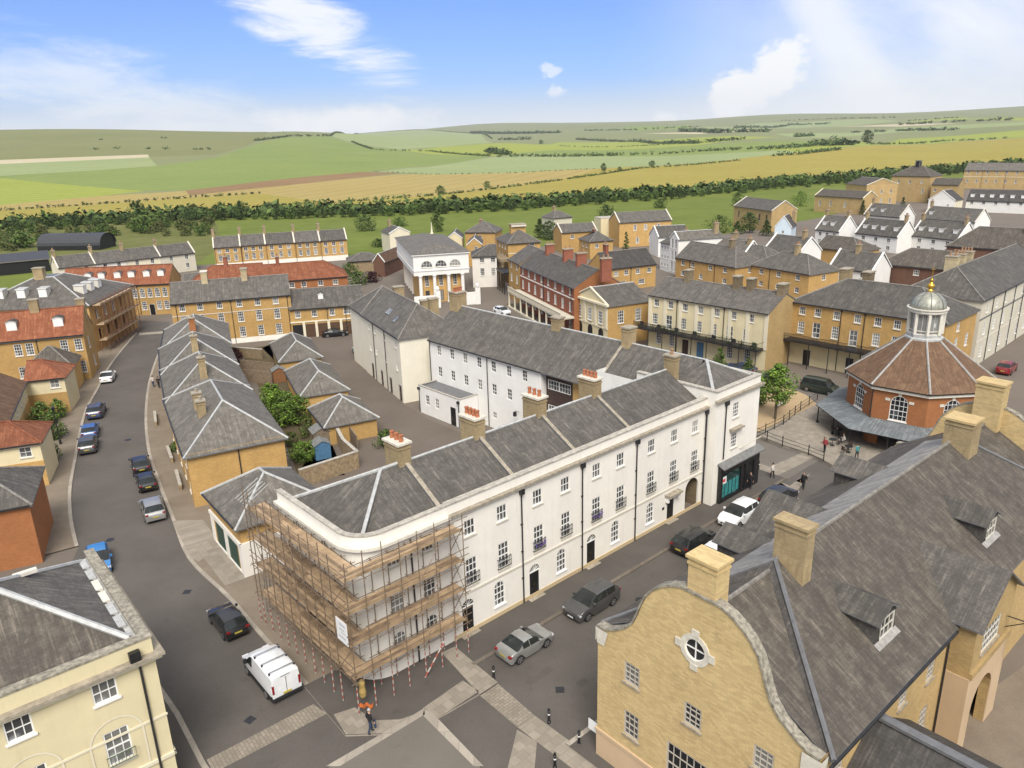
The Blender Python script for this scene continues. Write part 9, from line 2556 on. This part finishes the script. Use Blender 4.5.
# the belt of trees and bushes beyond the town: a few kinds copied
protoT = [tree_meshes(8, 8, 11, DK, 700, .8, .2, 12, .08), tree_meshes(7, 8, 12, MD, 700, .8, .2, 12, .06), tree_meshes(9, 7, 13, DK, 700, .8, .2, 12, .1), tree_meshes(5, 6.5, 14, OL, 500, .7, .15, 10, .04), tree_meshes(4, 6, 15, MD, 450, .7, .12, 9, .03), tree_meshes(10, 9, 16, ['leaf_dark', 'leaf_mid', 'leaf_dark'], 800, .85, .22, 13, .1)]
rb = random.Random(21)
for i, (x, y, k, s) in enumerate([(-245.47,349.37,5,0.53),
(-236.52,337.44,0,0.51),
(-240.25,350.78,4,0.76),
(-232.22,334.18,4,0.62),
(-239.39,351.01,1,0.53),
(-229.39,339.96,2,0.71),
(-234.28,352.39,2,0.56),
(-223.53,332.92,4,0.81),
(-230.87,353.34,0,0.53),
(-223.,337.88,1,0.58),
(-229.04,354.02,4,0.53),
(-217.61,337.94,2,0.6),
(-225.69,355.26,4,0.78),
(-216.87,342.01,2,0.64),
(-223.05,356.25,2,0.55),
(-212.12,337.21,5,0.53),
(-219.37,357.61,0,0.59),
(-208.54,339.48,1,0.55),
(-217.57,358.28,1,0.63),
(-206.95,342.84,5,0.56),
(-212.76,360.06,0,0.6),
(-205.83,344.51,1,0.77),
(-211.2,360.64,0,0.74),
(-201.85,348.15,2,0.8),
(-207.33,362.08,1,0.51),
(-196.84,340.74,1,0.59),
(-202.58,363.84,2,0.51),
(-197.15,349.47,4,0.71),
(-199.42,365.01,4,0.7),
(-192.46,345.99,2,0.79),
(-198.73,365.27,1,0.62),
(-191.6,353.06,1,0.51),
(-194.76,366.74,2,0.76),
(-185.61,350.36,1,0.57),
(-192.3,367.65,1,0.52),
(-182.57,348.81,0,0.55),
(-187.63,369.39,2,0.69),
(-179.45,356.1,4,0.67),
(-182.85,371.16,1,0.71),
(-177.3,355.51,0,0.63),
(-182.05,371.46,1,0.64),
(-170.13,351.45,0,0.66),
(-179.3,372.48,0,0.58),
(-171.74,357.59,1,0.78),
(-174.98,374.08,2,0.79),
(-164.04,351.81,1,0.63),
(-170.31,375.34,1,0.75),
(-165.05,358.18,4,0.64),
(-166.89,375.86,1,0.8),
(-159.33,356.22,1,0.76),
(-164.1,376.29,1,0.63),
(-154.55,356.61,5,0.59),
(-158.01,377.22,2,0.52),
(-149.99,357.46,0,0.51),
(-157.29,377.33,1,0.81),
(-146.01,355.95,5,0.72),
(-151.91,378.16,5,0.74),
(-148.03,364.76,0,0.8),
(-147.99,378.76,5,0.58),
(-139.34,357.81,0,0.78),
(-146.26,379.02,1,0.8),
(-137.88,362.76,4,0.79),
(-139.76,380.02,5,0.79),
(-137.63,365.97,5,0.69),
(-136.78,380.47,4,0.58),
(-132.37,363.23,0,0.75),
(-131.67,381.26,2,0.6),
(-127.2,366.95,5,0.67),
(-130.46,381.44,5,0.81),
(-124.29,363.09,0,0.81),
(-127.1,381.96,4,0.79),
(-118.2,363.71,4,0.64),
(-120.82,382.78,1,0.64),
(-115.46,367.27,4,0.6),
(-117.71,382.8,0,0.54),
(-112.22,360.41,1,0.56),
(-114.27,382.83,2,0.78),
(-106.94,360.15,0,0.73),
(-108.97,382.86,0,0.54),
(-103.87,362.05,0,0.65),
(-105.44,382.88,2,0.63),
(-100.39,361.56,1,0.82),
(-103.45,382.9,2,0.52),
(-95.51,360.17,0,0.75),
(-98.22,382.93,4,0.78),
(-92.81,363.11,2,0.63),
(-92.35,382.97,1,0.62),
(-89.8,364.99,1,0.69),
(-88.16,382.99,2,0.56),
(-85.65,361.38,0,0.72),
(-87.01,383.,1,0.71),
(-82.27,365.67,0,0.56),
(-80.89,383.04,4,0.67),
(-75.65,361.37,0,0.76),
(-78.61,383.06,5,0.69),
(-72.1,359.48,0,0.52),
(-74.52,383.08,1,0.65),
(-70.31,361.54,4,0.71),
(-67.5,383.13,0,0.63),
(-66.96,364.56,2,0.57),
(-66.21,383.14,1,0.6),
(-62.07,364.98,0,0.76),
(-61.5,383.17,2,0.76),
(-58.35,363.62,0,0.58),
(-57.23,383.2,4,0.68),
(-54.27,360.,1,0.7),
(-52.98,383.22,1,0.65),
(-48.87,363.69,0,0.6),
(-48.05,383.9,1,0.65),
(-44.71,361.29,1,0.75),
(-43.4,384.55,1,0.52),
(-41.67,369.25,1,0.75),
(-40.59,384.95,0,0.73),
(-40.01,365.69,0,0.55),
(-38.2,385.28,0,0.8),
(-37.17,370.94,2,0.82),
(-32.59,386.07,1,0.7),
(-30.5,365.61,1,0.8),
(-28.12,386.7,1,0.68),
(-29.22,363.47,5,0.55),
(-26.31,386.96,5,0.77),
(-23.85,369.41,2,0.55),
(-20.83,387.73,2,0.67),
(-18.65,370.61,5,0.62),
(-14.91,388.56,1,0.59),
(-17.67,364.19,1,0.55),
(-14.27,388.65,0,0.69),
(-13.17,368.98,1,0.65),
(-8.52,389.46,5,0.78),
(-6.36,368.3,1,0.79),
(-5.03,389.95,4,0.77),
(-4.28,374.04,2,0.65),
(-1.21,390.49,5,0.71),
(-0.06,376.23,2,0.7),
(4.03,391.92,0,0.76),
(2.7,367.72,2,0.7),
(9.16,394.97,1,0.53),
(8.9,371.31,1,0.71),
(10.22,395.6,5,0.6),
(13.48,379.5,1,0.53),
(14.51,398.14,4,0.67),
(16.08,382.09,0,0.56),
(20.07,401.44,1,0.69),
(20.73,386.19,4,0.81),
(26.58,405.3,0,0.77),
(25.19,383.2,0,0.7),
(31.34,408.13,0,0.81),
(28.3,390.2,1,0.62),
(35.25,410.45,2,0.76),
(33.75,387.92,1,0.63),
(38.32,412.27,4,0.81),
(36.74,390.96,2,0.68),
(44.66,416.04,5,0.73),
(40.67,396.47,5,0.65),
(50.04,419.23,4,0.59),
(46.68,391.71,5,0.8),
(51.94,420.17,2,0.7),
(49.64,402.89,0,0.63),
(56.51,422.41,1,0.79),
(55.27,402.91,4,0.8),
(60.73,424.47,1,0.53),
(61.38,406.47,1,0.57),
(67.14,427.61,2,0.54),
(61.23,402.74,0,0.57),
(70.81,429.41,0,0.77),
(69.93,409.74,0,0.78),
(77.77,432.82,0,0.79),
(72.5,403.11,1,0.79),
(79.68,433.76,1,0.75),
(78.97,414.61,1,0.69),
(86.21,436.96,0,0.81),
(82.71,407.89,4,0.55),
(90.75,439.18,1,0.81),
(86.74,409.84,2,0.52),
(98.4,442.93,4,0.71),
(91.02,413.34,5,0.76),
(102.49,444.93,0,0.67),
(96.32,420.73,0,0.63),
(109.24,448.24,1,0.51),
(101.9,424.96,4,0.62),
(111.67,449.55,2,0.77),
(106.38,424.53,1,0.59),
(117.54,454.08,0,0.67),
(112.8,435.09,4,0.62),
(126.52,461.03,0,0.66),
(120.06,440.35,1,0.66),
(133.39,466.35,5,0.61),
(125.32,440.65,1,0.55),
(135.59,468.05,4,0.56),
(131.41,440.91,2,0.62),
(142.97,473.76,0,0.75),
(133.66,439.6,1,0.74),
(152.98,481.51,2,0.63),
(141.49,448.22,5,0.56),
(155.74,483.64,0,0.76),
(146.96,458.74,5,0.65),
(165.93,491.46,2,0.74),
(153.26,461.45,0,0.79),
(171.93,495.12,2,0.75),
(160.08,466.06,0,0.74),
(175.26,497.14,4,0.75),
(165.07,467.17,1,0.59),
(184.84,502.98,1,0.9),
(175.46,477.65,0,0.84),
(193.17,508.05,0,0.86),
(183.48,483.62,1,0.84),
(198.24,511.13,0,0.64),
(181.9,471.47,1,0.65),
(204.78,515.12,1,0.65),
(196.86,491.26,5,0.6),
(208.94,517.65,0,0.67),
(198.58,481.54,5,0.58),
(220.66,524.79,4,0.83),
(209.84,495.75,1,0.85),
(229.11,529.93,1,0.62),
(211.24,486.73,0,0.55),
(237.69,535.15,0,0.73),
(222.01,505.58,1,0.78),
(239.47,536.24,1,0.62),
(224.97,498.85,5,0.57),
(253.3,544.66,4,0.86),
(233.36,506.18,1,0.78),
(258.32,547.72,1,0.59),
(240.58,509.09,0,0.55),
(267.82,553.5,5,0.74),
(249.11,514.16,1,0.89),
(274.09,557.32,1,0.74),
(259.57,522.26,1,0.9),
(282.88,562.65,0,0.56),
(266.81,530.29,1,0.89),
(291.04,567.23,1,0.76),
(272.06,530.96,2,0.66),
(302.56,573.68,1,0.85),
(276.26,530.87,2,0.65),
(310.28,578.01,0,0.61),
(285.39,530.92,4,0.67),
(313.29,579.7,2,0.71),
(296.07,549.04,0,0.86),
(327.89,587.89,1,0.79),
(302.74,548.78,5,0.89),
(332.55,590.5,1,0.77),
(309.28,548.1,0,0.67),
(339.01,594.12,0,0.57),
(321.68,560.28,0,0.79),
(352.78,602.38,2,0.89),
(321.92,549.37,2,0.6),
(360.92,607.57,0,0.82),
(335.44,565.52,0,0.75),
(374.87,616.45,0,0.69),
(344.35,568.26,0,0.81),
(380.8,620.22,5,0.59),
(356.3,578.27,5,0.87),
(391.78,627.22,4,0.79),
(356.93,569.88,2,0.59),
(408.76,638.03,4,0.89),
(370.16,584.51,2,0.9),
(420.,645.19,0,0.75),
(381.95,592.63,0,0.59),
(422.03,646.48,1,0.86),
(394.23,595.95,4,0.77),
(438.68,657.08,2,0.86),
(410.19,609.61,1,0.74),
(446.45,662.03,0,0.85),
(420.24,615.87,1,0.68),
(466.11,674.55,2,0.62),
(429.31,624.2,0,0.8)]):
 root = tree((x, y), 'dark bushy tree in the unbroken belt between the town and the wheat', protoT[k], rb.uniform(0, 6), s, 'tree', 'trees in the belt beyond the town')
for i, (x, y, k, s) in enumerate([(-189.82,295.06,4,0.88),
(-154.74,323.03,1,0.86),
(-127.72,307.93,3,0.76),
(-209.12,325.77,4,0.9),
(-177.53,277.78,4,0.81),
(-195.18,325.88,3,0.57),
(-183.28,281.04,4,0.65),
(-148.9,339.23,1,0.62),
(-173.4,276.76,1,0.91),
(-201.41,327.35,4,0.7),
(-181.21,280.56,3,0.85),
(-195.96,325.53,3,0.96),
(-185.91,277.84,3,0.64),
(-181.24,297.67,4,0.72),
(-155.98,336.43,4,0.88),
(-135.9,337.51,4,0.57),
(-125.46,312.45,4,0.71),
(-163.77,320.75,3,0.67),
(-203.2,297.84,1,0.7),
(-155.96,333.55,1,0.9),
(-148.64,314.58,1,0.61),
(-175.73,278.88,1,0.95),
(-171.96,332.32,3,0.56),
(-164.89,340.17,3,0.92),
(-147.83,329.75,3,0.81),
(-203.26,297.78,1,0.91),
(-170.13,318.91,4,0.7),
(-208.63,309.65,1,0.76),
(-170.9,327.97,4,0.92),
(-156.9,309.2,4,0.71),
(-152.12,337.6,4,0.77),
(-194.11,321.7,3,0.89),
(-131.92,339.77,3,0.89),
(-199.55,305.33,3,0.62),
(-171.04,324.05,4,0.77),
(-208.18,309.11,4,0.73),
(-188.12,297.03,4,0.69),
(-159.53,339.41,1,0.57),
(-136.21,331.04,3,0.79),
(-130.55,342.24,3,0.57),
(-144.54,313.62,3,0.66),
(-189.51,279.51,4,0.76),
(-148.16,336.21,4,0.62),
(-151.46,338.9,1,0.57),
(-152.68,321.69,4,0.99),
(-203.24,297.27,4,0.63),
(-177.56,271.64,3,0.8),
(-125.77,301.87,3,0.79),
(-135.95,326.46,3,0.72),
(-191.37,286.79,4,0.94),
(-164.28,321.35,3,0.59),
(-136.58,324.65,3,0.99),
(-119.38,300.2,4,0.78),
(-150.94,321.02,1,0.96),
(-144.58,319.47,3,0.9),
(-141.81,334.06,4,0.82),
(-125.17,315.92,4,0.68),
(-178.98,321.96,4,0.65),
(-177.06,313.8,3,0.89),
(-134.59,326.45,4,0.64),
(-192.27,294.,4,0.58),
(-134.14,344.98,3,0.73),
(-193.47,292.68,4,0.72),
(-192.92,292.9,3,0.8),
(-184.88,285.61,4,0.94),
(-122.38,313.36,1,0.62),
(-179.24,283.22,4,0.64),
(-133.78,303.1,3,0.62),
(-196.47,291.98,3,0.63),
(-200.23,306.15,4,0.83),
(-151.31,319.46,3,0.61),
(-173.49,268.88,3,0.63),
(-183.58,273.07,3,0.84),
(-175.36,324.8,3,0.78),
(-117.47,305.36,3,0.58),
(-182.97,266.64,3,0.91)]):
 root = tree((x, y), 'low olive bush in the rough scrub behind the black barn', protoT[k], rb.uniform(0, 6), s, 'bush', 'bushes in the rough scrub', 'bush')
# hedgerows and woods far out on the downs
def far_hedge(line, h, w, step, label, mats=('leaf_dark', 'leaf_mid'), name='hedge', gaps=0.0):
 rn = random.Random(len(line) * 31 + int(abs(line[0][0]))); m = MB()
 for a, b in zip(line, line[1:]):
  a, b = Vector(a), Vector(b); L = (b - a).length; n = max(1, int(L / step))
  for i in range(n):
   if rn.random() < gaps: continue
   p = a.lerp(b, (i + rn.random()) / n); hh = h * rn.uniform(.55, 1.3); z0 = terr(p.x, p.y)
   leaves(m, (p.x, p.y, z0 + hh * .45), (w * rn.uniform(.6, 1.2), w * rn.uniform(.6, 1.2), hh * .55), 30 if step < 3 else 22, max(w, h) * .5, list(mats), rn, .1)
 o = m.build(name, None, uv=False); tag(o, label, 'hedge', None, 'stuff'); return o
for line, h, w, step, lab, gaps, nm in [([(-245.,346.8),
(-229.7,350.9),
(-170.1,369.7),
(-120.1,377.3),
(-52.1,377.7),
(2.4,385.3),
(49.3,412.7),
(109.4,441.7),
(162.6,482.3),
(277.,551.),
(338.,585.),
(455.,658.)],6.2,5.2,1.7,'thick green understorey of the tree belt beyond the town',0.,'hedge'),
([(-313.5,447.1),
(-299.8,461.8),
(-230.7,520.9),
(-176.6,561.5)],2.,1.5,3,'low dark field hedge on the left wheat',0.,'hedge'),
([(-140.3,434.2),
(-102.4,452.),
(-41.9,490.7),
(9.7,564.1),
(82.,692.),
(136.,800.),
(266.,898.)],2.2,1.8,3,'long thin hedge slanting across the wheat',0.15,'hedge'),
([(-9.,1201.),
(80.,1162.),
(182.,1259.),
(306.,1248.),
(381.,1144.),
(465.,1191.)],5.5,5,5,'hedge with trees between the pale fields',0.25,'hedge'),
([(317.,949.),
(358.,963.),
(447.,1059.)],5,5,6,'dark hedge at the edge of the wheat on the right',0.,'hedge'),
([(264.,2974.),
(409.,2418.),
(403.,1663.)],9,9,11,'row of trees in the pale middle fields',0.1,'hedge'),
([(442.,1754.),
(500.,1681.)],7,9,8,'short tree row on the right hand fields',0.,'hedge'),
([(-205.,4831.),
(-27.,4291.),
(271.,3935.)],14,20,12,'long dark wood below the far downs',0,'wood'),
([(-20.,3041.),
(97.,3125.)],10,14,12,'small wood under the long wood',0,'wood'),
([(628.,2867.),
(650.,2414.),
(784.,2363.)],12,18,14,'dark woods in the right hand valley',0,'wood'),
([(1000.,3477.),
(1528.,4290.),
(1639.,4035.)],10,16,20,'faint woods on the far right downs',0.2,'wood'),
([(460.,1192.),
(495.,1210.),
(548.,1252.)],12,14,8,'big dark clump of trees at the wheat edge',0,'wood'),
([(605.,1317.),
(874.,1597.),
(924.,1469.)],4,5,8,'broken hedge above the wheat on the right',0.3,'hedge'),
([(359.,1146.),
(405.,1130.),
(454.,1175.)],5,5,7,'hedge below the dark clump of trees',0.,'hedge'),
([(714.,1963.),
(796.,2060.)],9,10,9,'small clump of trees in the right fields',0,'wood'),
([(-579.,1851.),
(-570.,2124.),
(-490.,2241.)],6,8,9,'hedge on the near green hill',0.2,'hedge'),
([(-490.,2257.),
(-1256.,6947.),
(-465.,5743.),
(-148.,4738.),
(-52.,3157.)],5,5,9,'hedge along the crest of the pale field',0.,'hedge'),
([(-380.,1983.),
(-269.,1608.)],4,4,6,'short hedge between the green and pale hill fields',0.,'hedge'),
([(-259.,1593.),
(-157.,1653.),
(-24.,1242.)],4,4,7,'dark hedge below the pale hill field',0.1,'hedge'),
([(-31.,1405.),
(4.,1270.)],10,10,7,'clump of dark trees at the hedge end',0,'wood'),
([(-143.,840.),
(-76.,787.),
(13.,764.),
(96.,808.)],1.2,1.2,4,'thin grassy edge above the tan wheat',0.3,'hedge'),
([(398.,3977.),
(606.,3590.),
(901.,3698.)],8,10,16,'faint hedge line on the pale middle downs',0.2,'hedge'),
([(1753.,5104.),
(2004.,4793.),
(2019.,4095.)],8,10,20,'hedge on the far skyline ridge',0.3,'hedge'),
([(1768.,3537.),
(1978.,3481.)],7,9,18,'hedge beside the bright far field',0.2,'hedge'),
([(-777.,1395.),
(-638.,1434.),
(-514.,1412.)],5,6,14,'scattered scrub on the left down',0.55,'hedge'),
([(-877.,1736.),
(-770.,1900.)],5,6,18,'faint scrub high on the left down',0.6,'hedge'),
([(1056.,2442.),
(1201.,2427.),
(1140.,1998.)],8,12,16,'faint hedge trees in the far right valley',0.3,'hedge'),
([(1424.,2882.),
(1499.,2634.),
(1569.,2417.)],9,14,24,'faint tree line on the far right',0.35,'hedge'),
([(161.,2346.),
(346.,2044.),
(440.,1631.)],3,4,9,'thin hedge in the pale middle fields',0.3,'hedge')]: far_hedge(line, h, w, step, lab, gaps=gaps, name=nm)
for i, (x, y, s, k, lab) in enumerate([(-180.8, 382.1, 1.25, 0, 'big dark tree standing out of the belt at left'), (-158.9, 380.9, 0.9, 0, 'smaller dark tree standing out of the belt at left'), (-42.9, 507.4, 0.85, 1, 'round tree in the wheat above the grass bank'), (-14., 563.2, 0.7, 1, 'small round tree in the wheat hedge'), (-112.3, 438.1, 0.6, 1, 'squat bush tree in the wheat at left'), (93., 752., 0.99, 2, 'darkest of the four trees on the wheat hedge'), (109., 756., 0.68, 1, 'small tree just right of the darkest wheat hedge tree'), (159., 859., 0.95, 1, 'third tree along the wheat hedge'), (183., 888., 0.68, 4, 'small last tree along the wheat hedge'), (617., 1355., 2.48, 5, 'large dark tree beside the clump at the wheat edge'), (118., 2632., 2.13, 1, 'lone tree in the pale fields under the wood')]):
 tree((x, y), lab, protoT[k], i * 1.3, s, 'tree', 'lone trees among the fields', z=terr(x, y) - .3)
# ------------------------------------------------------------------ the air
hz = MB(); hz.box(-7400, -420, -14.0, 7400, 7400, 300, 'haze')
tag(hz.build('haze', None, uv=False), 'thin pale haze over the far downs', 'haze', None, 'stuff')
